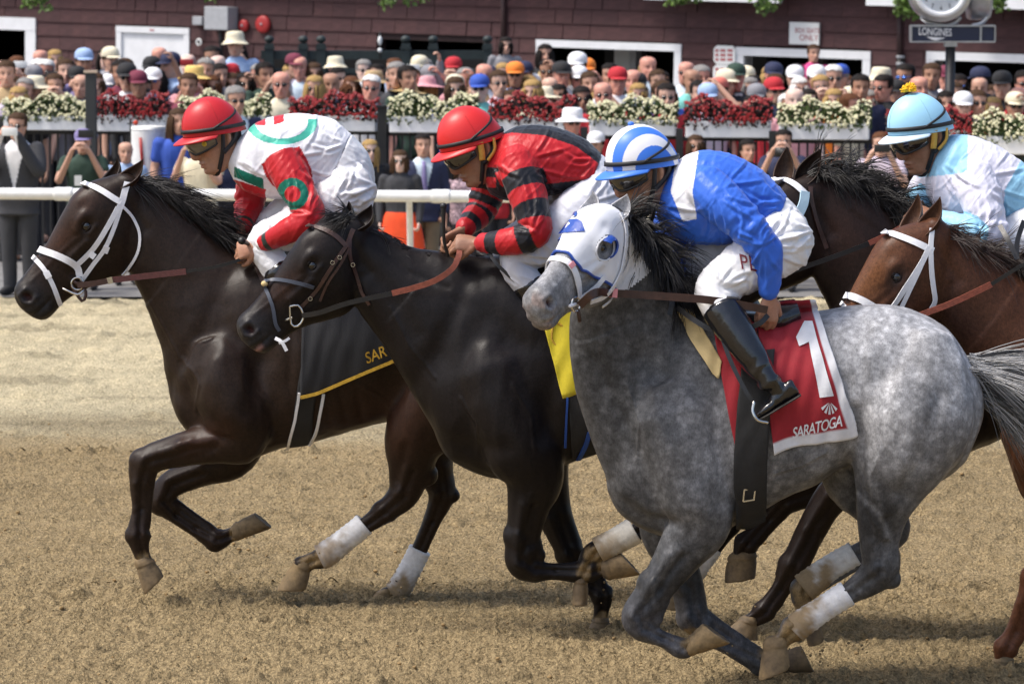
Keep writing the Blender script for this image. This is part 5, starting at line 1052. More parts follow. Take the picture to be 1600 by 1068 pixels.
bv = world_bvh(sc_); add('gold_trim', rein(YA, [(469, 621, dA.pt(470, 620)[0][1] - YA - .024), (486, 617, dA.pt(486, 617)[0][1] - YA - .024), (502, 612, dA.pt(503, 612)[0][1] - YA - .024), (560, 587, dA.pt(560, 586)[0][1] - YA - .026), (632, 557, dA.pt(630, 560)[0][1] - YA - .026)], .008), M_GOLD, sc_)
P2, F2 = text_px('SAR', (573, 568), (18.5, -7.5), (-5.5, -24), bold=.012); print_on('lettering', bv, YA, P2, F2, M_GOLD, sc_, .004)
me = cloth(dA, [(472, 560), (502, 560)], [(452, 697), (484, 692)], 8, 24, .010, .001, colf=lambda u, v, p: np.tile([.010, .010, .012], (len(u), 1))); gi = child('girth', me, M_WEB, rA)
for pts in ([(468, 612), (464, 640), (458, 668), (449, 697)], [(505, 614), (500, 645), (493, 672), (482, 692)]): add('girth_edge', dA.strap(pts, .007, .014, .004), M_WHITE_STRAP, gi)
add('saddle', loft([prof((450 + 30 * i, 405 - (6 if i in (0, 4) else 0)), (455 + 30 * i, 432), (.10, .15, .17, .17, .12)[i], YA, 0, 2.4) for i in range(5)], 20, 4), M_SADDLE, rA)
# --- B
rB, bB, mB, dB = HB; br = obj('bridle', None, None, rB)
add('browband', dB.band([(482, 353), (508, 360), (526, 370), (540, 384)], .011, .007), M_BROWN_LEATHER, br)
for nm, pts, wd in (('cheek_strap', [(541, 384), (528, 402), (510, 430), (494, 455), (470, 480)], .0085), ('cheek_strap', [(545, 388), (530, 415), (512, 442), (500, 470)], .006), ('headstall', [(552, 358), (546, 372), (541, 386)], .011), ('throat_latch', [(546, 376), (546, 400), (556, 430), (566, 456), (578, 476)], .008)): add(nm, dB.strap(pts, wd, .007), M_BROWN_LEATHER, br)
add('noseband', dB.band([(414, 440), (436, 437), (462, 441), (490, 448)], .0085, .008), M_BLUEG, br); add('drop_noseband', dB.band([(414, 446), (421, 462), (427, 482), (430, 505), (436, 516)], .0085, .008), M_BLUEG, br)
add('strap_knot', ball(dB.pt(415, 444, .008)[0], (.016, .012, .014), 12), M_CHAMOIS, br)
for p in ((530, 402), (519, 410), (549, 413), (486, 466)): add('buckle', torus(dB.pt(p[0], p[1], .014)[0], .009, .0022, (1, 0, 0), (0, 0, 1), 14, 6), M_STEEL, br)
yb = dB.pt(462, 490)[0][1] - YB - .02
add('bit_ring', dring((463, 493), 10, 16, YB, yb, .0055), M_STEEL, br); add('bit_mouthpiece', tube([U(443, 501, YB + yb + .03), U(456, 496, YB + yb)], .006, 8, 2), M_STEEL, br)
add('tongue_tie', join([rein(YB, [(430, 528, yb), (440, 534, yb - .01), (448, 548, yb - .01)], .008), rein(YB, [(436, 536, yb), (446, 532, yb - .01), (452, 528, yb)], .006)]), M_WHITE_STRAP, br)
rn = obj('reins', None, None, rB); add('rein_leather', rein(YB, [(472, 493, yb - .01), (500, 488, yb - .04), (545, 473, yb - .06), (614, 458, -.18)], .0115), M_BLACK_LEATHER, rn); add('rubber_grip', rein(YB, [(613, 458, -.18), (645, 450, -.20), (680, 438, -.22), (706, 420, -.22), (716, 402, -.20), (718, 392, -.17)], .013, .006), M_RED_RUBBER, rn)
add('rein_leather', rein(YB, [(470, 494, .12), (560, 470, .16), (650, 446, .15), (706, 400, .08)], .010), M_BLACK_LEATHER, rn)
add('neck_strap', rein(YB, [(762, 388, -.20), (776, 412, -.24), (806, 440, -.25)], .008), M_BLACK_LEATHER, rB)
me = cloth(dB, [(830, 440), (860, 450), (905, 460)], [(880, 622), (893, 618), (925, 606)], 20, 24, .014, .005, colf=lambda u, v, p: np.tile([.62, .50, .015], (len(u), 1))); child('saddle_cloth', me, M_CLOTH, rB)
me = cloth(dB, [(888, 600), (930, 595)], [(893, 716), (930, 704)], 12, 20, .012, .002, colf=lambda u, v, p: np.tile([.010, .010, .012], (len(u), 1))); gi = child('girth', me, M_WEB, rB)
add('girth_edge', dB.strap([(887, 620), (885, 655), (882, 695)], .005, .016, .004), M_DBLUE, gi); add('girth_edge', dB.strap([(921, 672), (914, 692), (902, 712)], .010, .018, .004), M_DBLUE, gi)
add('saddle', loft([prof((840 + 30 * i, 405 - (6 if i in (0, 4) else 0)), (845 + 30 * i, 432), (.10, .15, .17, .17, .12)[i], YB, 0, 2.4) for i in range(5)], 20, 4), M_SADDLE, rB)
add('stirrup_iron', join([tube([U(866, 500, YB - .26), U(862, 528, YB - .26), U(872, 540, YB - .26), U(888, 538, YB - .26), U(884, 515, YB - .26), U(866, 500, YB - .26)], .006, 8, 3)]), M_GOLD, rB)
# --- C: white blinker hood cut from the head's own surface, cups, noseband
rC, bC, mC, dC = HC
def shell(me, mask, off, hf):
    V, N = getV(me), getN(me); F = [f for f in getF(me) if mask[list(f)].all()]; used = sorted({i for f in F for i in f}); ix = {a: i for i, a in enumerate(used)}
    return V[used] + N[used] * off, [tuple(ix[i] for i in f) for f in F]
offC = np.array(rC.location); mCw = mC.copy(); setV(mCw, getV(mC) + offC); mAw = None
q = W2H(hf_c, getV(mCw)); u_, v_, w_ = q[:, 0], q[:, 1], q[:, 2]; lim = .445 - .20 * np.clip((-v_ - .02) / .3, 0, 1) + .02 * np.abs(w_) / .1
eye = np.hypot((u_ - .278) / .062, (v_ + .034) / .052) < 1
mask = (u_ > .035 + .02 * (v_ < -.1)) & (u_ < lim) & ~(eye & (np.abs(w_) > .04)) & (np.abs(w_) < .2) & (v_ > -.36) & (v_ < .3)
V, F = shell(mCw, mask, .007, hf_c); hood = child('blinker_hood', new_mesh('hood', V, F), mat('hood_cloth', (.78, .79, .83), .65, sheen=.2, noise=(12, .05), bump=(40, .35)), rC)
def head_path(h, pts, off, me_bvh):
    out = []
    for a, b, side in pts:
        o = H2W(h, (a, b, side * .5)); d = -h['l'] * side; hh = me_bvh.ray_cast(Vector(o), Vector(d), 1.0)
        out.append((np.array(hh[0]) + np.array(hh[1]) * off, np.array(hh[1])) if hh[0] is not None else (H2W(h, (a, b, 0)) + h['n'] * off, h['n']))
    return np.array([x[0] for x in out]), np.array([x[1] for x in out])
bvC = bvh_of(mCw)
def lim_at(v): return .445 - .20 * min(1, max(0, (-v - .02) / .3))
vv = np.linspace(-.27, .066, 16); path = [(lim_at(v) + .012 * (v < .05), v, -1) for v in vv] + [(.448, .076, -.01)] + [(lim_at(v) + .012 * (v < .05), v, 1) for v in vv[::-1]]
P, N_ = head_path(hf_c, path, .009, bvC); add('piping', tube(P, .0065, 8, 2), M_BLUE_C, hood)
for sg in (-1, 1):
    P, N_ = head_path(hf_c, [(.278 + .064 * math.cos(a), -.034 + .054 * math.sin(a), sg) for a in np.linspace(0, 2 * math.pi, 22)], .006, bvC); add('eye_opening_hem', tube(P, .0045, 6, 1, 1, False), M_PRINT_W, hood)
    # blinker cup: a quarter bowl behind the eye
    c = H2W(hf_c, (.262, -.036, sg * .112)); V = []; F = []; n, m = 17, 9
    for lay, rr in ((0, 1.0), (1, .90)):
        for j in range(m):
            e = R(2 + 74 * j / (m - 1))
            for i in range(n):
                a = R(75 + 215 * i / (n - 1)); rad = .068 * rr * math.cos(e * .75); V.append(c + (hf_c['d'] * math.cos(a) * rad * -1 * -1 + hf_c['n'] * math.sin(a) * rad * .86 + hf_c['l'] * sg * (.062 * math.sin(e) * rr - .012)) * hf_c['s'])
    for lay in (0, 1):
        for j in range(m - 1):
            for i in range(n - 1): a = lay * n * m + j * n + i; f = (a, a + 1, a + n + 1, a + n); F.append(f if lay == 0 else f[::-1])
    for i in range(n - 1): a = (m - 1) * n + i; F.append((a, a + 1, a + 1 + n * m, a + n * m))
    for j in range(m - 1):
        for i in (0, n - 1): a = j * n + i; F.append((a, a + n, a + n + n * m, a + n * m))
    add('blinker_cup', (np.array(V), F), M_BLUE_C, hood)
    if sg == 1: add('cup_rivet', ball(c + (hf_c['l'] * .052 - hf_c['d'] * .045) * hf_c['s'], .011, 10), M_PRINT_W, hood)
# emblem on the forehead: a jockey's jacket and cap
Mx = lambda a, b: (895 + a * 22 - b * 3, 352 + b * 15 - a * 2)
jac = [(-.95, .75), (-.6, -.1), (-.25, -.62), (.22, -.62), (.6, -.3), (.95, .75), (.6, .75), (.45, .2), (.4, .75), (-.35, .75), (-.42, .2), (-.6, .75)]
hb = world_bvh(hood); print_on('emblem', hb, YC, *poly_px([Mx(a, b) for a, b in jac]), M_BLUE_C, hood, .005, 2); print_on('emblem', hb, YC, *poly_px([Mx(.0 + .18 * math.cos(t), -1.15 + .32 * math.sin(t)) for t in np.linspace(0, 6.0, 12)]), M_BLUE_C, hood, .005, 1)
br = obj('bridle', None, None, rC)
def hstrap(h, pts, wd, off=.012, th=.003, k=5):
    P, N_ = head_path(h, [tuple(x) for x in catmull(np.array(pts, float), k)], off, bvC); T = nrm(np.gradient(P, axis=0)); return ribbon(P, np.cross(T, N_), wd, th)
def hband(h, near, wd, off=.012):
    q = catmull(np.array(near, float), 5); path = [(a, b, -1) for a, b in q[::-1]] + [(q[0][0], q[0][1] + .012, -.001)] + [(a, b, 1) for a, b in q]; P, N_ = head_path(h, path, off, bvC); P[1:-1] = (P[:-2] + P[1:-1] * 2 + P[2:]) / 4; N_[1:-1] = N_[:-2] + N_[1:-1] * 2 + N_[2:]; T = nrm(np.gradient(P, axis=0)); return ribbon(P, nrm(np.cross(T, nrm(N_))), wd, .003)
add('noseband', hband(hf_c, [(.490, .058), (.494, .02), (.505, -.04), (.525, -.11), (.54, -.16)], .014), M_WHITE_STRAP, br)
add('cheek_strap', hstrap(hf_c, [(.06, .0, -1), (.13, -.10, -1), (.24, -.19, -1), (.36, -.24, -1), (.47, -.20, -1)], .011, .016), M_WHITE_STRAP, br); add('cheek_strap', hstrap(hf_c, [(.35, -.15, -1), (.43, -.155, -1), (.53, -.14, -1)], .011, .014), M_WHITE_STRAP, br); add('throat_latch', hstrap(hf_c, [(.05, -.02, -1), (.07, -.13, -1), (.12, -.24, -1), (.24, -.31, -1), (.38, -.30, -1)], .008, .016), M_WHITE_STRAP, br)
P, N_ = head_path(hf_c, [(.575, -.13, -1)], .015, bvC); cB = P[0]; add('bit_ring', torus(cB, .030, .0045, hf_c['d'], hf_c['n']), M_STEEL, br); add('bit_mouthpiece', tube([H2W(hf_c, (.63, -.10, -.085)), cB], .008, 8, 2), M_WHITE_STRAP, br); add('bit_shank', tube([cB + hf_c['n'] * -.03, cB + hf_c['n'] * -.075 + hf_c['d'] * .02], .008, 8, 2), M_BROWN_LEATHER, br); add('tape', hstrap(hf_c, [(.487, .04, -1), (.491, .02, -1)], .015, .016), M_PINK, br)
cb = PX(cB); yb = cB[1] - YC; rn = obj('reins', None, None, rC); add('rein_leather', rein(YC, [(cb[0] + 6, cb[1] + 2, yb - .01), (930, 457, yb - .02), (960, 458, -.34), (1040, 463, -.34), (1120, 470, -.33), (1199, 484, -.29)], .0165, .004), M_BROWN_LEATHER, rn); add('tape', rein(YC, [(951, 457, -.352), (965, 458, -.352)], .019, .004), M_PINK, rn)
add('rein_leather', rein(YC, [(1200, 492, -.28), (1185, 506, -.30), (1150, 518, -.30), (1115, 516, -.30), (1085, 500, -.27), (1058, 480, -.2)], .011), M_BLACK_LEATHER, rn); add('rein_leather', rein(YC, [(cb[0] + 20, cb[1] - 4, .02), (980, 450, .06), (1040, 450, .1), (1062, 440, .06)], .012), M_BROWN_LEATHER, rn); add('neck_strap', rein(YC, [(1030, 430, -.10), (1045, 445, -.17), (1050, 470, -.22), (1046, 492, -.24)], .011), M_BLACK_LEATHER, rC)
redc = lambda u, v, p: np.tile([.33, .008, .018], (len(u), 1))
def redw(u, v, p):
    C = redc(u, v, p); C[(u > .90) | (v > .93)] = (.72, .72, .75); return C
me = cloth(dC, [(1116, 520), (1150, 505), (1182, 500)], [(1153, 714), (1175, 704), (1197, 690)], 22, 26, .016, .005, seed=4, colf=redc); child('saddle_cloth_front', me, M_CLOTH, rC)
me = cloth(dC, [(1180, 482), (1225, 476), (1275, 474)], [(1209, 708), (1240, 697), (1285, 690), (1343, 680)], 60, 60, .017, .005, seed=2, colf=redw); sc_ = child('saddle_cloth', me, M_CLOTH, rC); bv = world_bvh(sc_)
for pl in ([(1257, 502), (1269, 502), (1302, 618), (1281, 621)], [(1244, 527), (1257, 502), (1264, 534), (1249, 541)]): print_on('number', bv, YC, *poly_px(pl), M_PRINT_W, sc_, .006, 4)
P2, F2 = text_px('SARATOGA', (1238, 685), (16.4, -4.3), (2, -25), spacing=.86, bold=.014); print_on('lettering', bv, YC, P2, F2, M_PRINT_W, sc_, .005)
for i in range(5):
    a0, a1 = -62 + 26 * i, -62 + 26 * i + 15; c = (1296, 627); pt_ = lambda a, r: (c[0] + r * math.sin(R(a)) * .75, c[1] + r * math.cos(R(a))); print_on('awning_emblem', bv, YC, *poly_px([pt_(a0 + 4, 3), pt_(a0, 20), pt_(a1, 20), pt_(a1 - 4, 3)]), M_PRINT_W, sc_, .005)
me = cloth(dC, [(1054, 489), (1068, 484), (1082, 490)], [(1112, 585), (1124, 592), (1130, 566)], 14, 24, .020, .004, colf=None); child('chamois_pad', me, M_CHAMOIS, rC)
gi = child('girth', cloth(dC, [(1160, 560), (1185, 552), (1210, 548)], [(1140, 816), (1166, 818), (1192, 806)], 16, 44, .026, .002), M_WEB, rC); add('girth_buckle', join([rein(YC, [(1162, 765, dC.pt(1165, 775)[0][1] - YC - .04), (1180, 762, dC.pt(1175, 775)[0][1] - YC - .04)], .003), rein(YC, [(1161, 783, dC.pt(1165, 775)[0][1] - YC - .04), (1179, 780, dC.pt(1175, 775)[0][1] - YC - .04)], .003), rein(YC, [(1163, 765, dC.pt(1165, 775)[0][1] - YC - .04), (1161, 783, dC.pt(1165, 775)[0][1] - YC - .04)], .003), rein(YC, [(1180, 762, dC.pt(1175, 775)[0][1] - YC - .04), (1178, 780, dC.pt(1175, 775)[0][1] - YC - .04)], .003)]), M_STEEL, gi)
add('saddle', loft([prof((1130 + 28 * i, (476, 482, 482, 472, 468)[i]), (1138 + 28 * i, (505, 512, 515, 512, 500)[i]), (.10, .16, .20, .21, .16)[i], YC, 0, 2.4) for i in range(5)], 22, 5), M_SADDLE, rC)
add('stirrup_leather', rein(YC, [(1120, 500, -.30), (1140, 560, -.36), (1165, 610, -.40), (1180, 632, -.41)], .009), M_BLACK_LEATHER, rC); add('stirrup_iron', tube([U(1178, 628, YC - .41), U(1176, 642, YC - .42), U(1184, 656, YC - .43), U(1199, 660, YC - .42)], .007, 8, 4), M_STEEL, rC)
# --- D and E
rD, bD, mD, dD = HD; br = obj('bridle', None, None, rD)
add('browband', dD.band([(1382, 363), (1405, 370), (1432, 380), (1457, 392)], .015, .008), M_WHITE_STRAP, br); add('noseband', dD.band([(1322, 462), (1340, 466), (1362, 477), (1380, 490)], .016, .008), M_WHITE_STRAP, br)
for pts, wd in (([(1451, 386), (1438, 412), (1420, 440), (1396, 474), (1380, 495)], .0125), ([(1447, 394), (1434, 424), (1418, 458), (1404, 490)], .010), ([(1456, 358), (1453, 380), (1454, 420), (1457, 450), (1459, 470), (1450, 486)], .0115)): add('cheek_strap', dD.strap(pts, wd, .009), M_WHITE_STRAP, br)
add('drop_noseband', dD.band([(1316, 474), (1326, 486), (1336, 505)], .010, .008), M_WHITE_STRAP, br); rn = obj('reins', None, None, rD)
add('rubber_grip', rein(YD, [(1438, 492, -.16), (1490, 472, -.20), (1549, 444, -.24)], .0135, .005), M_RED_RUBBER, rn); add('rein_leather', rein(YD, [(1549, 444, -.24), (1600, 413, -.24), (1660, 385, -.2)], .008), M_BLACK_LEATHER, rn); add('rein_leather', rein(YD, [(1400, 500, -.13), (1438, 492, -.16)], .012), M_BROWN_LEATHER, rn)
add('neck_strap', rein(YD, [(1562, 352, -.12), (1575, 375, -.18), (1590, 405, -.22)], .011), M_BLACK_LEATHER, rD); add('neck_strap', rein(YD, [(1600, 345, -.12), (1590, 375, -.18), (1588, 405, -.22)], .011), M_BLACK_LEATHER, rD)
rE, bE, mE, dE = HE; br = obj('bridle', None, None, rE); add('cheek_strap', dE.strap([(1266, 292), (1268, 318), (1276, 350), (1293, 388)], .010, .008), M_BROWN_LEATHER, br); add('browband', dE.band([(1204, 284), (1222, 282), (1242, 290), (1258, 304)], .015, .010), M_WHITE_STRAP, br)
add('cheek_pad', dE.strap([(1256, 300), (1254, 318), (1246, 336)], .022, .012, .006), mat('pale_blue_pad', (.45, .62, .72), .7, bump=(60, .4)), br); rn = obj('reins', None, None, rE)
add('rein_leather', rein(YE, [(1150, 455, -.14), (1220, 430, -.2), (1300, 402, -.24), (1366, 377, -.25)], .011), M_BLACK_LEATHER, rn); add('rubber_grip', rein(YE, [(1358, 380, -.252), (1400, 360, -.24), (1440, 335, -.18)], .012, .005), M_RED_RUBBER, rn)
# whips carried by two of the jockeys
for lab, Y, P, r in (('black riding whip held upright by the red and black jockey', YB, [(693, 322, -.19), (693, 345, -.185), (694, 376, -.17), (700, 400, -.15)], [.014, .009, .008, .007]), ('black riding whip with a knob end gripped by the white silked jockey', YA, [(378, 376, -.30), (386, 380, -.22), (396, 386, -.12), (420, 398, .0)], [.017, .010, .009, .008])):
    Pw = np.array([U(a, b, Y + c) for a, b, c in P]); w0 = thing('riding_whip', lab, 'whip', Pw[1]); add('shaft', tube(Pw, r, 12, 4), M_BLACKP, w0); add('knob', ball(Pw[0], r[0] * 1.15, 12), M_BLACKP, w0)
bv = world_bvh(jC[5]); P2, F2 = text_px('PDJ', (1157, 420), (27, 4), (-5, -34)); print_on('lettering', bv, YC, P2, F2, M_MAROON, jC[5], .006)

# ================================================================== BUILDING, RAIL, FENCE, PLANTERS, CLOCK
def flat(me): 
    me.polygons.foreach_set('use_smooth', np.zeros(len(me.polygons), bool)); return me
B0 = np.array([-7.73, 58.0, 0]); B1 = np.array([6.53, 49.0, 0]); TL = R(1.1)
e1 = nrm(B1 - B0); e1 = np.array([e1[0] * math.cos(TL), e1[1] * math.cos(TL), -math.sin(TL)]); en = nrm(np.cross(np.array([0, 0, 1.0]), e1)); en = en if en[1] > 0 else -en; e2 = nrm(np.cross(e1, -en)); e2 = e2 if e2[2] > 0 else -e2
MB_ = np.column_stack([e1, en, e2])
def LB(px, py):                  # pixel -> (along the wall, up the wall)
    d = ray(px, py); o = np.array([0, 0, CAM_H]); t = ((B0 - o) @ en) / (d @ en); p = o + d * t - B0; return p @ e1, p @ e2
def WB(s, d, z): return B0 + e1 * s + en * d + e2 * z
def bbox(s0, s1, z0, z1, d0, d1): return box(WB((s0 + s1) / 2, (d0 + d1) / 2, (z0 + z1) / 2), (abs(s1 - s0) / 2, abs(d1 - d0) / 2, abs(z1 - z0) / 2), MB_)
M_SHINGLE = [mat('shingle_stain_%d' % i, c, .85, noise=(9, .22, (1, 1, 3)), bump=(30, .5, (4, 4, .6))) for i, c in enumerate(((.066, .028, .029), (.060, .026, .027), (.072, .031, .031)))]
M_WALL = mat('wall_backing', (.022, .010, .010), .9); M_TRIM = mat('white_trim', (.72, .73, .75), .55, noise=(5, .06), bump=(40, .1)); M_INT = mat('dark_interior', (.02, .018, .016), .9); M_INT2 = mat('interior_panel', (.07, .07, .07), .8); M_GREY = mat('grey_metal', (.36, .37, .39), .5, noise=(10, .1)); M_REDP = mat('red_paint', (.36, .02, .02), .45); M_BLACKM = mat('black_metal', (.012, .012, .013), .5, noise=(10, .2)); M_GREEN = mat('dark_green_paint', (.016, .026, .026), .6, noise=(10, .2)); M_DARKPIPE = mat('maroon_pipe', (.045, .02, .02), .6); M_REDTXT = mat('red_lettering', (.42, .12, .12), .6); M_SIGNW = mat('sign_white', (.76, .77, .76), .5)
bld = thing('building', 'long maroon shingled building with white framed openings behind the crowd', 'building', WB(8, 0, 0)); OFF = np.array(bld.location)
def bpart(name, s0, s1, z0, z1, d0, d1, m, par=None, bev=0): 
    me = flat(new_mesh(name, *bbox(s0, s1, z0, z1, d0, d1))); o = child(name, me, m, par or bld); return o
L = lambda x, y: LB(x, y)
sL, _ = L(-700, 60); sR, _ = L(2000, 60); zT = L(800, -60)[1]; zB = L(800, 300)[1] - 1.6
ops = []                          # openings: s0, s1, z0, z1
def opening(x0, x1, ytop, xm=None, zb=None):
    s0 = L(x0, ytop)[0]; s1 = L(x1, ytop)[0]; z = L((x0 + x1) / 2, ytop)[1]; ops.append((s0, s1, zB + .1 if zb is None else zb, z)); return ops[-1]
o1 = opening(-60, 42, 46); o2 = opening(192, 290, 52); o3 = opening(850, 1056, 77); o4 = opening(1164, 1350, 90); o5 = opening(1462, 1700, 98); o6 = opening(592, 758, 64, zb=L(675, 98)[1])
# backing wall in columns round the openings
cuts = sorted({sL, sR} | {o[0] for o in ops} | {o[1] for o in ops})
for a, b in zip(cuts[:-1], cuts[1:]):
    c = (a + b) / 2; hit = [o for o in ops if o[0] < c < o[1]]
    if not hit: bpart('wall', a, b, zB, zT, 0, .18, M_WALL)
    else:
        o = hit[0]; bpart('wall', a, b, o[3], zT, 0, .18, M_WALL)
        if o[2] > zB + .2: bpart('wall', a, b, zB, o[2], 0, .18, M_WALL)
# shingles: each its own piece, the 300 that show largest singly
ch = .205; sh = []; g = np.random.default_rng(8)
rows = int((zT - zB - .9) / ch)
for r in range(rows):
    z0 = zT - (r + 1) * ch; s = sL - g.random() * .3
    while s < sR:
        w_ = .24 + .26 * g.random(); a, b = max(s, sL), min(s + w_ - .002, sR); s += w_
        if b - a < .04: continue
        segs = [(a, b)]
        for o in ops:
            if o[2] - .02 < z0 + ch * .6 and z0 + ch * .3 < o[3] + .10:
                n_ = []
                for p, q in segs:
                    if q <= o[0] - .02 or p >= o[1] + .02: n_.append((p, q))
                    else:
                        if p < o[0] - .06: n_.append((p, o[0] - .02))
                        if q > o[1] + .06: n_.append((o[1] + .02, q))
                segs = n_
        for p, q in segs:
            if q - p > .05:
                w2 = WB((p + q) / 2, 0, z0 + ch / 2); py = PX(w2)
                sh.append((q - p, p, q, z0, -10 < py[0] < 1610 and -6 < py[1] < 150))
sh.sort(key=lambda t: (not t[4], -t[0])); unit = {}
def shingle_shape(w_):
    V, F = box((0, 0, 0), (w_ / 2, .008, ch / 2 + .012)); V = V.copy(); V[:, 1] += np.where(V[:, 2] < 0, -.016, .004); return V @ MB_.T, F
rest = []
for i, (w_, p, q, z0, vis) in enumerate(sh):
    c = WB((p + q) / 2, -.006 - .004 * g.random(), z0 + ch / 2)
    if i < 300:
        wq = round(w_ / .03) * .03
        if wq not in unit: unit[wq] = flat(new_mesh('shingle', *shingle_shape(wq - .004)))
        o = obj('shingle', unit[wq], M_SHINGLE[0], bld, Vector(c - OFF)); 
        k = int(g.integers(0, 3)); o.material_slots[0].link = 'OBJECT'; o.material_slots[0].material = M_SHINGLE[k]
    else: V, F = shingle_shape(w_ - .004); rest.append((V + c, F))
if rest: o = child('shingles', flat(new_mesh('shingles', *join(rest))), M_SHINGLE[1], bld); o['kind'] = 'stuff'
# frames round the openings
def frame(o, wd, m=M_TRIM, left=True, right=True, name='window'):
    f = bpart(name, o[0] - (wd if left else 0), o[1] + (wd if right else 0), o[3], o[3] + wd * .95, -.05, .20, m)
    if left: bpart('jamb', o[0] - wd, o[0], o[2], o[3] - .002, -.045, .20, m, f)
    if right: bpart('jamb', o[1], o[1] + wd, o[2], o[3] - .002, -.045, .20, m, f)
    return f
frame(o1, .20, name='doorway_frame'); frame(o3, .105, name='window_frame'); frame(o4, .115, name='window_frame'); frame(o5, .115, name='window_frame')
fd = frame(o2, .095, name='door_frame'); dr_ = bpart('door', o2[0], o2[1], o2[2], o2[3] - .003, -.01, .06, M_TRIM); bpart('door_label', (o2[0] + o2[1]) / 2 - .04, (o2[0] + o2[1]) / 2 + .04, o2[3] + .035, o2[3] + .055, -.056, -.051, M_REDTXT, fd); bpart('door_latch', o2[1] - .10, o2[1] - .05, L(290, 95)[1] - .05, L(290, 95)[1] + .03, -.03, -.011, M_REDP, dr_)
# rooms behind the openings
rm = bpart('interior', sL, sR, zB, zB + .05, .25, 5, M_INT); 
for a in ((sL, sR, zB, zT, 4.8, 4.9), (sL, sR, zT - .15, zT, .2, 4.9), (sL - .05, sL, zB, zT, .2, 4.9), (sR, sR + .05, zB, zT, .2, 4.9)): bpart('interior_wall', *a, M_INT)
for x, wd, z0, z1, d, m in ((880, .30, -9, 9, 1.6, M_INT2), (905, .16, -9, 9, 1.2, M_SIGNW), (930, .05, -9, 9, 1.0, M_GREY), (1020, .55, -.2, .6, 2.2, M_INT2), (1222, .16, -.6, -.2, 1.5, M_GREY), (1228, .03, -9, 9, 1.0, M_INT2)):
    s = L(x, 100)[0]; zc = L(x, 110)[1]; bpart('interior_column', s - wd, s + wd, max(zB, zc + z0), min(zT - .2, zc + z1), d, d + .15, m)
for x0, x1, y0, y1 in ((724, 748, 68, 96),): s0, z0 = L(x0, y1); s1, z1 = L(x1, y0); bpart('interior_panel', s0, s1, z0, z1, .5, .55, M_SIGNW)
# lit lamp inside the left doorway
lc = WB(L(36, 66)[0] + .05, .9, L(36, 66)[1]); lp = thing('wall_lamp', 'warm glowing lamp inside the left doorway', 'lamp', lc); child('bulb', new_mesh('bulb', *ball(lc, (.055, .055, .065), 16)), mat('lamp_glow', (1, .6, .15), .5, emit=((1, .55, .1), 3.0)), lp); child('bracket', new_mesh('bracket', *tube([lc + e2 * .06, lc + e2 * .12 + en * .1, lc + en * .25 + e2 * .10], .012, 8, 3)), M_BLACKM, lp)
# eaves, fascia, roof
for x0, x1 in ((1030, 1242), (1376, 1421), (1520, 1700)):
    s0 = L(x0, 0)[0]; s1 = L(x1, 0)[0]; zf = L(1400, 9)[1] ; bpart('fascia', s0, s1, zf, zf + .30, -.42, -.36, M_TRIM)
bpart('roof', sL, sR, zT, zT + .12, -.40, 5.2, mat('roof_felt', (.05, .05, .05), .9)); bpart('soffit', L(1000, 0)[0], sR, L(1400, 9)[1] + .26, L(1400, 9)[1] + .30, -.36, -.002, M_WALL)
for x, y0, y1 in ((790, -30, 64), (1409, 15, 88)):
    a = WB(L(x, y0)[0], -.06, L(x, y0)[1]); b = WB(L(x, y1)[0], -.06, L(x, y1)[1]); child('downspout', new_mesh('pipe', *tube([a, b], .038, 12, 2, 1, False)), M_DARKPIPE, bld)
a = WB(L(1411, 88)[0], -.07, L(1411, 88)[1]); ps_ = child('standpipe', new_mesh('pipe', *tube([a, a - e2 * 1.4], .052, 12, 2, 1, False)), M_BLACKM, bld)
for k in (0, .09): child('pipe_clamp', new_mesh('clamp', *tube([a - e2 * (k - .01), a - e2 * (k + .025)], .058, 14, 2, 1, False)), M_GREY, ps_)
# things fixed to the wall
def wall_box(name, label, cat, x0, x1, y0, y1, d, m, bev=.01):
    s0, z0 = L(x0, y1); s1, z1 = L(x1, y0); V, F = bbox(s0, s1, z0, z1, -d - .03, -.03); c = V.mean(0); me = new_mesh(name, V - c, F); bevel(me, bev, 2); return thing(name, label, cat, c, mesh=flat(me), mat=m), (s0, s1, z0, z1, d)
ub, q_ = wall_box('utility_box', 'grey metal utility box high on the maroon wall', 'utility box', 337, 374, 11, 46, .25, M_GREY)
child('conduit', new_mesh('conduit', *tube([WB(L(352, 46)[0], -.12, L(352, 46)[1]), WB(L(352, 90)[0], -.08, L(352, 90)[1])], .03, 10, 2)), M_BLACKM, ub)
fl, _ = wall_box('wall_light', 'small grey wall light beside the utility box', 'light', 310, 325, 26, 39, .12, M_GREY)
c_ = WB(L(316, 66)[0], -.08, L(316, 66)[1]); sc2 = thing('security_camera', 'small white round camera on the wall under the light', 'camera', c_); child('ring', new_mesh('ring', *torus(c_, .04, .014, e1, e2)), M_SIGNW, sc2); child('lens', new_mesh('lens', *ball(c_, .026, 12)), M_BLACKM, sc2)
for x, y, r, lab in ((385, 40, .085, 'red alarm bell half hidden behind the bucket hat'), (415, 38, .125, 'large round red alarm bell on the maroon wall')):
    c_ = WB(L(x, y)[0], -.05, L(x, y)[1]); t_ = thing('alarm_bell', lab, 'bell', c_, group='alarm bells'); S = [(c_ - en * d, e1 * r * k, e2 * r * k) for d, k in ((-.02, .9), (.0, 1.0), (.025, 1.0), (.045, .85), (.055, .4), (.057, .05))]; child('gong', new_mesh('gong', *loft(S, 28, 2)), M_REDP, t_); child('boss', new_mesh('boss', *ball(c_ - en * .06, .018, 10)), M_GREY, t_)
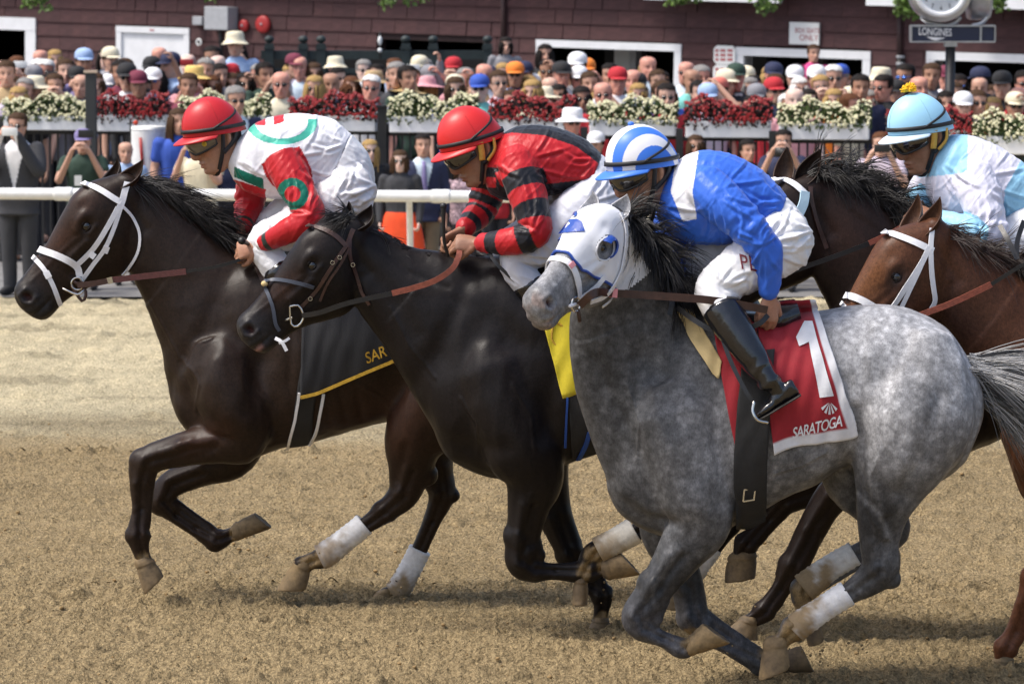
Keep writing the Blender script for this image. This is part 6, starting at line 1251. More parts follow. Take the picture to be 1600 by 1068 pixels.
def sign(label, x0, x1, y0, y1, cut=0.0, lines=(), text=()):
    s0, z0 = L(x0, y1); s1, z1 = L(x1, y0); k = cut * (s1 - s0); pts = [(s0 + k, z0), (s1 - k, z0), (s1, z0 + k), (s1, z1 - k), (s1 - k, z1), (s0 + k, z1), (s0, z1 - k), (s0, z0 + k)] if cut else [(s0, z0), (s1, z0), (s1, z1), (s0, z1)]
    n = len(pts); V = [WB(a, -.075, b) for a, b in pts] + [WB(a, -.04, b) for a, b in pts]; F = [tuple(range(n))[::-1], tuple(range(n, 2 * n))] + [(i, (i + 1) % n, n + (i + 1) % n, n + i) for i in range(n)]
    c_ = WB((s0 + s1) / 2, -.06, (z0 + z1) / 2); t_ = thing('wall_sign', label, 'sign', c_); child('board', flat(new_mesh('board', V, F)), M_SIGNW, t_)
    b = BVHTree.FromPolygons([Vector(v) for v in V], F)
    for body, x, y, sx, sy in text:
        P2, F2 = text_px(body, (x, y), (sx, sx * .03), (0, -sy)); print_on('lettering', b, 50, P2, F2, M_REDTXT, t_, .006)
    for (a, b_, y, h_) in lines:
        sa, za = L(a, y); sb, _ = L(b_, y); child('text_line', flat(new_mesh('line', *bbox(sa, sb, za - h_, za + h_, -.079, -.0765))), M_REDTXT, t_)
    return t_
sign('white rectangular sign reading BOX SEATS ONLY in red', 1237, 1284, 36, 69, text=(('BOX SEATS', 1242, 51, 7.6, 11), ('ONLY', 1249, 63, 11, 13)))
ln = lambda ys: [(x0 + 1.0, x1, y, .018) for y in ys for x0, x1 in ((1121, 1127), (1129, 1138), (1140, 1149))]
sign('upper of two clipped corner white signs beside the window', 1119, 1153, 72, 100, .14, ln((79, 86, 93))); sign('lower of two clipped corner white signs beside the window', 1118, 1152, 102, 130, .14, ln((108, 115, 122)))

# ------------------------------------------------------------------ track rail
ra, rb = U(-800, 300, 36.75), U(2100, 309, 34.9); ra[2] = rb[2] = 1.04; dirr = nrm(rb - ra)
rail = thing('track_rail', 'white tubular track rail running behind the horses', 'rail', (ra + rb) / 2); M_RAIL = mat('rail_paint', (.74, .74, .73), .45, noise=(6, .12), bump=(30, .15))
child('rail_tube', new_mesh('tube', *tube([ra, ra + (rb - ra) * .5, rb], .055, 20, 6, 1, False)), M_RAIL, rail)
for px in (97, 690, 1385):
    t = (U(px, 300, 36)[0] - ra[0]) / (rb - ra)[0]; c_ = ra + (rb - ra) * t; child('rail_joint', new_mesh('joint', *tube([c_ - dirr * .09, c_ - dirr * .05, c_, c_ + dirr * .05, c_ + dirr * .09], [.061, .065, .064, .066, .061], 18, 2, 1, False)), M_RAIL, rail)
for px in (-500, -130, 255, 640, 1010, 1360, 1640, 1950):
    t = (U(px, 300, 36)[0] - ra[0]) / (rb - ra)[0]; c_ = ra + (rb - ra) * t; child('rail_post', new_mesh('post', *tube([c_ - [0, 0, .04], c_ + [0, .12, -.12], c_ + [0, .30, -.30], c_ + [0, .42, -.60], c_ + [0, .42, -1.06]], .03, 12, 3)), M_RAIL, rail)

# ------------------------------------------------------------------ flower boxes on the fence
def flower_mesh(kind, seed):
    g = np.random.default_rng(seed); Lh = .45; leaf = []; bl = []; lc = []; bc = []
    def put(lst, p, n, r, q):
        a = nrm(np.cross(n, g.normal(0, 1, 3))); b = np.cross(n, a)
        if q == 'leaf': lst.append((np.array([p - a * r, p + b * r * .55, p + a * r, p - b * r * .55]) + n * 0, [(0, 1, 2), (0, 2, 3)]))
        else: lst.append((np.array([p + a * r, p + b * r, p - a * r, p - b * r, p + n * r * .8, p - n * r * .6]), [(0, 1, 4), (1, 2, 4), (2, 3, 4), (3, 0, 4), (1, 0, 5), (2, 1, 5), (3, 2, 5), (0, 3, 5)]))
    hgt = lambda x: .19 + .035 * math.sin(x * 9 + seed) + .025 * math.sin(x * 23 + seed * 2)
    for k in range(1500):
        x = (g.random() - .5) * 2 * (Lh + .03); u = g.random() * math.pi; rr = (.6 + .45 * g.random()); y = -math.cos(u) * .13 * rr; z = max(-.07, -.02 + math.sin(u) * hgt(x) * rr) - (.06 * g.random() if abs(y) > .1 else 0); put(leaf, np.array([x, y, z]), nrm(np.array([g.normal(0, .5), y * 4 + g.normal(0, .4), z * 3 + g.normal(0, .4)])), .017 + .015 * g.random(), 'leaf')
    for k in range(560 if kind == 'red' else 440):
        x = (g.random() - .5) * 2 * (Lh + .03); u = g.random() * math.pi; y = -math.cos(u) * .145; z = max(-.06, math.sin(u) * hgt(x) * (1.0 + .12 * g.random())) - (.04 * g.random() if abs(y) > .1 else 0); put(bl, np.array([x, y, z]), nrm(np.array([g.normal(0, .3), y * 4, z * 3 + .2])), .013 + .010 * g.random(), 'b')
    return flat(new_mesh('foliage', *join(leaf))), flat(new_mesh('blossoms', *join(bl)))
M_LEAF = mat('leaf_green', (.055, .085, .018), .6, noise=(50, .4)); M_LEAFR = mat('leaf_bronze', (.030, .012, .010), .6, noise=(50, .5)); M_BLR = mat('red_blossom', (.27, .012, .014), .6, noise=(80, .5)); M_BLC = mat('cream_blossom', (.68, .65, .42), .6, noise=(80, .25)); M_PBOX = mat('planter_paint', (.84, .84, .84), .5, noise=(4, .05))
FM = {k: [flower_mesh(k, s) for s in (1, 4, 9)] for k in ('red', 'cream')}; V, F = box((0, 0, 0), (.46, .11, .085)); PB = new_mesh('planter_box', V, F); bevel(PB, .012, 2); flat(PB)
for i in (0,): pass
PL = [(64, 140, 181, 203, 'cream', 40.2), (150, 263, 180, 205, 'red', 40.0), (283, 420, 180, 205, 'cream', 39.9), (455, 590, 180, 205, 'red', 39.8), (610, 745, 182, 207, 'cream', 39.5), (768, 897, 184, 209, 'red', 39.1), (922, 1057, 187, 212, 'cream', 38.8), (1072, 1204, 189, 215, 'red', 38.4), (1218, 1358, 193, 218, 'cream', 37.9), (1388, 1516, 203, 230, 'red', 37.0), (1524, 1664, 213, 241, 'cream', 36.6)]
ORD = ['first', 'second', 'third', 'fourth', 'fifth', 'sixth']; cnt = {'red': 0, 'cream': 0}; PLN = []
for i, (x0, x1, y0, y1, kind, Y) in enumerate(PL):
    if i == 0: x0 = x1 - 132
    c = U((x0 + x1) / 2, (y0 + y1) / 2, Y); lab = 'white planter box of %s flowers, %s %s one from the left' % ('dark red' if kind == 'red' else 'cream', ORD[cnt[kind]], kind); PLN.append((x0, x1, '%s %s planter' % (ORD[cnt[kind]], kind))); cnt[kind] += 1
    t_ = thing('flower_planter', lab, 'planter', c, -.12 if i < 10 else -.2, group='flower boxes along the fence'); k = (x1 - x0) * Y / FPX / .92; t_.scale = (k, 1, 1); kz = (y1 - y0) * Y / FPX / .17
    b = obj('box', PB, M_PBOX, t_); b.scale = (1, 1, kz); f_, bl_ = FM[kind][i % 3]; o = obj('foliage', f_, M_LEAF if kind == 'cream' else M_LEAFR, t_, (0, 0, .085 * kz)); o = obj('blossoms', bl_, M_BLC if kind == 'cream' else M_BLR, t_, (0, 0, .085 * kz))
    # the black fence section that carries it
    ft = thing('fence_section', 'black picket fence section under the %s' % PLN[-1][2], 'fence', (c[0], c[1] + .10, .0), -.12, group='black fence sections'); hw = k * .46 + .06; top = c[2] - .10
    for nm, sh_ in (('top_rail', box((0, 0, top), (hw, .02, .022))), ('bottom_rail', box((0, 0, .18), (hw, .02, .022))), ('post', box((-hw, 0, top / 2 + .05), (.035, .035, top / 2 + .05))), ('bracket', box((-.25, -.06, top + .03), (.012, .07, .04))), ('bracket', box((.25, -.06, top + .03), (.012, .07, .04)))): obj(nm, flat(new_mesh(nm, *sh_)), M_BLACKM, ft)
    pk = join([box((x, 0, top / 2 + .08), (.010, .010, top / 2 - .09)) for x in np.arange(-hw + .09, hw, .085)]); o = obj('pickets', flat(new_mesh('pickets', *pk)), M_BLACKM, ft); o['kind'] = 'stuff'
# tall grey post and the double post between boxes
for x, y0, w_, lab in ((142, 114, .055, 'tall dark grey timber post beside the first red planter'), (597, 168, .05, 'black fence post between the second red and third cream planters')):
    Y = 39.6; a = U(x, y0, Y); t_ = thing('fence_post', lab, 'post', (a[0], Y, 0)); V, F = box((0, 0, a[2] / 2), (w_, w_, a[2] / 2)); obj('shaft', bevel(flat(new_mesh('post', V, F)), .006, 1), mat('post_paint', (.035, .037, .037), .7) if x < 200 else M_BLACKM, t_); obj('cap', flat(new_mesh('cap', *box((0, 0, a[2] + .012), (w_ * 1.25, w_ * 1.25, .012)))), mat('post_cap', (.55, .42, .3), .6) if x < 200 else M_BLACKM, t_)
# white barrel with a red stripe, red ball on a stand
c = U(232, 290, 38.6); t_ = thing('barrel', 'white barrel with a slanting red stripe below the red flowers', 'barrel', (c[0], 38.6, .02)); zt = U(232, 205, 38.6)[2]; S = [((0, 0, z), np.array([r, 0, 0]), np.array([0, r, 0])) for z, r in ((0, .16), (.02, .17), (zt * .5, .185), (zt - .03, .172), (zt, .165), (zt + .001, .01))]; obj('drum', new_mesh('drum', *loft([(np.array(a), b, c_) for a, b, c_ in S], 28, 2)), M_RAIL, t_)
P = [(-.06 + .10 * k / 8, -.19, zt * (.95 - .9 * k / 8)) for k in range(9)]; obj('stripe', new_mesh('stripe', *ribbon(np.array([(x, -math.sqrt(max(.188 ** 2 - x * x, .01)) - .003, z) for x, y, z in P]), np.tile([1.0, 0, 0], (9, 1)), .016, .002)), M_REDP, t_); obj('rim', new_mesh('rim', *torus((0, 0, zt), .168, .012, (1, 0, 0), (0, 1, 0), 28, 8)), M_RAIL, t_)
c = U(212, 192, 38.3); t_ = thing('microphone', 'microphone with a red foam ball on a stand in front of the red flowers', 'microphone', (c[0], 38.3, .02)); obj('windshield', new_mesh('ball', *ball((0, 0, c[2] - .02), .026, 14)), mat('red_foam', (.55, .06, .03), .9), t_); obj('stand', new_mesh('stand', *tube([(-.05, 0, c[2] - .02), (-.055, 0, c[2] - .12), (-.055, 0, .02)], .009, 8, 2)), M_BLACKM, t_); obj('arm', new_mesh('arm', *tube([(-.08, 0, c[2] - .03), (-.02, 0, c[2] - .02)], .008, 8, 2)), M_BLACKM, t_)

# ------------------------------------------------------------------ dark green lattice fence in front of the building
YL = 48.3; lat = thing('lattice_fence', 'dark green lattice fence with round topped posts behind the crowd', 'fence', (U(590, 90, YL)[0], YL, 0))
def lpart(nm, V, F, m=M_GREEN, kind=None):
    o = child(nm, flat(new_mesh(nm, V, F)), m, lat)
    if kind: o['kind'] = kind
zt = U(590, 86, YL)[2]; zb = zt - 1.1; xa, xb = U(408, 90, YL)[0], U(764, 90, YL)[0]
for x in (421, 474, 502, 634, 677, 762):
    c = U(x, 68, YL); lpart('post', *box((c[0], YL - .03, (c[2] + zb) / 2), (.055, .055, (c[2] - zb) / 2))); child('post_ball', new_mesh('cap', *ball((c[0], YL - .03, c[2] + .05), (.06, .06, .05), 14)), M_GREEN, lat); lpart('collar', *box((c[0], YL - .03, c[2] - .06), (.068, .068, .012)))
lpart('top_rail', *box(((xa + xb) / 2, YL, zt), ((xb - xa) / 2, .04, .055))); lpart('middle_rail', *box(((xa + xb) / 2, YL, zt - .20), ((xb - xa) / 2, .03, .03)))
T = []
for k in range(int((xb - xa) / .10) + 9):
    for sg in (-1, 1):
        x0 = xa - .8 + k * .11; p, q = np.array([x0, YL + .012 * sg, zt - .2]), np.array([x0 + .8, YL + .012 * sg, zt - 1.0])
        if sg < 0: p, q = np.array([x0 + .8, YL - .012, zt - .2]), np.array([x0, YL - .012, zt - 1.0])
        if min(p[0], q[0]) > xa - .4 and max(p[0], q[0]) < xb + .4: T.append(ribbon(np.array([p, q]), np.tile(nrm(np.cross(q - p, [0, 1, 0])), (2, 1)), .020, .006))
lpart('lattice_slats', *join(T), kind='stuff'); lpart('backing', *box(((xa + xb) / 2, YL + .5, zt - .55), ((xb - xa) / 2, .02, .5)), m=M_INT)
c = U(594, 66, YL); wl = thing('white_lantern', 'small white lantern bracket at the left of the dark opening', 'lantern', (c[0], YL - .1, c[2])); obj('globe', new_mesh('globe', *ball((0, 0, .02), (.028, .028, .06), 12)), M_SIGNW, wl); obj('globe', new_mesh('globe2', *ball((0, 0, -.10), (.028, .028, .03), 12)), M_SIGNW, wl); obj('stem', new_mesh('stem', *tube([(0, .02, .12), (0, .02, -.2)], .012, 8, 2)), M_BLACKM, wl)

# ------------------------------------------------------------------ street clock with its name board
YK = 40.4; k = YK / FPX; c = U(1485, 70, YK); ck = thing('street_clock', 'street clock on a black post with a navy LONGINES name board', 'clock', (c[0], YK, .1))
M_NAVY = mat('navy_board', (.008, .014, .045), .4, coat=.2); M_SILV = mat('brushed_silver', (.45, .46, .48), .35, metal=.8, noise=(8, .2)); M_FACE = mat('clock_face', (.62, .67, .74), .4)
child('post', new_mesh('post', *tube([(c[0], YK, .1), (c[0], YK, c[2] - .02)], .052, 18, 2, 1, False)), M_BLACKM, ck); child('collar', flat(new_mesh('collar', *box((c[0], YK, c[2] + .005), (.065, .065, .025)))), M_SILV, ck)
a, b = U(1422, 66, YK), U(1554, 40, YK); nb = child('name_board', bevel(flat(new_mesh('board', *box(((a[0] + b[0]) / 2, YK, (a[2] + b[2]) / 2), ((b[0] - a[0]) / 2 - .012, .07, (b[2] - a[2]) / 2 - .010)))), .006, 2), M_NAVY, ck)
zc = (a[2] + b[2]) / 2
for nm, s_ in (('frame', box(((a[0] + b[0]) / 2, YK - .005, b[2] - .004), ((b[0] - a[0]) / 2, .085, .008))), ('frame', box(((a[0] + b[0]) / 2, YK - .005, a[2] + .004), ((b[0] - a[0]) / 2, .085, .008))), ('frame', box((a[0] + .004, YK - .005, zc), (.007, .085, (b[2] - a[2]) / 2 - .013))), ('frame', box((b[0] - .004, YK - .005, zc), (.007, .085, (b[2] - a[2]) / 2 - .013))), ('frame', box((U(1531, 50, YK)[0], YK - .005, zc), (.009, .085, (b[2] - a[2]) / 2 - .013)))): child(nm, flat(new_mesh(nm, *s_)), M_SILV, nb)
bv = BVHTree.FromPolygons([Vector(v) for v in (U(1400, 80, YK - .075), U(1600, 80, YK - .075), U(1600, 20, YK - .075), U(1400, 20, YK - .075))], [(0, 1, 2, 3)])
P2, F2 = text_px('LONGINES', (1435, 54.5), (10.8, .45), (0, -16.5), bold=.012); print_on('lettering', bv, YK, P2, F2, M_PRINT_W, nb, .004)
for pts in ([(1447, 57.5), (1462, 58.7), (1478, 59.3), (1466, 62.8), (1462, 63.5), (1457, 62.5)],): print_on('winged_emblem', bv, YK, *poly_px(pts), M_PRINT_W, nb, .004)
fc = U(1470, -14, YK - .10); r = 38 * k
def disc(c_, r_, d0, d1, n=48): return loft([(c_ + np.array([0, d, 0]), np.array([r_ * q, 0, 0]), np.array([0, 0, r_ * q])) for d, q in ((d0, .02), (d0 + .001, .97), (d0 + .012, 1.0), (d1, 1.0), (d1 + .001, .02))], n, 1)
hd = child('clock_head', new_mesh('head', *disc(fc, r * 1.28, -.03, .28)), M_SILV, ck); child('bezel', new_mesh('bezel', *torus(fc + np.array([0, -.045, 0]), r * .98, .032, (1, 0, 0), (0, 0, 1), 48, 12)), M_TRIM, hd); child('dial', new_mesh('dial', *disc(fc + np.array([0, -.04, 0]), r * .92, -.012, .01)), M_FACE, hd)
dv = BVHTree.FromPolygons([Vector(fc + np.array([x, -.056, z])) for x, z in ((-1, -1), (1, -1), (1, 1), (-1, 1))], [(0, 1, 2, 3)]); ctr = PX(fc + np.array([0, -.056, 0]))
for h_ in range(1, 13):
    a_ = R(30 * h_); s_ = str(h_); P2, F2 = text_px(s_, (ctr[0] + 27 * math.sin(a_) - 2.3 * len(s_), ctr[1] - 27 * math.cos(a_) + 3), (8, 0), (0, -9)); print_on('numeral', dv, YK, P2, F2, M_BLACKM, hd, .002)
for a_, l_ in ((310, 16), (70, 24)): d = np.array([math.sin(R(a_)), 0, math.cos(R(a_))]); child('hand', flat(new_mesh('hand', *ribbon(np.array([fc + [0, -.060, 0], fc + [0, -.060, 0] + d * l_ * k]), np.tile(np.cross(d, [0, 1, 0]), (2, 1)), .006, .002))), M_BLACKM, hd)
c2 = U(1533, -12, YK + .12); child('side_head', new_mesh('side', *loft([(c2 + np.array([dx, -dx * .4, 0]), np.array([0, r * 1.15 * q, 0]), np.array([0, 0, r * 1.15 * q])) for dx, q in ((-.14, .2), (-.135, .95), (-.10, 1.0), (.05, 1.0), (.09, .9), (.095, .1))], 36, 1)), M_SILV, ck)
for pts in ([(1440, 28), (1452, 36), (1478, 40)], [(1500, 28), (1492, 36), (1480, 40)], [(1520, 40), (1534, 36), (1545, 24)]): child('bracket', new_mesh('bracket', *tube([U(x, y, YK - .02) for x, y in pts], .022, 10, 4)), M_SILV, ck)

# ------------------------------------------------------------------ hanging ivy at the eaves
def ivy(label, x, y, w_, h_, Y, n, seed):
    g = np.random.default_rng(seed); c = U(x, -25, Y); bot = U(x, y + h_, Y)[2]; ww = w_ * Y / FPX; T = []; S = []
    t_ = thing('hanging_ivy', label, 'plant', c, group='hanging plants at the roof edge')
    for k_ in range(max(3, n // 40)):
        x0 = g.normal(0, ww * .4); ln_ = (c[2] - bot) * (.5 + .5 * g.random()); P = [c + np.array([x0 + g.normal(0, .02) * j, g.normal(0, .03), .05 - ln_ * j / 5]) for j in range(6)]; S.append(tube(P, .004, 5, 2))
        for j in range(64):
            t = g.random(); p = P[0] + (P[-1] - P[0]) * t + g.normal(0, .04, 3) * np.array([1.2, 1, .6]); nn = nrm(g.normal(0, 1, 3) + np.array([0, -1.2, .4])); a_ = nrm(np.cross(nn, g.normal(0, 1, 3))); b_ = np.cross(nn, a_); r_ = .022 + .022 * g.random(); T.append((np.array([p - a_ * r_, p + b_ * r_ * .8, p + a_ * r_ * 1.2, p - b_ * r_ * .8, p + nn * r_ * .2]), [(0, 1, 4), (1, 2, 4), (2, 3, 4), (3, 0, 4)]))
    child('leaves', flat(new_mesh('leaves', *join(T))), M_IVY, t_); child('stems', new_mesh('stems', *join(S)), M_LEAF, t_)
M_IVY = mat('ivy_leaf', (.10, .17, .025), .5, noise=(30, .35))
for i, (lab, x, y, w_, h_, n) in enumerate((('small green vine tip at the top over the left doorway', 46, 0, 16, 20, 120), ('small green vine tip at the top above the white door', 210, 0, 14, 12, 80), ('small green vine tip at the top above the grey box', 350, 0, 14, 6, 60), ('small green vine hanging above the lattice fence', 629, 0, 18, 18, 150), ('green vine hanging above the middle window', 1076, 0, 26, 28, 240), ('green vine hanging beside the clipped corner signs', 1186, 0, 20, 28, 200), ('green vine hanging left of the street clock', 1424, 0, 30, 38, 360), ('green vine hanging right of the street clock', 1556, 0, 22, 34, 260))): ivy(lab, x, y, w_, h_, 47.5, n, 50 + i)

# ================================================================== THE CROWD: a few body shapes shared by many people
HF = pframe((0, -.01, 1.60), (0, -1, 0), (0, 0, 1), 1.0)
ARM = {'d': [[(.185, .0, 1.40), (.235, .02, 1.16), (.245, .0, 1.10), (.235, -.08, .88)]] * 2,
       'p': [[(.185, .0, 1.40), (.245, -.10, 1.24), (.24, -.17, 1.21), (.085, -.285, 1.53)]] * 2,
       'r': [[(.185, .0, 1.40), (.29, -.06, 1.52), (.31, -.09, 1.56), (.25, -.16, 1.82)], [(.185, .0, 1.40), (.235, .02, 1.16), (.245, .0, 1.10), (.235, -.08, .88)]],
       'h': [[(.185, .0, 1.40), (.29, -.08, 1.38), (.31, -.12, 1.40), (.10, -.16, 1.655)], [(.185, .0, 1.40), (.235, .02, 1.16), (.245, .0, 1.10), (.235, -.08, .88)]]}
TOR = [(1.47, .06, .07), (1.43, .10, .085), (1.38, .17, .11), (1.28, .18, .125), (1.15, .165, .12), (1.02, .155, .115), (.92, .17, .125), (.84, .16, .12)]
def arms_of(pose): return [np.array(a) * np.array([sg, 1, 1]) for sg, a in zip((1, -1), ARM[pose])]
def torso_l(k, cut=None, zk=0): return loft([(np.array([0, .01, z]), np.array([w_ * k, 0, 0]), np.array([0, d * k, 0]), 2.5) for z, w_, d in TOR if cut is None or z > cut], 22, 3)
TONES = {'f': (.60, .37, .28), 'm': (.52, .30, .215), 't': (.38, .205, .135), 'p': (.68, .48, .40), 'r': (.58, .28, .21), 'k': (.10, .05, .032)}
BODY, SHIRT = {}, {}
def person_body(pose):
    parts = skull_parts(HF) + [tube([(0, .01, 1.56), (0, .015, 1.48), (0, .02, 1.40)], [.052, .055, .07], 14, 3), torso_l(.93)]
    for a in arms_of(pose):
        parts.append(tube(a, [.05, .044, .042, .027], 12, 4)); F = nrm(a[-1] - a[-2]); sx = 1 if a[0][0] > 0 else -1
        if pose == 'p': F = nrm(F + np.array([-sx * .5, -.2, .4]))
        parts += hand(a[-1], F, (sx * .6, -.2, .3) if pose == 'p' else (sx, 0, .1), -sx, (35, 50, 30))
    for sg in (-1, 1): parts.append(tube([(sg * .09, .01, .90), (sg * .10, 0, .68), (sg * .10, .0, .48), (sg * .10, .02, .28), (sg * .10, .03, .09)], [.085, .075, .055, .05, .036], 12, 4)); parts.append(tube([(sg * .10, .05, .045), (sg * .105, -.06, .04), (sg * .11, -.15, .03)], [.035, .038, .028], 10, 3))
    me = fuse('person_' + pose, parts, .0105, 2, -.4); V, N = getV(me), getN(me); V, C = face_model(V, N, HF, (1, 1, 1)); setV(me, V); vcol(me, C); return me
for ps in ARM: BODY[ps] = person_body(ps)
def person_shirt(pose, sleeve):
    parts = [torso_l(1.08)]
    for a in arms_of(pose):
        if sleeve == 'long': parts.append(tube(a * np.array([1, 1, 1]), [.068, .060, .056, .040], 14, 4))
        else: P = catmull(a, 6); P = P[:int(len(P) * .34)]; parts.append(tube(P[::2], np.linspace(.070, .062, len(P[::2])), 14, 2))
    me = fuse('shirt', parts, .012, 4, -.3); V, N = getV(me), getN(me); setV(me, V + N * (.006 * fbm(V, (9, 9, 5), 3, 4) + .004 * (1 - 2 * np.abs(fbm(V, (14, 14, 8), 2, 9))))[:, None]); return me
for ps in ARM:
    for sl in ('short', 'long'): SHIRT[ps, sl] = person_shirt(ps, sl)
tr = [tube([(sg * .088, .01, .95), (sg * .10, 0, .70), (sg * .10, .0, .48), (sg * .10, .02, .28), (sg * .10, .03, .07)], [.10, .092, .078, .072, .066], 16, 4) for sg in (-1, 1)] + [torso_l(1.04, None)[0:2] if False else loft([(np.array([0, .01, z]), np.array([w_ * 1.05, 0, 0]), np.array([0, d * 1.05, 0]), 2.5) for z, w_, d in TOR[-3:]], 20, 3)]
TROUS = fuse('trousers', tr, .014, 4, -.3); SHOE = fuse('shoes', [tube([(.10, .06, .05), (.105, -.06, .045), (.11, -.17, .035)], [.045, .046, .034], 12, 3)], .01, 2); SHOE2 = SHOE.copy(); V_ = getV(SHOE2); V_[:, 0] *= -1; setV(SHOE2, V_); SHOE2.flip_normals()
SKIRT = fuse('skirt', [loft([(np.array([0, .01, z]), np.array([w_, 0, 0]), np.array([0, d, 0]), 2.4) for z, w_, d in ((1.0, .17, .13), (.9, .23, .16), (.7, .28, .19), (.48, .31, .20))], 24, 4)], .012, 3)
def jacket():
    parts = [loft([(np.array([0, .01, z]), np.array([w_ * 1.17, 0, 0]), np.array([0, d * 1.18, 0]), 2.6) for z, w_, d in TOR[1:] + [(.76, .175, .13)]], 24, 3)]
    return parts
JACKET = {}
for ps in ('d', 'p'):
    parts = jacket() + [tube(a + (a[-2] - a[-1]) * np.array([0, 0, 0])[None], [.080, .072, .066, .050], 14, 4) for a in arms_of(ps)]; me = fuse('jacket', parts, .011, 4, -.3); V, N = getV(me), getN(me)
    # open front: shirt and tie show in a V
    op = (V[:, 1] < -.02) & (np.abs(V[:, 0]) < np.interp(V[:, 2], [.98, 1.05, 1.42], [0, .01, .10])) & (V[:, 2] > .98); b = bmesh.new(); b.from_mesh(me); b.verts.ensure_lookup_table(); bmesh.ops.delete(b, geom=[b.verts[i] for i in np.nonzero(op)[0]], context='VERTS'); b.to_mesh(me); b.free(); JACKET[ps] = me
TIE = new_mesh('tie', *ribbon(np.array([(0, -.095, 1.43), (0, -.125, 1.38), (0, -.152, 1.28), (0, -.150, 1.10), (0, -.15, 1.02)]), np.tile([1.0, 0, 0], (5, 1)), np.array([.018, .02, .028, .036, .038]), .004))
# hair
def hair_mesh(kind, seed=1):
    S = [(P2W(HF, ((a + b) / 2, 0, z)), HF['f'] * (a - b) / 2, HF['l'] * w_, 2.25, -.05) for z, a, b, w_ in SKULL]; V, F = loft(S, 40, 8); me = new_mesh('h', V, F); V, N = getV(me), getN(me); q = W2P(HF, V); x, y, z = q[:, 0], np.abs(q[:, 1]), q[:, 2]; bpy.data.meshes.remove(me); jz = fbm(V, 45, 2, seed + 9); z = z + .014 * jz; x = x + .008 * jz
    if kind == 'fringe': m = (z > -.06) & (z < .055) & (x < .01 - .0 * y) & ((y > .03) | (x < -.03))
    else: m = ((z > .072 - .10 * np.clip(y - .045, 0, .05)) & (x > .03)) | ((x <= .03) & (z > .01)) | ((x < -.028) & (z > -.075)) | ((y > .06) & (x < .035) & (z > .0))
    th = .008 if kind != 'fringe' else .005; V = V + N * (th + .006 * fbm(V, 34, 2, seed))[:, None] + np.array([0, 0, 1]) * (np.clip(z - .05, 0, 1) * .10)[:, None]
    F = [f for f in F if m[list(f)].all()]; us = sorted({i for f in F for i in f}); ix = {a: i for i, a in enumerate(us)}; shell_ = (V[us], [tuple(ix[i] for i in f) for f in F]); T = [shell_]
    g = np.random.default_rng(seed)
    if kind in ('long', 'bob', 'curly'):
        ln_ = {'long': .30, 'bob': .17, 'curly': .20}[kind]
        for k in range(90):
            a = R(100 + 160 * g.random()) if k % 2 else R(-62 if g.random() < .5 else 62) + g.normal(0, .25); r = .082 + .01 * g.random(); p0 = P2W(HF, (math.cos(a) * r * 1.15 - .008, math.sin(a) * r * .98, .05 + .03 * g.random())); out = p0 - P2W(HF, (0, 0, .05)); L_ = ln_ * (.8 + .35 * g.random()); amp = .02 if kind == 'curly' else .005
            T.append(tube([p0 - out * .3, p0 + out * .10 - [0, 0, .05], p0 + out * .18 - [0, 0, L_ * .55] + g.normal(0, amp, 3), p0 + out * .12 - [0, 0, L_] + g.normal(0, amp + .008, 3)], [.014, .015, .013, .005], 6, 3, .6))
    return new_mesh('hair_' + kind, *join(T))
HAIR = {'s': [hair_mesh('short', s) for s in (1, 2)], 'f': [hair_mesh('fringe', 3)], 'l': [hair_mesh('long', s) for s in (4, 5)], 'c': [hair_mesh('curly', 6)], 'b': [hair_mesh('bob', 7)]}
HCOL = {'k': (.012, .009, .008), 'n': (.055, .030, .016), 'd': (.34, .22, .085), 'g': (.22, .21, .20), 'w': (.62, .61, .59), 'r': (.10, .04, .018)}
M_HAIRC = {k: mat('hair_' + k, v, .75, spec=.15, noise=(90, .35, (1, 1, .3)), bump=(120, .6, (1, 1, .25))) for k, v in HCOL.items()}
def hat_mesh(kind):
    V = []; F = []; n = 40; prof_ = {'cap': [(1.10, .040), (1.13, .055), (1.10, .085), (.96, .115), (.66, .138), (.3, .147), (.02, .149)], 'bucket': [(1.75, .015), (1.70, .012), (1.18, .052), (1.14, .09), (1.06, .125), (.9, .142), (.3, .148), (.02, .148)], 'wide': [(2.55, .035), (2.5, .030), (1.7, .045), (1.2, .055), (1.14, .09), (1.04, .125), (.8, .145), (.02, .150)], 'straw': [(1.95, .030), (1.9, .026), (1.45, .045), (1.18, .052), (1.15, .09), (1.10, .135), (.9, .150), (.02, .146)]}[kind]
    for r, z in prof_:
        for i in range(n):
            a = 2 * math.pi * i / n; dr = -.012 * (abs(math.sin(a)) if r > 1.5 else 0); V.append(P2W(HF, (-.006 + .100 * r * math.cos(a), .086 * (r if r < 1.4 else r * 1.02) * math.sin(a) * 1.02, z + dr)))
    m = len(prof_)
    for j in range(m - 1):
        for i in range(n): F.append((j * n + i, j * n + (i + 1) % n, (j + 1) * n + (i + 1) % n, (j + 1) * n + i))
    T = [(np.array(V), F)]
    if kind == 'cap':
        P = []; Fq = []
        for r in range(4):
            for i in range(15): a = R(-62 + 124 * i / 14); w_ = math.cos(a * 1.3) ** .6 if abs(a * 1.3) < 1.57 else 0; P.append(P2W(HF, (-.006 + .110 * math.cos(a) + .075 * r / 3 * w_, .093 * math.sin(a), .046 - .020 * (r / 3) ** 1.5)))
        for r in range(3):
            for i in range(14): q_ = r * 15 + i; Fq.append((q_, q_ + 1, q_ + 16, q_ + 15))
        T.append((np.array(P), Fq))
    return new_mesh('hat_' + kind, *join(T))
HAT = {k: hat_mesh(k) for k in ('cap', 'bucket', 'wide', 'straw')}
